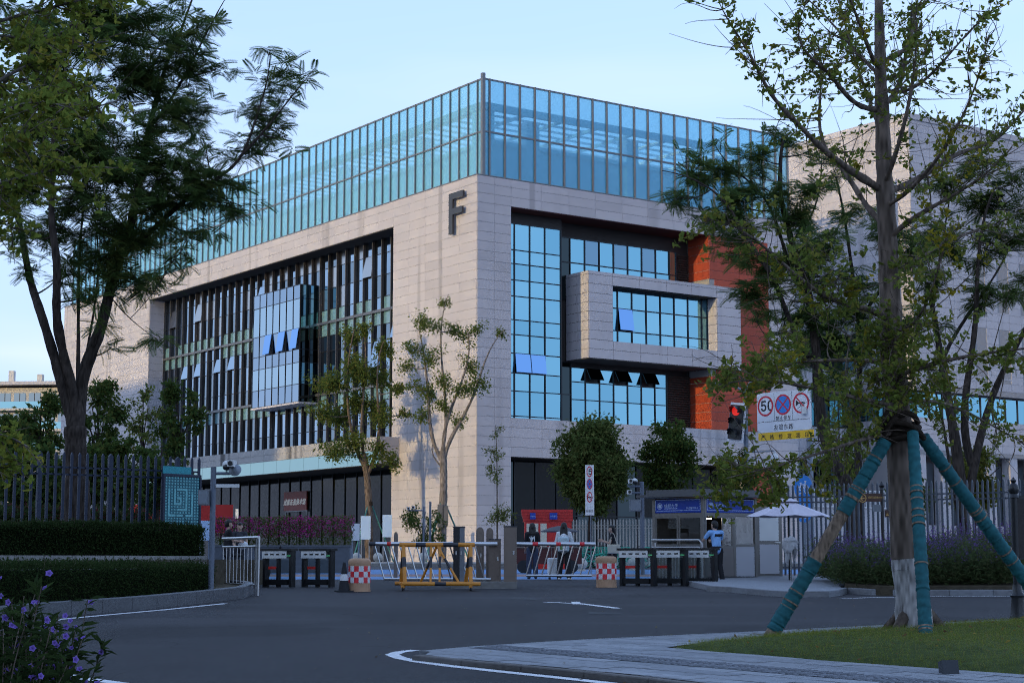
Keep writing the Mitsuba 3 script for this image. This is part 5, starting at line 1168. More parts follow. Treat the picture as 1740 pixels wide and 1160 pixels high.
G_limbs = [  # (pixels with depth, start radius)
    ([(1496, 112), (1483, 103, -.2), (1460, 57, -.6), (1443, 0, -1), (1430, -60, -1.2)], .05), ([(1498, 112), (1520, 98, .2), (1543, 73, .5), (1560, 33, .8), (1587, 0, 1)], .05), ([(1500, 185), (1443, 160, -.3), (1400, 123, -.6), (1380, 97, -.8), (1373, 0, -.9)], .055),
    ([(1502, 178), (1527, 117, .6), (1553, 30, 1.2), (1600, -30, 1.6)], .05), ([(1502, 325), (1443, 293, -.5), (1393, 257, -1), (1347, 200, -1.5), (1307, 153, -1.8), (1277, 103, -2), (1243, 43, -2.2), (1220, 0, -2.4)], .075),
    ([(1504, 325), (1577, 293, .4), (1627, 257, .8), (1693, 233, 1.2), (1740, 190, 1.4), (1780, 160, 1.5)], .07), ([(1503, 312), (1537, 207, -.7), (1550, 113, -1), (1557, 30, -1.2)], .055), ([(1507, 385), (1460, 327, .6), (1423, 283, 1), (1407, 250, 1.2), (1390, 167, 1.5), (1380, 50, 1.8)], .06),
    ([(1509, 408), (1577, 355, -.6), (1650, 300, -1.1), (1720, 250, -1.4)], .055), ([(1514, 545), (1455, 530, -.6), (1400, 505, -1.2), (1360, 477, -1.6), (1310, 430, -2), (1262, 398, -2.3), (1190, 372, -2.6)], .06), ([(1518, 622), (1459, 612, .6), (1380, 614, 1.1), (1330, 622, 1.4), (1270, 640, 1.6)], .045),
    ([(1520, 645), (1566, 618, -.8), (1660, 604, -1.5), (1740, 594, -1.9), (1800, 585, -2)], .055), ([(1525, 690), (1463, 678, -.7), (1380, 661, -1.3), (1300, 645, -1.8), (1215, 655, -2.2)], .05), ([(1526, 684), (1587, 684, .7), (1639, 699, 1.2), (1680, 713, 1.5), (1740, 752, 1.8)], .045),
    ([(1527, 735), (1483, 738, -.5), (1411, 769, -1), (1350, 785, -1.4), (1290, 795, -1.7), (1235, 812, -1.9)], .04), ([(1526, 745), (1480, 742, .5), (1420, 745, 1), (1370, 748, 1.2)], .03), ([(1516, 560), (1570, 520, -.9), (1600, 440, -1.3), (1620, 380, -1.5)], .03), ([(1512, 470), (1560, 440, .8), (1640, 400, 1.4), (1720, 370, 1.8)], .035),
    ([(1497, 130), (1430, 60, .8), (1390, 20, 1.2), (1350, -20, 1.4)], .04), ([(1500, 240), (1470, 150, 1.1), (1440, 60, 1.6), (1420, -30, 1.8)], .04), ([(1505, 350), (1600, 260, -1.4), (1650, 160, -2), (1680, 60, -2.3)], .045), ([(1498, 150), (1560, 130, -.6), (1640, 60, -1), (1700, 10, -1.3)], .04)]
gb_ = MB(); glv = Leaves(); gtw = MB()
def before_sign(p):                                                   # the gap in the foliage in front of the street sign
    d = p - (0, 0, EYE); c, s_ = math.cos(PITCH), math.sin(PITCH); dep = d[1] * c + d[2] * s_
    x, y = 870 + FOCAL * d[0] / dep, 580 - FOCAL * (-d[1] * s_ + d[2] * c) / dep
    return 1284 < x < 1378 and 662 < y < 756 and not (x < 1322 and y < 688)
GPAL = [(.16, .20, .042), (.19, .225, .048), (.135, .175, .04), (.23, .22, .048)]; YPAL = [(.30, .24, .025), (.24, .21, .025), (.16, .17, .03)]
for li, (pp, r0) in enumerate(G_limbs):
    Cc = curve(wob([gp(*p) for p in pp], R4, .03), 30); L = np.linalg.norm(np.diff(Cc, axis=0), axis=1).sum()
    gb_.tube(Cc, np.linspace(r0 * .82, .006, 30) * (1 + .08 * R4.normal(size=30)), 8)
    low = np.mean([p[1] for p in pp])
    dl = 1.0 if low > 420 else .75
    ns = int(L * 13)
    for k in range(ns):
        u = R4.uniform(.12, 1) ** .85; b = Cc[min(29, int(u * 29))]; tdir = unitv(Cc[min(29, int(u * 29) + 1)] - Cc[max(0, int(u * 29) - 1)])
        ln = R4.uniform(.2, 1.25) * (1 - .45 * u)
        d = unitv(tdir * .5 + R4.normal(size=3) * .8 + (0, 0, .25 if low < 420 else -.1))
        e = b + d * ln; m_ = b + d * ln * .5 + R4.normal(size=3) * .05 * ln
        if before_sign(e) or before_sign(m_): continue
        sh_ = curve([b, m_, e], 6)
        gtw.tube(sh_, np.linspace(.0075, .0028, 6), 4, cap=False)
        if R4.uniform() < .28:                                         # long bare shoot
            e2 = b + d * ln * 1.9 + R4.normal(size=3) * .1; gtw.tube(curve([b, m_, e, e2], 9), np.linspace(.0075, .0022, 9), 4, cap=False); continue
        pal = GPAL
        px_ = pp[min(len(pp) - 1, int(u * len(pp)))]
        if R4.uniform() < .07 or (1560 < px_[0] < 1680 and 240 < px_[1] < 470 and R4.uniform() < .5): pal = YPAL
        nsp = max(2, int(ln * 10 * dl))
        for q in range(nsp):
            p = sh_[0] + (sh_[-1] - sh_[0]) * R4.uniform(.1, 1) + R4.normal(size=3) * .02
            m = R4.integers(3, 6 if dl < 1 else 8); X = R4.normal(size=(m, 3)) + (0, 0, -.2)
            glv.add(leafset(FAN, p + unitv(X) * .03, X, .058 * R4.uniform(.7, 1.2, m), R4, pal, wild=1.0))
    for q in range(int(L * (3 if dl < 1 else 6))):                    # spur tufts on the limb itself
        p = Cc[R4.integers(5, 30)] + R4.normal(size=3) * .02
        if before_sign(p): continue
        m = R4.integers(3, 6); X = R4.normal(size=(m, 3)) + (0, 0, .3)
        glv.add(leafset(FAN, p + unitv(X) * .04, X, .058 * R4.uniform(.7, 1.2, m), R4, GPAL, wild=1.0))
for (x, y, r, n) in ((1505, 590, 40, 60), (1490, 650, 45, 70), (1560, 560, 40, 50), (1450, 700, 35, 35), (1590, 650, 35, 40), (1300, 622, 28, 45), (1245, 800, 42, 65), (1310, 822, 36, 60), (1230, 840, 28, 35), (1390, 430, 40, 40), (1420, 500, 40, 45), (1345, 570, 30, 30), (1240, 640, 25, 30), (1540, 460, 35, 35), (1480, 560, 35, 40), (1540, 660, 40, 50)):
    for q in range(n):                                               # denser tufts on hanging shoots
        cen = gp(x, y, -1.2 if x < 1450 else -.3); p = cen + R4.normal(size=3) * r * GYd / FOCAL * (.55, .7, .5)
        if before_sign(p): continue
        m = R4.integers(4, 8); X = R4.normal(size=(m, 3)) + (0, 0, -.3)
        glv.add(leafset(FAN, p + unitv(X) * .035, X, .06 * R4.uniform(.7, 1.2, m), R4, GPAL if R4.uniform() < .93 else YPAL, wild=1.0))
        if q % 3 == 0: gtw.tube([p, p * .6 + cen * .4 + (0, 0, .12), cen + R4.normal(size=3) * .1], [.003, .004, .006], 4, cap=False)
put(gk_ + '__limbs', gb_, 'bark_ginkgo', smooth=60); stuff(put(gk_ + '__twigs', gtw, 'bark_brown')); stuff(glv.put(gk_ + '__crown'))
_unused = 0
def lawn_z(x, y): return float(mound(np.array([x]), np.array([y]))[0])
def prop_pole(label, top, foot_px, Yf, bare=None, rad=.115):
    t = thing('support_pole', label, 'tree prop', None)
    a = gp(*top); f = at(foot_px[0], foot_px[1], Yf)
    n = 150; s = np.linspace(0, 1, n); P = a + (f - a) * s[:, None]
    spiral = rad * .9 * (1 + .09 * ((s * 26) % 1) + .035 * R4.normal(size=n)) * (1 + .12 * s)
    segs = [(0, 1, 'teal_wrap')] if not bare else [(0, bare[0], 'teal_wrap'), (bare[0], bare[1], 'bare_pole'), (bare[1], 1, 'teal_wrap')]
    for s0, s1, m in segs:
        i = (s >= s0 - .004) & (s <= s1 + .004)
        put(t + ('__wrapping' if m == 'teal_wrap' else '__bare_wood'), MB().tube(P[i], spiral[i] * (1 if m == 'teal_wrap' else .88), 14), m, smooth=40)
    for q in R4.uniform(.06, .95, 9):
        if bare and bare[0] - .02 < q < bare[1] + .02: continue
        j = int(q * n); put(t + '__wire', MB().tube(P[j:j + 2], spiral[j] + .006, 14), 'bare_pole', smooth=40)
    put(t + '__foot', MB().tube([P[-1], P[-1] + (f - a) / np.linalg.norm(f - a) * .12], rad * .9, 12), 'bare_pole', smooth=40)
prop_pole('thick teal wrapped prop slanting down left of the ginkgo, its middle bare wood', (1505, 748, -.5), (1314, 1072), 24.0, (.38, .63), .102)
prop_pole('near upright teal wrapped prop standing right in front of the ginkgo trunk', (1551, 735, -.5), (1574, 1090), 22.6, None, .085)
prop_pole('teal wrapped prop slanting down to the right of the ginkgo towards the frame edge', (1568, 742, .1), (1782, 1040), 25.5, None, .098)
prop_pole('dark teal prop hidden behind the ginkgo trunk', (1512, 748, .5), (1565, 1040), 28.0, None, .09)
rp_ = MB()
for k in range(5):
    c_ = gp(1527, 722 + 7 * k); a_ = np.linspace(0, 2 * PI, 25)
    rp_.tube(c_ + np.column_stack([np.cos(a_), np.sin(a_), .12 * np.sin(a_ * 2 + k)]) * (.25 + .04 * (k % 2), .25 + .04 * (k % 2), .35), .035, 7)
for x0, y0, x1, y1 in ((1495, 750, 1535, 705), (1500, 720, 1570, 745), (1515, 712, 1560, 718), (1490, 745, 1510, 700)):
    rp_.tube(curve([gp(x0, y0, -.3), (gp(x0, y0, -.3) + gp(x1, y1, -.3)) / 2 + (0, -.1, .1), gp(x1, y1, -.2)], 8), .04, 7)
put(gk_ + '__binding', rp_, 'rope_brown', smooth=50)

# ---------------------------------------------------------------- lawn grass, hedges, flower beds
R5 = np.random.default_rng(67)
b = lawn.bounds; n = 130000
q = np.column_stack([R5.uniform(b[0], min(b[2], 9.5), n), R5.uniform(b[1], b[3], n)])
from shapely import contains_xy
q = q[contains_xy(lawn, q[:, 0], q[:, 1])]
q = q[R5.uniform(size=len(q)) < .25 + 1.3 * meshkit.fbm(np.column_stack([q * 1.4, q[:, 0] * 0]), 3)]
from scipy.interpolate import LinearNDInterpolator
mz = LinearNDInterpolator(ap, az)
z = np.nan_to_num(mz(q), nan=.6)
X = R5.normal(size=(len(q), 3)) * .55 + (0, 0, 1)
gl = Leaves(); gl.add(leafset(BLADE, np.column_stack([q, z - .01]), X, R5.uniform(.045, .10, len(q)), R5, [(.19, .235, .045), (.23, .27, .05), (.155, .20, .04), (.28, .25, .08)], up=(1, 0, 0), wild=1))
k = gl.put('grass'); labels[k] = {'label': 'short mown grass covering the lawn mound', 'category': 'grass', 'kind': 'stuff'}
fl_ = Leaves(); q2 = q[R5.integers(0, len(q), 240)]
fl_.add(leafset(FAN, np.column_stack([q2, np.nan_to_num(mz(q2), nan=.6) + .05]), R5.normal(size=(240, 3)) * (1, 1, .1), R5.uniform(.03, .055, 240), R5, [(.26, .15, .05), (.32, .24, .06), (.18, .10, .05)], wild=.3))
nr = 130; xr = R5.uniform(-3, 9, nr); yr = R5.uniform(15, 40, nr); oi = np.array([island.contains(Point(a, c_)) for a, c_ in zip(xr, yr)])
fl_.add(leafset(FAN, np.column_stack([xr, yr, gz(yr) + np.where(oi, UP + .012, .012)]), R5.normal(size=(nr, 3)) * (1, 1, .05), R5.uniform(.025, .05, nr), R5, [(.20, .13, .05), (.24, .19, .06), (.13, .08, .04)], wild=.15))
k = fl_.put('fallen_leaves'); labels[k] = {'label': 'scattered fallen leaves on the lawn, paving and road', 'category': 'leaves', 'kind': 'stuff'}

def hedge(key, label, A, B, depth, z0, z1, n, lsize, pal, rng, top_wob=.08):
    """A clipped hedge: dark core and a skin of small leaves."""
    A, B = np.array(A[:2], float), np.array(B[:2], float); L = float(np.linalg.norm(B - A))
    fr = Fr((A[0], A[1], 0), math.atan2(B[1] - A[1], B[0] - A[0])); t = thing(key, label, 'hedge')
    put(t + '__stems', MB().box(fr, (.05, .08, z0), (L - .05, depth - .05, z1 - .07)), 'hedge_core')
    w = [L * (z1 - z0), L * depth, depth * (z1 - z0), depth * (z1 - z0)]; w = np.array(w) / sum(w)
    f = rng.choice(4, n, p=w); u = rng.uniform(0, L, n); v = rng.uniform(0, depth, n); z = z0 + (z1 - z0) * rng.uniform(0, 1, n) ** .8
    bump = (meshkit.fbm(np.column_stack([u * 1.3, v * 1.3, z * 1.3]), 3) - .5) * 2
    v = np.where(f == 0, rng.normal(0, .035, n) - .09 * bump, v); z = np.where(f == 1, z1 + rng.normal(0, .03, n) + top_wob * bump, z)
    u = np.where(f == 2, rng.normal(0, .04, n), np.where(f == 3, L + rng.normal(0, .04, n), u))
    P = fr.pts(np.column_stack([u, v, z])); nrm = np.array([[0, -1, .3], [0, 0, 1], [-1, 0, .3], [1, 0, .3]])[f] @ fr.R.T
    lv = Leaves(); lv.add(leafset(LEAF, P, rng.normal(size=(n, 3)) * .8 + nrm * .6, lsize * rng.uniform(.7, 1.3, n), rng, pal, wild=.8)); m = n // 60; uu = rng.uniform(0, L, m); vv_ = rng.uniform(0, depth, m); tw = MB()
    for a_, b_ in zip(uu, vv_):                                       # stray shoots above the clipped top
        h_ = rng.uniform(.06, .2); q0 = fr.pt(a_, b_, z1 - .03); q1 = q0 + rng.normal(size=3) * .03 + (0, 0, h_); tw.tube([q0, q1], [.003, .002], 3, cap=False)
        lv.add(leafset(LEAF, q0 + (q1 - q0) * rng.uniform(.3, 1, (5, 1)), rng.normal(size=(5, 3)) + (0, 0, .4), lsize * rng.uniform(.7, 1.2, 5), rng, pal, wild=.8))
    stuff(put(t + '__shoots', tw, 'bark_brown')); stuff(lv.put(t + '__foliage'))
    return t
HP = [(.034, .058, .02), (.042, .068, .024), (.028, .050, .018), (.05, .07, .024)]
kA, kB = np.array(kl[0]) + d0 / np.linalg.norm(d0) * 0, np.array(kl[4])
h0 = np.array(kl[1]) + (-.6, -.2); h1 = np.array(kl[5]) + (-.45, .2)
dn_ = unitv((h1 - h0)[None])[0]
hedge('clipped_hedge', 'lower dark clipped hedge along the dark kerb at left', h0 - dn_ * 3.2, h1 - dn_ * .6, 1.4, .9, 1.58, 42000, .05, HP, R5)
ha, hb = at(-60, 920, 36.5), at(345, 920, 40.4)
hedge('clipped_hedge', 'upper dark hedge between the pale wall and the left fence', ha, hb, .9, 1.75, 2.45, 26000, .055, HP, R5, .14)
# purple flowering bed at the right
def bed_plants(key, label, poly, n, h, pal, flower, fpal, rng, leafn=16):
    b = poly.bounds; q = np.column_stack([rng.uniform(b[0], b[2], n * 3), rng.uniform(b[1], b[3], n * 3)]); q = q[contains_xy(poly, q[:, 0], q[:, 1])][:n]
    m = len(q); hh = h * rng.uniform(.6, 1.15, m) * (.45 + 1.1 * meshkit.fbm(np.column_stack([q * .55, q[:, 0] * 0]), 3))
    base = np.column_stack([q, gz(q[:, 1]) + .2])
    lean = rng.normal(size=(m, 3)) * .22; lean[:, 2] = 1; lean = unitv(lean)
    lv, fl = Leaves(), Leaves()
    for k in range(leafn):
        u = rng.uniform(.1, .92, m); P = base + lean * (hh * u)[:, None] + rng.normal(size=(m, 3)) * .04
        X = rng.normal(size=(m, 3)) * (1, 1, .5) + (0, 0, .35)
        lv.add(leafset(SLIM, P, X, rng.uniform(.08, .16, m), rng, pal, wild=.6))
    s = rng.uniform(size=m) < flower
    for k in range(7):
        P = base[s] + lean[s] * (hh[s] * (.82 + .045 * k))[:, None] + rng.normal(size=(s.sum(), 3)) * .025
        fl.add(leafset(LEAF, P, rng.normal(size=(s.sum(), 3)) + (0, 0, .5), rng.uniform(.03, .06, s.sum()), rng, fpal, wild=1))
    k = thing(key, label, 'flower bed', None, 'stuff'); stuff(lv.put(k + '__leaves')); stuff(fl.put(k + '__flowers', 'petal'))
bp_ = Polygon([np.array(rk[5]) + (-.1, .4)] + [np.array(p) + (0, .35) for p in rk[6:9]] + [np.array([14.3, 46.6]), np.array([8.1, 47.2])])
SP = [(.08, .115, .045), (.10, .13, .05), (.065, .095, .04), (.11, .12, .055)]
bed_plants('salvia_bed', 'bed of bushy salvia with purple flower spikes before the right fence', bp_, 5600, 1.0, SP, .42, [(.16, .09, .27), (.18, .10, .30), (.12, .07, .20)], R5, 14)

# flowering bush in the near left corner
bu = thing('flowering_bush', 'bush with violet flowers in the near left corner', 'flowering bush')
YB = 11.0; lv = Leaves(); stm = MB(); tips = []
for k in range(280):
    base = np.array([R5.uniform(-4.4, -2.75), YB + R5.uniform(-.7, .9), gz(YB) - .02])
    xpx = 870 + FOCAL * base[0] / YB
    hmax = np.interp(xpx, [-400, 0, 60, 100, 140, 170], [1.35, 1.22, 1.0, .8, .5, .3])
    h = hmax * R5.uniform(.6, 1.08); d = unitv(np.array([[R5.normal() * .16, R5.normal() * .16, 1]]))[0]
    top = base + d * h; Cc = curve([base, base + d * h * .5 + R5.normal(size=3) * .04, top], 6); stm.tube(Cc, np.linspace(.007, .003, 6), 5, cap=False)
    for q in range(64):
        p = Cc[0] + (Cc[-1] - Cc[0]) * R5.uniform(.15, 1); X = R5.normal(size=(1, 3)) * (1, 1, .5) + (0, 0, .45)
        lv.add(leafset(SLIM, p[None], X, R5.uniform(.07, .15), R5, [(.04, .065, .022), (.05, .08, .025), (.032, .052, .02)], wild=.5))
    tips.append(top + R5.normal(size=3) * .05)
    if R5.uniform() < .5: tips.append(base + d * h * R5.uniform(.5, .9) + R5.normal(size=3) * .08 - (0, .12, 0))
PET = T_petal(); pd = None
pc = np.tile(np.array([[.33, .215, .70]]), (11, 1)); pc[0] = (.10, .05, .25)
for k, tp in enumerate(tips):
    sc_ = R5.uniform(.019, .028); ax = unitv(np.array([[R5.normal() * .6, -1.0 + R5.normal() * .4, .5 + R5.normal() * .4]]))[0]
    M = np.eye(4); zx = unitv(np.cross([0, 0, 1.0], ax)[None])[0]; M[:3, 0], M[:3, 1], M[:3, 2], M[:3, 3] = zx * sc_, np.cross(ax, zx) * sc_, ax * sc_, tp
    key = uniq(bu + '__flower')
    if pd is None: pd = mikit.ply((PET[0], PET[1]), 'mat_petal', color=pc)
    scene[key] = {**pd, 'to_world': T(M.tolist())}
put(bu + '__stems', stm, 'bark_brown'); stuff(lv.put(bu + '__foliage'))

# planters with pink bougainvillea by the left turnstiles
mat('planter_grey', speck((.085, .095, .11), 10, .15, .3), .6)
def bougain(label, x0, x1, Yp, yt, yb, rng):
    a, c_ = gpt(x0, Yp), gpt(x1, Yp); t = thing('flower_planter', label, 'planter', None); L = float(c_[0] - a[0]); fr = Fr(a, 0); zt, zb = at(x0, yt, Yp)[2] - a[2], at(x0, yb, Yp)[2] - a[2]
    put(t + '__box', MB().box(fr, (0, 0, -.05), (L, .7, zb)).box(fr, (-.03, -.03, zb - .06), (L + .03, .73, zb + .01)), 'planter_grey')
    n = int(5200 * L / 4); P = np.column_stack([rng.uniform(-.05, L + .08, n), rng.uniform(-.1, .85, n), zb + (zt - zb) * rng.uniform(0, 1, n) ** .8])
    P[:, 2] += .18 * (meshkit.fbm(P * 1.5, 3) - .5); Pw = fr.pts(P)
    lv = Leaves(); lv.add(leafset(LEAF, Pw, rng.normal(size=(n, 3)), rng.uniform(.06, .11, n), rng, PAL_BROAD + [(.09, .07, .02)], wild=.9)); stuff(lv.put(t + '__foliage'))
    fl = Leaves(); m = int(3400 * L / 4); P = np.column_stack([rng.uniform(-.05, L + .08, m), rng.uniform(-.15, .85, m), zb + (zt - zb) * rng.uniform(.3, 1.0, m)]); P = P[meshkit.noise(P * 2.2, 5) > .47]
    fl.add(leafset(LEAF, fr.pts(P), rng.normal(size=(len(P), 3)), rng.uniform(.05, .085, len(P)), rng, [(.55, .02, .28), (.62, .03, .34), (.45, .02, .22)], wild=1)); stuff(fl.put(t + '__bracts', 'petal'))
bougain('long grey planter of pink bougainvillea behind the left turnstiles', 478, 594, 66, 876, 926, R5)
bougain('grey planter of bougainvillea behind the two standing men', 356, 474, 66, 878, 926, R5)

# ---------------------------------------------------------------- signs, poles and small things
def on_left(px, py, off):
    d = ray(px, py); o = np.array([CX, CY]) + off * np.array([_rx, _ry]); t = (o @ [_rx, _ry]) / (d[:2] @ [_rx, _ry]); p = d * t
    return float((p[:2] - [CX, CY]) @ [-_ry, _rx]), float(p[2] + EYE)
mat('sign_back', (.28, .29, .30), .45, metal=.4)
mat('plaque_red', speck((.16, .022, .012), 6, .3, .5), .45); mat('gold_text', (.75, .68, .58), .5); mat('brown_sign', (.055, .022, .012), .45); mat('gold_paint', (.50, .30, .09), .5)
sgn = thing('gallery_plaque', 'dark red plaque with white brushed characters over the gallery door', 'sign')
b0, z1 = on_left(483, 836, 2.05); b1, z0 = on_left(521, 866, 2.05)
box(sgn + '__board', G, (2.02, b1, z0), (2.11, b0, z1), 'plaque_red')
W_ = b0 - b1; M = plane_M(G.pt(2.015, b0 - .05, z0 + (z1 - z0) * .33), G.R @ [0, -1, 0], (0, 0, 1))
put(sgn + '__lettering', MB().prism(affinity.skew(han('成都东盈美术馆', W_ / 7.6, W_ / 7.3), 12, 0).buffer(.02), .006, M), 'gold_text')
df = thing('gallery_door', 'metal framed glass door below the dark red plaque', 'door'); b0, z1 = on_left(485, 868, 2.0); b1, _ = on_left(522, 868, 2.0)
put(df + '__frame', MB().box(G, (2.0, b1, 1.5), (2.08, b1 + .08, z1)).box(G, (2.0, b0 - .08, 1.5), (2.08, b0, z1)).box(G, (2.0, b1 + .08, z1 - .08), (2.08, b0 - .08, z1)).box(G, (2.0, (b0 + b1) / 2 - .04, 1.5), (2.08, (b0 + b1) / 2 + .04, z1 - .08)), 'mullion')
# speed panel near the booth
YS = 62.0; s_ = YS / FOCAL
pl_, ph_ = 15 * s_, 85 * s_
sp = thing('speed_sign', 'tall narrow white panel with three round traffic symbols in front of the rounded tree', 'road sign')
o = at(994.5, 875, YS); fr = Fr((o[0], YS, o[2]), -.12)
box(sp + '__panel', fr, (0, 0, 0), (pl_, .04, ph_), 'sign_white')
tube(sp + '__pole', fr, [(pl_ * .6, .07, gz(YS) - o[2]), (pl_ * .6, .07, ph_ * .95)], .022, 'galvanised')
def deco(key, fr, poly, w, m, t=.004): return put(key, MB().prism(poly, t, plane_M(fr.pt(0, -w, 0), fr.R @ [1, 0, 0], (0, 0, 1))), m)
E_ = lambda cx, cy, rx, ry: affinity.scale(Point(0, 0).buffer(1, 20), rx, ry).buffer(0) if False else affinity.translate(affinity.scale(Point(0, 0).buffer(1, 20), rx, ry), cx, cy)
cx_ = pl_ / 2; rx_, ry_ = 4.7 * s_, 9.0 * s_
for cy, k in ((75, 0), (54, 1), (32, 2)):
    cy = cy * s_ - .03
    rg = E_(cx_, cy, rx_, ry_).difference(E_(cx_, cy, rx_ * .76, ry_ * .80))
    if k == 1: deco(sp + '__symbol_ground', fr, E_(cx_, cy, rx_ * .76, ry_ * .8), .0045, 'sign_blue'); rg = unary_union([rg, bar(cx_ - rx_ * .5, cy - ry_ * .55, cx_ + rx_ * .5, cy + ry_ * .55, .02), bar(cx_ - rx_ * .5, cy + ry_ * .55, cx_ + rx_ * .5, cy - ry_ * .55, .02)])
    if k == 2: rg = unary_union([rg, bar(cx_ - rx_ * .5, cy + ry_ * .55, cx_ + rx_ * .5, cy - ry_ * .55, .018)])
    deco(sp + '__symbol', fr, rg, .009, 'sign_red')
    if k == 2: deco(sp + '__horn', fr, unary_union([Polygon([(cx_ - .07, cy - .05), (cx_ - .07, cy + .05), (cx_ - .02, cy)]), bar(cx_ - .04, cy, cx_ + .06, cy, .03), ring(cx_ + .03, cy - .02, .035, .012)]), .006, 'sign_black')
tm_ = meshkit.text_mesh('5', .19, .004, True); put(sp + '__number', MB().tm(tm_, plane_M(fr.pt(cx_ - .058, -.006, 75 * s_ - .125), fr.R @ [1, 0, 0], (0, 0, 1))), 'sign_black')
deco(sp + '__lettering', fr, affinity.translate(han('校园内', .085, .09), .022, .12), .006, 'sign_black')
# street sign with three symbols, yaw about 50 degrees
YR = 72.0; s_ = YR / FOCAL; yaw = -.87
rs = thing('street_sign', 'white sign with speed limit 50, no stopping and no horn above a yellow strip', 'road sign')
o = at(1287, 736, YR + 1.2); fr = Fr((o[0], o[1], o[2]), yaw); Wd = 77 * s_ / math.cos(yaw) * 1.0; Hd = 1.68
rp2 = Polygon([(0, 0), (Wd, 0), (Wd, Hd), (0, Hd)]).buffer(-.12).buffer(.12)
put(rs + '__panel', MB().prism(rp2, .05, plane_M(fr.pt(0, .05, 0), fr.R @ [1, 0, 0], (0, 0, 1))), 'sign_white')
box(rs + '__strip', fr, (.05, .0, -.33), (Wd + .12, .045, -.005), 'sign_yellow')
deco(rs + '__rule', fr, unary_union([bar(.02, .45, Wd - .02, .45, .018), bar(Wd * .33, .45, Wd * .33, Hd - .04, .014), bar(Wd * .665, .45, Wd * .665, Hd - .04, .014)]), .004, 'sign_black')
rr_ = .43
for k, cx2 in enumerate((Wd * .165, Wd * .497, Wd * .83)):
    cy2 = 1.12; rg = ring(cx2, cy2, rr_, .075)
    if k == 1: deco(rs + '__symbol_ground', fr, Point(cx2, cy2).buffer(rr_ - .07, 24), .0045, 'sign_blue'); rg = unary_union([rg, bar(cx2 - .28, cy2 - .28, cx2 + .28, cy2 + .28, .06), bar(cx2 - .28, cy2 + .28, cx2 + .28, cy2 - .28, .06)])
    if k == 2:
        rg = unary_union([rg, bar(cx2 - .28, cy2 + .28, cx2 + .28, cy2 - .28, .055)])
        deco(rs + '__horn', fr, unary_union([Polygon([(cx2 - .27, cy2 - .11), (cx2 - .27, cy2 + .13), (cx2 - .12, cy2 + .03), (cx2 - .12, cy2 - .02)]), bar(cx2 - .14, cy2, cx2 + .22, cy2 + .0, .045), ring(cx2 + .07, cy2 - .06, .11, .035)]), .006, 'sign_black')
    deco(rs + '__symbol', fr, rg, .011, 'sign_red')
put(rs + '__number', MB().tm(meshkit.text_mesh('50', .42, .004, True), plane_M(fr.pt(Wd * .165 - .30, -.006, .92), fr.R @ [1, 0, 0], (0, 0, 1))), 'sign_black')
deco(rs + '__lettering', fr, affinity.translate(han('禁止停车', .20, .215), Wd * .5 - .43, .49), .006, 'sign_black')
deco(rs + '__lettering', fr, affinity.translate(han('友谊东路', .25, .27), Wd * .5 - .54, .10), .006, 'sign_black')
deco(rs + '__lettering', fr, affinity.translate(han('严格管理路段', .23, (Wd - .25) / 5.6), .22, -.285), .006, 'sign_black')
pp = gpt(1380, YR - .8); tube(rs + '__post', W0, [pp, pp + (0, 0, at(1380, 662, YR)[2] - pp[2])], .125, 'galvanised', 10)
zz = at(1370, 698, YR)[2]; tube(rs + '__bracket', W0, [(*fr.pt(Wd * .8, .1, 0)[:2], zz), (pp[0], pp[1], zz)], .05, 'galvanised'); box(rs + '__bracket_box', Fr((pp[0] - .32, pp[1] - .15, zz - .2), 0), (0, 0, 0), (.2, .2, .32), 'steel')
# traffic light pole with lamps and a dome camera
tl = thing('traffic_light', 'traffic light with a red lamp lit on a grey pole with two curved lamp arms', 'traffic light')
pp = gpt(1271, YR); H0 = at(1271, 680, YR)[2]
tube(tl + '__pole', W0, [pp, (pp[0], pp[1], H0)], .10, 'galvanised', 14)
for xe, ye in ((1232, 653), (1296, 640)):
    e = at(xe, ye, YR); c_ = curve([(pp[0], pp[1], H0), (pp[0] + (e[0] - pp[0]) * .12, YR, H0 + (e[2] - H0) * .55), (pp[0] + (e[0] - pp[0]) * .5, YR, e[2] - .1), e], 12)
    tube(tl + '__lamp_arm', W0, c_, .05, 'galvanised')
    dx = 1 if xe > 1271 else -1
    put(tl + '__lamp_head', MB().ball(e + (dx * .3, 0, .06), (.38, .13, .08)), 'white_panel', smooth=True)
zc_ = at(1271, 768, YR)[2]; e = at(1316, 766, YR); tube(tl + '__camera_arm', W0, [(pp[0], YR, zc_), e], .03, 'galvanised')
put(tl + '__camera', MB().ball(e - (0, 0, .28), (.15, .15, .2)), 'white_panel', smooth=True); tube(tl + '__camera_stem', W0, [e, e - (0, 0, .2)], .05, 'white_panel')
o = at(1246, 746, YR - .3); ft_ = Fr(o, -.75); Rr = trimesh.transformations.rotation_matrix(.14, (0, 1, 0))
hw = MB().box(Fr((0, 0, 0)), (-.3, 0, 0), (.3, .22, 1.42)); Mw = ft_.M() @ Rr
hk = put(tl + '__housing', MB().tm(trimesh.Trimesh(*hw.arr(), process=False), Mw), 'black_metal')
fb_ = Polygon([(-.36, -.06), (.36, -.06), (.36, 1.48), (-.36, 1.48)]).buffer(.04).difference(Polygon([(-.31, -.01), (.31, -.01), (.31, 1.43), (-.31, 1.43)]))
put(tl + '__border', MB().prism(fb_, .03, Mw @ plane_M((0, .16, 0), (1, 0, 0), (0, 0, 1))), 'sign_white')
scene['mat_lens_dark'] = {'type': 'principled', 'base_color': rgb(.03, .035, .03), 'roughness': .25}
mat('lens_red', (.5, .02, .01), .3)
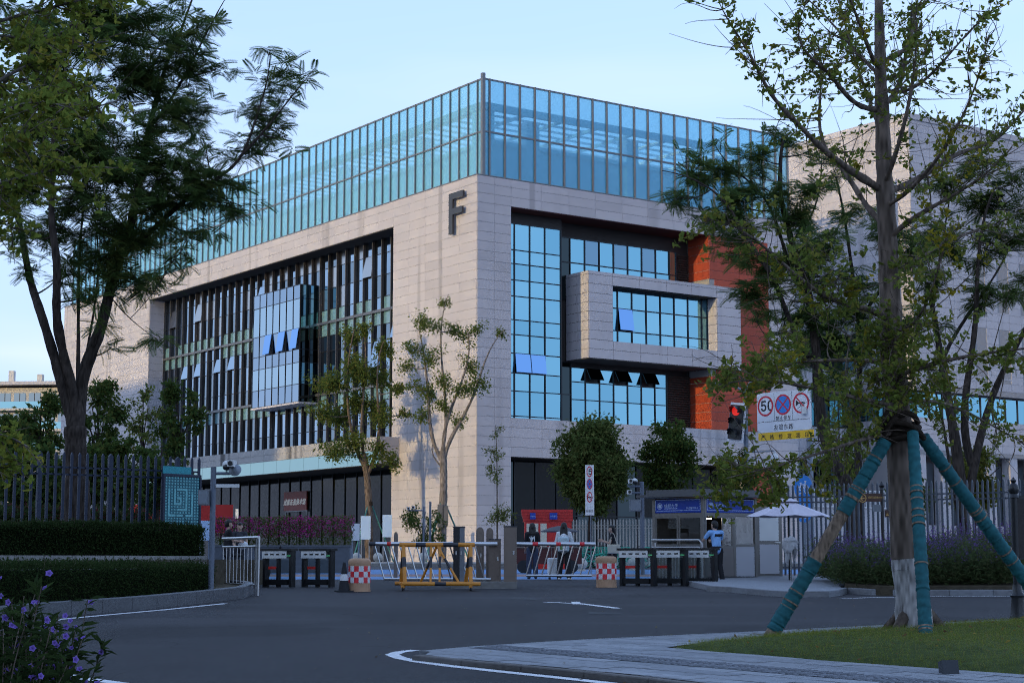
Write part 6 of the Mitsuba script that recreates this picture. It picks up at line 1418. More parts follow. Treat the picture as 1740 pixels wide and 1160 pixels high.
for k, m in enumerate(('lens_dark', 'lens_dark', 'lens_red')):
    c_ = np.array([0, -.01, .25 + .46 * k])
    lm = put(tl + '__lens', MB().tm(trimesh.creation.cylinder(radius=.19, height=.04, sections=24), Mw @ trimesh.transformations.translation_matrix(c_) @ trimesh.transformations.rotation_matrix(PI / 2, (1, 0, 0))), m)
    if k == 2: scene[lm]['emitter'] = {'type': 'area', 'radiance': rgb(.025, .0007, .0005)}
    a = np.linspace(-.3, PI + .3, 14); V = [(0.205 * math.cos(t), y, .25 + .46 * k + .205 * math.sin(t)) for t in a for y in (-.02, -.30 if .4 < t < 2.75 else -.2)]
    put(tl + '__visor', MB().tm(trimesh.Trimesh(V, [f for i in range(13) for f in ((2 * i, 2 * i + 2, 2 * i + 3), (2 * i, 2 * i + 3, 2 * i + 1))], process=False), Mw), 'black_metal')
tube(tl + '__light_bracket', W0, [Mw[:3, :3] @ [0, .2, .9] + Mw[:3, 3], (pp[0], pp[1], o[2] + .9)], .05, 'galvanised')
# two round blue signs
cyc = thing('cycle_sign', 'post with two round blue signs, bicycle above walkers, behind the umbrella', 'road sign'); YC = 58.0; s_ = YC / FOCAL
fr = Fr((at(1366, 900, YC)[0], YC, 0), -.95); pz = gz(YC)
tube(cyc + '__post', fr, [(0, .05, pz), (0, .05, at(1366, 804, YC)[2])], .035, 'galvanised')
for yy, kind in ((828, 0), (866, 1)):
    zc2 = at(1366, yy, YC)[2]; R2_ = 21 * s_
    M = plane_M(fr.pt(0, 0, zc2), fr.R @ [1, 0, 0], (0, 0, 1))
    d_ = put(cyc + '__disc', MB().prism(Point(0, 0).buffer(R2_, 28), .02, M @ trimesh.transformations.translation_matrix((0, 0, -.02))), 'sign_blue')
    if kind == 0: g = unary_union([ring(-.17, -.08, .13, .03), ring(.17, -.08, .13, .03), bar(-.17, -.08, -.03, -.08, .03), bar(-.03, -.08, .1, .1, .03), bar(-.1, .1, .1, .1, .03), bar(.1, .1, .17, -.08, .03), bar(-.17, -.08, -.1, .1, .03), bar(.1, .1, .12, .2, .03), bar(.06, .2, .16, .2, .03), bar(-.15, .16, -.05, .16, .03), bar(-.1, .1, -.1, .16, .03)])
    else: g = unary_union([Point(-.02, .22).buffer(.06), Polygon([(-.08, .15), (.06, .15), (.04, -.05), (.12, -.28), (.05, -.28), (-.02, -.1), (-.1, -.28), (-.16, -.28), (-.08, -.02)]), Point(.17, .05).buffer(.045), Polygon([(.13, .0), (.21, .0), (.2, -.28), (.14, -.28)])])
    put(d_ + '__emblem', MB().prism(g, .004, M), 'sign_white')
# brown way sign
ws = thing('wayfinding_sign', 'black post with brown direction boards behind the flower bed', 'signpost'); YW = 47.2; s_ = YW / FOCAL
o = gpt(1501.5, YW); fr = Fr((o[0], o[1], 0), .25)
zt_ = at(1501, 832, YW)[2]; tube(ws + '__post', fr, [(0, 0, gz(YW)), (0, 0, zt_)], .045, 'black_metal'); put(ws + '__finial', MB().lathe([(0, 0), (.07, 0), (.05, .05), (.075, .12), (.03, .2), (0, .24)], fr.pt(0, 0, zt_), 14), 'black_metal', smooth=40)
za = at(1480, 852, YW)[2]; zb_ = at(1480, 838, YW)[2]; L_ = 44 * s_ / math.cos(.25)
box(ws + '__board', fr, (-L_ + .1, -.06, za), (-.04, -.03, zb_), 'brown_sign')
put(ws + '__board_end', MB().prism(Point(0, 0).buffer(.14, 20), .035, plane_M(fr.pt(-L_ + .12, -.028, (za + zb_) / 2 - .02), fr.R @ [1, 0, 0], (0, 0, 1))), 'brown_sign')
deco(ws + '__arrow', fr, affinity.translate(unary_union([ring(0, 0, .115, .02), bar(-.06, 0, .06, 0, .025), bar(-.06, 0, 0, .06, .025), bar(-.06, 0, 0, -.06, .025)]), -L_ + .12, (za + zb_) / 2 - .02), .066, 'gold_paint')
deco(ws + '__lettering', fr, affinity.translate(han('成都东盈美术中心', .062, .062), -L_ + .28, za + .09), .062, 'gold_paint')
box(ws + '__board', fr, (-.3, -.05, za - .27), (-.05, -.03, za - .08), 'grey_box')
z3 = at(1515, 878, YW)[2]; box(ws + '__board', fr, (.05, -.05, z3), (.42, -.03, z3 + .19), 'brown_sign'); deco(ws + '__lettering', fr, affinity.translate(unary_union([bar(0, 0, .3, 0, .02), han('中心', .07, .08)]), .08, z3 + .05), .055, 'gold_paint')

# patterned panel hung on the left fence and boards behind it
tp = thing('patterned_panel', 'teal panel with a lattice of pale squares and a square spiral on the left fence', 'panel')
s_ = 39.5 / FOCAL
c0_, c1_ = at(275, 900, 40.1), at(334, 900, 40.9); fr = Fr((c0_[0], c0_[1], 0), math.atan2(c1_[1] - c0_[1], c1_[0] - c0_[0])); Lp = float(np.linalg.norm((c1_ - c0_)[:2]))
zt1, zt0 = at(300, 808, 40)[2], at(300, 897, 40)[2]
mat('panel_teal', (.02, .105, .135), .5); mat('panel_pale', (.14, .40, .42), .5); mat('banner_teal', (.03, .26, .30), .6)
box(tp + '__banner', fr, (.1, .12, at(300, 912, 40)[2]), (Lp - .1, .14, at(300, 790, 40)[2]), 'banner_teal')
box(tp + '__board', fr, (.0, -.06, zt0), (Lp, -.03, zt1), 'panel_teal')
for lo, hi in (((-.04, -.09, zt0 - .06), (Lp + .04, -.02, zt0)), ((-.04, -.09, zt1), (Lp + .04, -.02, zt1 + .06)), ((-.05, -.088, zt0), (0, -.02, zt1)), ((Lp, -.088, zt0), (Lp + .05, -.02, zt1))): box(tp + '__frame', fr, lo, hi, 'fence_blue')
nx, nz_ = 12, 18; dx, dz_ = Lp / nx, (zt1 - zt0) / nz_; lat = MB()
sp_path = [(2, 13), (2, 5), (9, 5), (9, 13), (4, 13), (4, 8), (6, 8), (6, 10)]
def cell(i, j): return ((i + .5) * dx, zt0 + (j + .5) * dz_)
spi = unary_union([LineString([cell(*p) for p in q]).buffer(dx * .3, cap_style=3, join_style=2) for q in ([(1, 13), (1, 4), (3, 4)], [(4, 4), (5.5, 4)], [(7, 4), (9, 4), (9, 12)], [(3, 13), (3, 8), (5, 8), (5, 10), (4, 10)], [(4, 13), (7, 13), (7, 6), (4, 6)])])
for i in range(nx):
    for j in range(nz_):
        x, z = cell(i, j)
        if not spi.buffer(dx * .3).contains(Point(x, z)): lat.box(fr, (x - dx * .27, -.072, z - dz_ * .27), (x + dx * .27, -.061, z + dz_ * .27))
stuff(put(tp + '__pale_squares', lat, 'panel_pale'))
put(tp + '__spiral', MB().prism(spi, .014, plane_M(fr.pt(0, -.061, 0), fr.R @ [1, 0, 0], (0, 0, 1))), 'panel_pale')
mat('hoarding_red', (.42, .022, .018), .5); mat('screen_pale', (.42, .56, .74), .4)
def board(key, label, x0, x1, y0, y1, Yb, m, cat='board', leg=True, slant=0.0):
    a, c_ = at(x0, y1, Yb), at(x1, y0, Yb); t = thing(key, label, cat); fr = Fr((a[0], Yb, 0), slant)
    box(t + '__panel', fr, (0, 0, a[2]), (c_[0] - a[0], .06, c_[2]), m)
    if leg:
        for u in (.1, .9): box(t + '__leg', fr, ((c_[0] - a[0]) * u - .03, .07, gz(Yb)), ((c_[0] - a[0]) * u + .03, .12, c_[2] - .05), 'galvanised')
    return t
board('red_hoarding', 'long red hoarding seen through the pickets behind the left fence', 218, 396, 857, 905, 84, 'hoarding_red')
board('white_board', 'pale blue board standing left of the left camera pole', 338, 357, 884, 918, 70, 'screen_pale')
board('white_board', 'pale blue slanted board left of the staked tree with its foot props', 613, 630, 876, 916, 100, 'screen_pale', slant=.2)
board('white_board', 'pale blue slanted board right of the left staked tree', 650, 666, 874, 912, 100, 'screen_pale', slant=.2)
board('notice_board', 'small white framed notice board at the right end of the flower planter', 597, 611, 889, 918, 72, 'white_panel')
board('door_notice', 'small pale notice beside the dark gallery glass right of the red hoarding', 400, 405, 864, 880, 100, 'white_panel')
hedge('shrub_row', 'row of dark shrubs close behind the pickets of the left fence', at(-90, 900, 47), at(262, 900, 54), 1.6, 1.0, 3.0, 18000, .13, HP + [(.10, .03, .03), (.05, .05, .02)], R5, .5)

# red kiosk
kk = thing('red_kiosk', 'small red kiosk with cream panels and stepped cornice behind the two women', 'kiosk'); YK = 78.0; s_ = YK / FOCAL
o = gpt(891, YK); fr = Fr((o[0], YK, o[2]), 0); Wk, Hk = 80 * s_, at(900, 866, YK)[2] - o[2]
mat('kiosk_red', (.52, .025, .02), .4); mat('kiosk_cream', (.60, .55, .42), .5)
box(kk + '__body', fr, (0, 0, 0), (Wk, 2.0, Hk - .3), 'kiosk_red')
for k in range(4):
    rr4 = Polygon([(-.05 - .03 * k, -.05 - .03 * k), (Wk + .05, -.05 - .03 * k), (Wk + .05, 2.05), (-.05 - .03 * k, 2.05)])
    put(kk + '__cornice', MB().prism(rr4, .125, plane_M(fr.pt(0, 0, Hk - .5 + .13 * k), (1, 0, 0), (0, 1, 0))), 'kiosk_red')
box(kk + '__fascia_panel', fr, (.1, -.03, Hk - 1.0), (.62, -.001, Hk - .6), 'kiosk_cream'); box(kk + '__side_panel', fr, (.72, -.03, .3), (1.0, -.001, Hk - .6), 'kiosk_cream')
box(kk + '__door', fr, (.1, -.04, 0), (.6, -.002, Hk - 1.1), 'dark_fascia')
for x0, x1 in ((.25, .5), (1.13, 1.47)):
    k = box(kk + '__sign', fr, (x0, -.2, Hk - .42), (x1, -.165, Hk - .13), 'booth_blue')
    deco(k + '__lettering', fr, affinity.translate(han('外来登记', (x1 - x0) / 4.6, (x1 - x0) / 4.4), x0 + .03, Hk - .31), .202, 'crest_pale')
pu = thing('stall_umbrella', 'low dark grey stall umbrella beside the red kiosk', 'umbrella'); YU = 72.0; c_ = at(950, 893, YU); s_ = YU / FOCAL
mat('dark_canvas', (.075, .075, .085), .8)
put(pu + '__canopy', MB().lathe([(0, .0), (.3, -.05), (.8, -.22), (.79, -.25), (.3, -.09), (0, -.04)], c_, 10), 'dark_canvas')
tube(pu + '__pole', W0, [gpt(950, YU), c_], .025, 'galvanised')
cart = thing('vendor_cart', 'dark maroon vendor cart behind the right boom barrier', 'cart'); o = gpt(872, 66); fr = Fr(o, .05)
mat('cart_maroon', (.07, .014, .012), .5)
box(cart + '__body', fr, (0, 0, .35), (2.6, .9, .95), 'cart_maroon'); box(cart + '__top', fr, (-.05, -.05, .95), (2.65, .95, 1.0), 'bronze')
for u in (.4, 2.2): tube(cart + '__wheel', fr, [(u, -.04, .25), (u, .04, .25)], .25, 'rubber', 18)

# stone balls along the far pavement
mat('granite_pale', speck((.46, .43, .38), 30, .3, .25), .7)
for k, (px, Yb) in enumerate(((606, 87.5), (642, 87.5), (719, 87.5), (988, 72), (1076, 74))):
    lab = ['pale stone ball bollard furthest left, beside the end of the flower planter', 'pale stone ball bollard behind the tip of the left boom', 'pale stone ball bollard behind the middle of the yellow barricade', 'pale stone ball bollard in front of the green bicycles', 'pale stone ball bollard behind the right turnstiles'][k]
    t = thing('stone_ball', lab, 'bollard', 'stone ball bollards along the street'); o = gpt(px, Yb, .14 if Yb > 86 else 0)
    put(t + '__ball', MB().ball(o + (0, 0, .3), .24, 3), 'granite_pale', smooth=True); put(t + '__base', MB().lathe([(0, 0), (.17, 0), (.17, .05), (.12, .1), (0, .1)], o, 18), 'granite_pale', smooth=40)

# shared green bicycles
mat('bike_green', (.03, .42, .30), .4); mat('bike_rubber', (.02, .02, .02), .7); mat('bike_steel', (.45, .46, .47), .35, metal=.7)
def circ(c, r, n=28): a = np.linspace(0, 2 * PI, n + 1); return np.column_stack([c[0] + r * np.cos(a), a * 0 + c[1], c[2] + r * np.sin(a)])
bparts = []
for x in (-.52, .52):
    bparts.append(('wheel', MB().tube(circ((x, 0, .32), .305), .022, 6, cap=False), 'bike_rubber'))
    sp_ = MB().tube(circ((x, 0, .32), .275), .012, 5, cap=False)
    for k in range(10): sp_.tube([(x, 0, .32), (x + .275 * math.cos(k * PI / 5), 0, .32 + .275 * math.sin(k * PI / 5))], .004, 4, cap=False)
    bparts.append(('rim', sp_, 'bike_green'))
fm_ = MB()
for P in ([(-.52, 0, .32), (-.08, 0, .29), (-.2, 0, .8)], [(-.52, 0, .32), (-.17, 0, .65)], [(-.08, 0, .29), (.36, 0, .62)], [(-.15, 0, .56), (.36, 0, .68)], [(.52, 0, .32), (.35, 0, .72), (.31, 0, 1.0)]): fm_.tube(P, .025, 8)
for x in (-.52, .52): fm_.tube(circ((x, 0, .32), .345)[2:13], .022, 5)
bparts += [('frame', fm_, 'bike_green'), ('saddle', MB().ball((-.22, 0, .85), (.15, .08, .045)), 'bike_rubber'), ('handlebar', MB().tube([(.22, -.27, 1.02), (.31, -.1, 1.0), (.31, .1, 1.0), (.22, .27, 1.02)], .016, 7), 'bike_rubber')]
bk_ = MB()
for z in np.linspace(.72, .95, 5): bk_.tube([(.38, -.15, z), (.66, -.17, z), (.66, .17, z), (.38, .15, z), (.38, -.15, z)], .009, 5)
for y in np.linspace(-.15, .15, 5): bk_.tube([(.66, y, .95), (.64, y, .72), (.4, y, .72)], .009, 5)
bparts.append(('basket', bk_, 'bike_green'))
ORD = ['first', 'second', 'third', 'fourth', 'fifth', 'sixth', 'seventh', 'eighth']
bdicts = [(n, mikit.ply(m.arr(), 'mat_' + mm, smooth=50)) for n, m, mm in bparts]
for k, (px, Yb, a) in enumerate(((962, 80.5, 2.5), (979, 80, .5), (998, 80.4, 2.9), (1012, 79.6, .2), (1030, 80.2, 2.7), (1047, 80, .4), (1062, 81, 2.9), (1080, 80.6, .3))):
    t = thing('shared_bicycle', ORD[k] + ' turquoise shared bicycle from the left in the row before the pale fence', 'bicycle', 'turquoise shared bicycles before the pale fence'); o = gpt(px, Yb)
    Mb = trimesh.transformations.translation_matrix(o) @ trimesh.transformations.rotation_matrix(a, (0, 0, 1)) @ trimesh.transformations.rotation_matrix(.06 * (-1) ** k, (1, 0, 0))
    for n, d_ in bdicts: scene[uniq(t + '__' + n)] = {**d_, 'to_world': T(Mb.tolist())}

# ornate black pillar with a board at the right edge, lawn spotlight
op = thing('notice_pillar', 'ornate black post carrying a black board at the right edge', 'post'); YP = 28.5; o = gpt(1727, YP, .0); s_ = YP / FOCAL
zf = lambda y: at(1727, y, YP)[2] - o[2]
put(op + '__base', MB().lathe([(0, -.1), (.15, -.1), (.15, .08), (.12, .14), (.10, .42), (.125, .46), (.08, .52), (.07, .64), (0, .64)], o, 20), 'black_metal', smooth=40)
tube(op + '__shaft', W0, [o + (0, 0, .6), o + (0, 0, zf(842))], .062, 'black_metal', 14)
put(op + '__finial', MB().lathe([(0, 0), (.09, 0), (.06, .06), (.09, .12), (.075, .2), (.03, .24), (.05, .28), (0, .34)], o + (-.0, 0, zf(845)), 16), 'black_metal', smooth=40)
box(op + '__board', Fr(o), (-.05, -.03, zf(950)), (1.2, .03, zf(842)), 'black_metal'); box(op + '__board_frame', Fr(o), (.03, -.05, zf(945)), (1.15, -.031, zf(847)), 'dark_fascia')
mat('spot_dark', (.03, .034, .042), .5)
sl = thing('lawn_spotlight', 'small dark box spotlight standing on the front of the lawn', 'spotlight')
q2_ = g2(1613, 1119, UP + .15); zl_ = float(np.nan_to_num(mz(q2_[None]), nan=gz(q2_[1]) + UP)[0]); q = np.array([q2_[0], q2_[1], zl_]); fr = Fr(q, .15)
box(sl + '__housing', fr, (-.085, -.05, -.01), (.085, .08, .135), 'spot_dark', ((1, 0, 0), -.2, (0, 0, 0))); box(sl + '__lens', fr, (-.07, .081, .01), (.07, .09, .12), 'lens_dark', ((1, 0, 0), -.2, (0, 0, 0)))
tube(sl + '__spike', fr, [(0, .02, .02), (0, .02, -.15)], .015, 'black_metal')

# ---------------------------------------------------------------- people
mat('skin', (.42, .27, .20), .55); mat('hair', (.012, .010, .009), .45); mat('cloth_black', (.014, .014, .017), .85); mat('cloth_dark', (.03, .032, .042), .85); mat('cloth_white', (.60, .62, .63), .8); mat('shirt_blue', (.22, .42, .74), .8)
mat('denim', (.035, .045, .08), .85); mat('bag_cream', (.46, .42, .33), .7); mat('bag_pale', (.42, .52, .55), .7); mat('shoe_white', (.6, .6, .6), .6); mat('eye_dark', (.01, .01, .01), .3); mat('patch_green', (.14, .22, .08), .7)
def sph(p, r, n=14): return m3.Manifold.sphere(r, n).translate(tuple(map(float, p)))
def bone(a, ra, b, rb_): return m3.Manifold.batch_hull([sph(a, ra), sph(b, rb_)])
def fuse(parts, it=6, edge=.035):
    m = m3.Manifold.batch_boolean(parts, m3.OpType.Add).refine_to_length(edge).to_mesh()
    t = trimesh.Trimesh(m.vert_properties[:, :3], m.tri_verts, process=True)
    trimesh.smoothing.filter_taubin(t, iterations=it)
    return t
def person(label, base, yaw, J, top, bottom, shoes, H=1.68, hair='short', sleeve=.6, slim=1.0, skirt=False, head_yaw=0.0, wide=1.0):
    """A figure from its joints J (overrides), x right, y ahead, z up, for a height of 1.70 m."""
    t = thing('person', label, 'person'); k = H / 1.70
    D = dict(pel=(0, 0, .93), hipL=(-.085, 0, .90), hipR=(.085, 0, .90), knL=(-.10, .02, .50), knR=(.10, .02, .50), anL=(-.10, -.02, .085), anR=(.10, -.02, .085), toL=(-.12, .14, .035), toR=(.12, .14, .035),
             waist=(0, 0, 1.08), chest=(0, .01, 1.28), neck=(0, -.01, 1.43), head=(0, .02, 1.585), shL=(-.17, 0, 1.385), shR=(.17, 0, 1.385), elL=(-.22, -.03, 1.10), elR=(.22, -.03, 1.10), wrL=(-.22, .06, .87), wrR=(.22, .06, .87))
    D.update(J); P = {n: np.array(v, float) for n, v in D.items()}
    fr = Fr(base, yaw); M = fr.M() @ np.diag([k, k, k, 1.0])
    body = [bone(P['pel'], .115 * slim, P['waist'], .105 * slim), bone(P['waist'], .105 * slim, P['chest'], .12 * slim), bone(P['shL'], .055, P['shR'], .055), bone(P['chest'], .10, P['neck'], .05), bone(P['neck'], .048, P['head'] - (0, .01, .05), .052)]
    for s in 'LR':
        body += [bone(P['hip' + s], .088 * slim, P['kn' + s], .056), bone(P['kn' + s], .054, P['an' + s], .038), bone(P['an' + s] - (0, .03, .04), .035, P['to' + s], .026), bone(P['sh' + s], .05, P['el' + s], .038), bone(P['el' + s], .038, P['wr' + s], .026)]
        w, e = P['wr' + s], P['el' + s]; d = (w - e) / np.linalg.norm(w - e)
        a = np.cross(d, [0, 1.0, .2]); a /= np.linalg.norm(a); c = np.cross(a, d); sg = 1 if s == 'L' else -1
        body.append(m3.Manifold.batch_hull([sph(w, .022, 10), sph(w + d * .085 + a * .028, .014, 10), sph(w + d * .085 - a * .028, .014, 10)]))
        for f in range(4):
            q0 = w + d * .085 + a * (.03 - .02 * f); q1 = q0 + d * (.042 - .005 * abs(f - 1.3)) + c * .010; q2 = q1 + d * .024 + c * .022
            body += [bone(q0, .0105, q1, .0095), bone(q1, .0095, q2, .008)]
        body += [bone(w + d * .03 + a * .02 * sg, .013, w + d * .07 + a * .045 * sg + c * .02, .010), bone(w + d * .07 + a * .045 * sg + c * .02, .010, w + d * .095 + a * .045 * sg + c * .035, .0085)]
    hd = P['head']; ch, sh2 = math.cos(head_yaw), math.sin(head_yaw); R = np.array([[ch, -sh2, 0], [sh2, ch, 0], [0, 0, 1.0]])
    hp = lambda *v: hd + R @ np.array(v, float)
    body += [m3.Manifold.batch_hull([sph(hp(0, -.015, .035), .088), sph(hp(0, .02, -.03), .066), sph(hp(0, .045, -.085), .032)]), m3.Manifold.batch_hull([sph(hp(0, .086, .01), .008, 8), sph(hp(0, .105, -.028), .013, 8), sph(hp(0, .075, -.035), .016, 8)])]
    for sx in (-1, 1): body.append(m3.Manifold.batch_hull([sph(hp(sx * .084, -.01, .01), .014, 8), sph(hp(sx * .086, -.005, -.03), .009, 8)]))
    b = fuse(body, 3, .03); put(t + '__body', MB().tm(b, M), 'skin', smooth=True)
    ey = MB()
    for sx in (-1, 1): ey.ball(hp(sx * .032, .083, .012), .0095, 1)
    put(t + '__eyes', MB().tm(trimesh.Trimesh(*ey.arr(), process=False), M), 'eye_dark')
    put(t + '__mouth', MB().tm(trimesh.creation.box(extents=(.04, .01, .009), transform=trimesh.transformations.translation_matrix(hp(0, .083, -.058))), M), 'plaque_red')
    tp_ = [bone(P['pel'] + (0, 0, -.02), .128 * slim * wide, P['waist'], .118 * slim * wide), bone(P['waist'], .118 * slim * wide, P['chest'], .135 * slim * wide), bone(P['shL'], .068, P['shR'], .068), bone(P['chest'], .115, P['neck'] - (0, 0, .05), .068)]
    for s in 'LR': tp_.append(bone(P['sh' + s], .066, P['sh' + s] + (P['el' + s] - P['sh' + s]) * min(1, sleeve), .056))
    if sleeve > 1:
        for s in 'LR': tp_.append(bone(P['el' + s], .054, P['el' + s] + (P['wr' + s] - P['el' + s]) * (sleeve - 1), .042))
    if skirt: tp_.append(bone(P['pel'], .15, (P['knL'] + P['knR']) / 2 + (0, 0, .1), .17))
    put(t + '__shirt', MB().tm(fuse(tp_, 5), M), top, smooth=True)
    if bottom:
        bt = [bone(P['pel'], .122 * slim, P['waist'] - (0, 0, .03), .112 * slim)]
        for s in 'LR': bt += [bone(P['hip' + s], .102 * slim, P['kn' + s], .076 * wide), bone(P['kn' + s], .076 * wide, P['an' + s] + (0, 0, .02), .066 * wide)]
        put(t + '__trousers', MB().tm(fuse(bt, 5), M), bottom, smooth=True)
    for s in 'LR': put(t + '__shoe', MB().tm(fuse([bone(P['an' + s] - (0, .045, .045), .042, P['to' + s], .034), bone(P['an' + s], .044, P['an' + s] - (0, 0, .04), .044)], 3), M), shoes, smooth=True)
    hr = [m3.Manifold.batch_hull([sph(hp(0, -.03, .055), .092), sph(hp(0, -.05, -.01), .08), sph(hp(0, .035, .085), .055)])]
    if hair == 'long': hr += [m3.Manifold.batch_hull([sph(hp(-.05, -.05, .0), .06), sph(hp(.05, -.05, .0), .06), sph(hp(-.07, -.085, -.28), .055), sph(hp(.07, -.085, -.28), .055)]), m3.Manifold.batch_hull([sph(hp(-.06, -.085, -.28), .055), sph(hp(.06, -.085, -.28), .055), sph(hp(-.04, -.10, -.43), .03), sph(hp(.04, -.10, -.43), .03)])]
    if hair == 'mid': hr += [m3.Manifold.batch_hull([sph(hp(-.05, -.05, .0), .06), sph(hp(.05, -.05, .0), .06), sph(hp(-.06, -.08, -.2), .05), sph(hp(.06, -.08, -.2), .05)])]
    if hair == 'bob': hr += [bone(hp(0, -.06, 0), .075, hp(0, -.07, -.12), .05)]
    if hair == 'tied': hr += [bone(hp(0, -.06, 0), .075, hp(0, -.10, -.2), .035), bone(hp(0, -.10, -.2), .035, hp(0, -.1, -.32), .02)]
    put(t + '__hair', MB().tm(fuse(hr, 2), M), 'hair', smooth=True)
    return t, M, fr
def mtx(*v): return trimesh.transformations.translation_matrix(v)
def pthing(t, name, tmesh, M, m, smooth=False): return put(t + '__' + name, MB().tm(tmesh, M), m, smooth=smooth)
def rbox(ext, pos, r=.02):
    e = np.array(ext) / 2 - r
    m = m3.Manifold.batch_hull([sph(np.array(pos) + e * (i, j, k), r, 8) for i in (-1, 1) for j in (-1, 1) for k in (-1, 1)]).to_mesh()
    return trimesh.Trimesh(m.vert_properties[:, :3], m.tri_verts)
YF = 53.0
t, M, fr = person('woman seen from behind in a black top with white monogram and long black hair', gpt(904.5, 53.0), .08, dict(elL=(-.21, .02, 1.1), wrL=(-.20, .14, .90), elR=(.21, .02, 1.1), wrR=(.2, .14, .92)), 'cloth_black', 'denim', 'cloth_dark', 1.66, 'mid', 1.4, .95, wide=1.12)
mono = MB()
for ch, dx in (('N', -.085), ('Y', -.025)): mono.tm(meshkit.text_mesh(ch, .15, .006, True), M @ plane_M((dx * -1 - .0 + .0, -.168, 1.155 if ch == 'N' else 1.135), (-1, 0, 0), (0, .0, 1)) @ mtx(0, 0, 0))
put(t + '__monogram', mono, 'cloth_white')
t, M, fr = person('woman seen from behind with long black hair, pale backpack and wide black trousers', gpt(958.5, 51.6), -.1, dict(knL=(-.12, .03, .5), anL=(-.15, .02, .085), toL=(-.17, .18, .035), knR=(.12, 0, .5), anR=(.15, -.06, .085), toR=(.2, .08, .035), elR=(.25, .0, 1.12), wrR=(.24, .12, .93), elL=(-.24, 0, 1.1), wrL=(-.27, .1, .87)), 'cloth_white', 'cloth_black', 'shoe_white', 1.66, 'long', 1.2, 1.0, wide=1.25)
pthing(t, 'backpack', rbox((.34, .17, .46), (0, -.22, 1.06), .06), M, 'bag_pale', True); pthing(t, 'backpack_pocket', rbox((.24, .05, .2), (0, -.32, .96), .02), M, 'cloth_white', True); pthing(t, 'pocket_patch', rbox((.09, .02, .13), (-.06, -.35, .97), .008), M, 'patch_green')
for sx in (-.11, .11): put(t + '__strap', MB().tm(trimesh.creation.box(extents=(.05, .02, .4), transform=mtx(sx, .115, 1.22)), M), 'bag_pale')
sc = thing('suitcase', 'white upright suitcase standing beside the woman with the pale backpack', 'suitcase'); o = gpt(941, 52.2)
fr = Fr(o, .2); Ms = fr.M()
pthing(sc, 'shell', rbox((.36, .24, .56), (0, 0, .36), .04), Ms, 'cloth_white', True)
for u in (-.09, .09): tube(sc + '__handle_bar', fr, [(u, -.08, .62), (u, -.08, .98)], .009, 'steel', 6)
tube(sc + '__grip', fr, [(-.1, -.08, .98), (.1, -.08, .98)], .016, 'rubber', 8)
for u in (-.13, .13):
    for v in (-.08, .08): tube(sc + '__wheel', fr, [(u - .012, v, .035), (u + .012, v, .035)], .035, 'rubber', 12)
t, M, fr = person('woman in a black dress looking at her phone with a cream tote bag, facing left', gpt(1041, 55.5), 1.45, dict(elL=(-.17, .08, 1.12), wrL=(-.10, .33, 1.18), elR=(.19, .05, 1.12), wrR=(.08, .30, 1.20), head=(0, .035, 1.575)), 'cloth_black', None, 'cloth_dark', 1.64, 'tied', .45, .92, True)
pthing(t, 'phone', trimesh.creation.box(extents=(.075, .012, .15), transform=trimesh.transformations.rotation_matrix(-.6, (1, 0, 0))), M @ mtx(0, .42, 1.24), 'band_black')
pthing(t, 'tote_bag', rbox((.14, .40, .30), (-.27, -.06, .93), .03), M, 'bag_cream', True)
put(t + '__bag_strap', MB().tm(trimesh.Trimesh(*MB().tube(curve([(-.27, .08, 1.07), (-.23, .03, 1.3), (-.17, -.02, 1.46), (-.24, -.1, 1.3), (-.27, -.2, 1.07)], 14), .012, 6).arr(), process=False), M), 'bag_cream', smooth=True)
t, M, fr = person('guard in a light blue shirt and black trousers leaning at the booth window', gpt(1218, 48.0, .0), .35, dict(chest=(0, .05, 1.28), neck=(0, .06, 1.42), head=(-.01, .11, 1.57), shL=(-.18, .05, 1.38), shR=(.18, .05, 1.38), elL=(-.27, .20, 1.20), wrL=(-.20, .42, 1.17), elR=(.24, .2, 1.17), wrR=(.10, .42, 1.16), anR=(.13, -.08, .085), toR=(.15, .08, .035)), 'shirt_blue', 'cloth_black', 'cloth_black', 1.72, 'short', .75, 1.05, head_yaw=.3)
pthing(t, 'back_badge', trimesh.creation.box(extents=(.22, .012, .07), transform=mtx(.02, -.093, 1.31)), M, 'cloth_black')
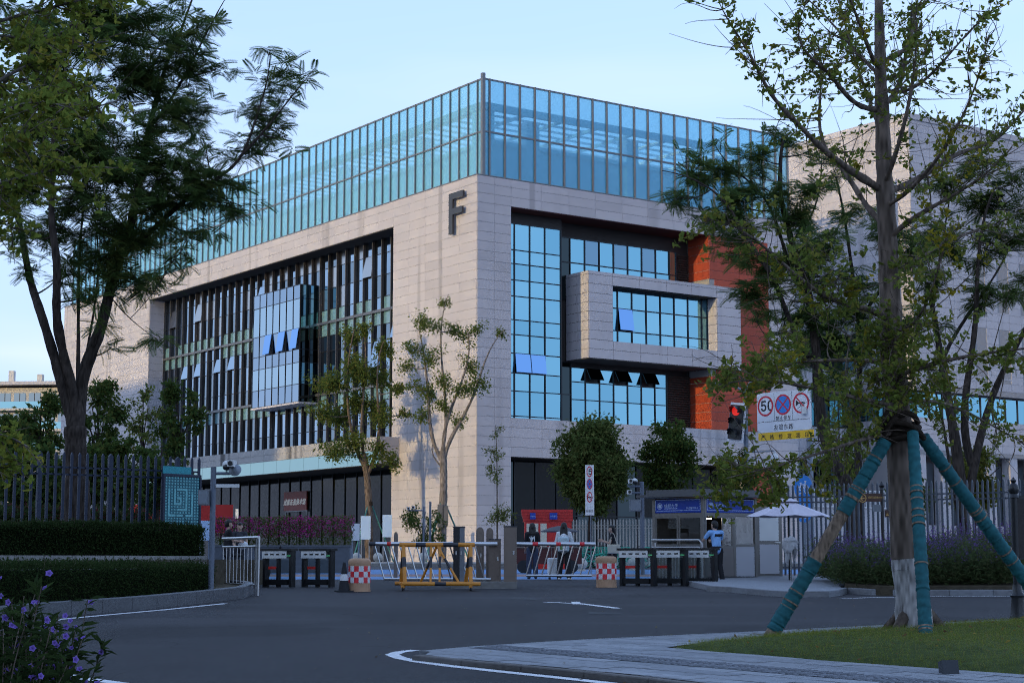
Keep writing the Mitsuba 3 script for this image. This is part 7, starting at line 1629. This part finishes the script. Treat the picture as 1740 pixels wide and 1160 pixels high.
pthing(t, 'belt', m3_t if False else trimesh.creation.cylinder(radius=.135, height=.045, sections=24, transform=mtx(0, 0, .99)), M, 'cloth_black')
t, M, fr = person('man in a black t-shirt in profile facing right, behind the steel railing', gpt(387, 51.5), -1.2, dict(elL=(-.2, .1, 1.12), wrL=(-.12, .3, 1.1), elR=(.2, .1, 1.12), wrR=(.1, .3, 1.1)), 'cloth_black', 'cloth_dark', 'cloth_dark', 1.74, 'short', .55, 1.05)
t, M, fr = person('man in a dark t-shirt facing the camera, behind the steel railing', gpt(406.5, 52.5), PI + .1, dict(elL=(-.22, .06, 1.12), wrL=(-.14, .26, 1.02), elR=(.22, .06, 1.12), wrR=(.14, .26, 1.02)), 'cloth_dark', 'cloth_dark', 'cloth_dark', 1.67, 'short', .55, 1.02)
hm = thing('white_helmet', 'white round helmet held up behind the railing beside the two men', 'helmet')
c_ = at(413, 926, 51.8); put(hm + '__shell', MB().ball(c_, (.15, .15, .12), 3), 'cloth_white', smooth=True); put(hm + '__rim', MB().tube(np.column_stack([c_[0] + .148 * np.cos(np.linspace(0, 2 * PI, 24)), c_[1] + .148 * np.sin(np.linspace(0, 2 * PI, 24)), np.full(24, c_[2] - .03)]), .012, 5, cap=False), 'band_black')
pl2 = thing('scooter', 'dark electric scooter that the two men stand beside, mostly hidden behind the railing', 'scooter'); o = gpt(413, 51.6); fr = Fr(o, .3)
put(pl2 + '__body', MB().tm(fuse([bone((-.45, 0, .5), .14, (.1, 0, .42), .1), bone((.1, 0, .35), .1, (.45, 0, .45), .09), bone((.45, 0, .45), .08, (.38, 0, .95), .06)], 4), fr.M()), 'cloth_dark', smooth=True)
for u in (-.5, .6): tube(pl2 + '__wheel', fr, [(u, -.045, .22), (u, .045, .22)], .22, 'rubber', 20)
put(pl2 + '__seat', MB().tm(rbox((.55, .24, .1), (-.3, 0, .72), .04), fr.M()), 'rubber', smooth=True); tube(pl2 + '__handlebar', fr, [(.36, -.3, 1.0), (.38, 0, .97), (.36, .3, 1.0)], .018, 'rubber')
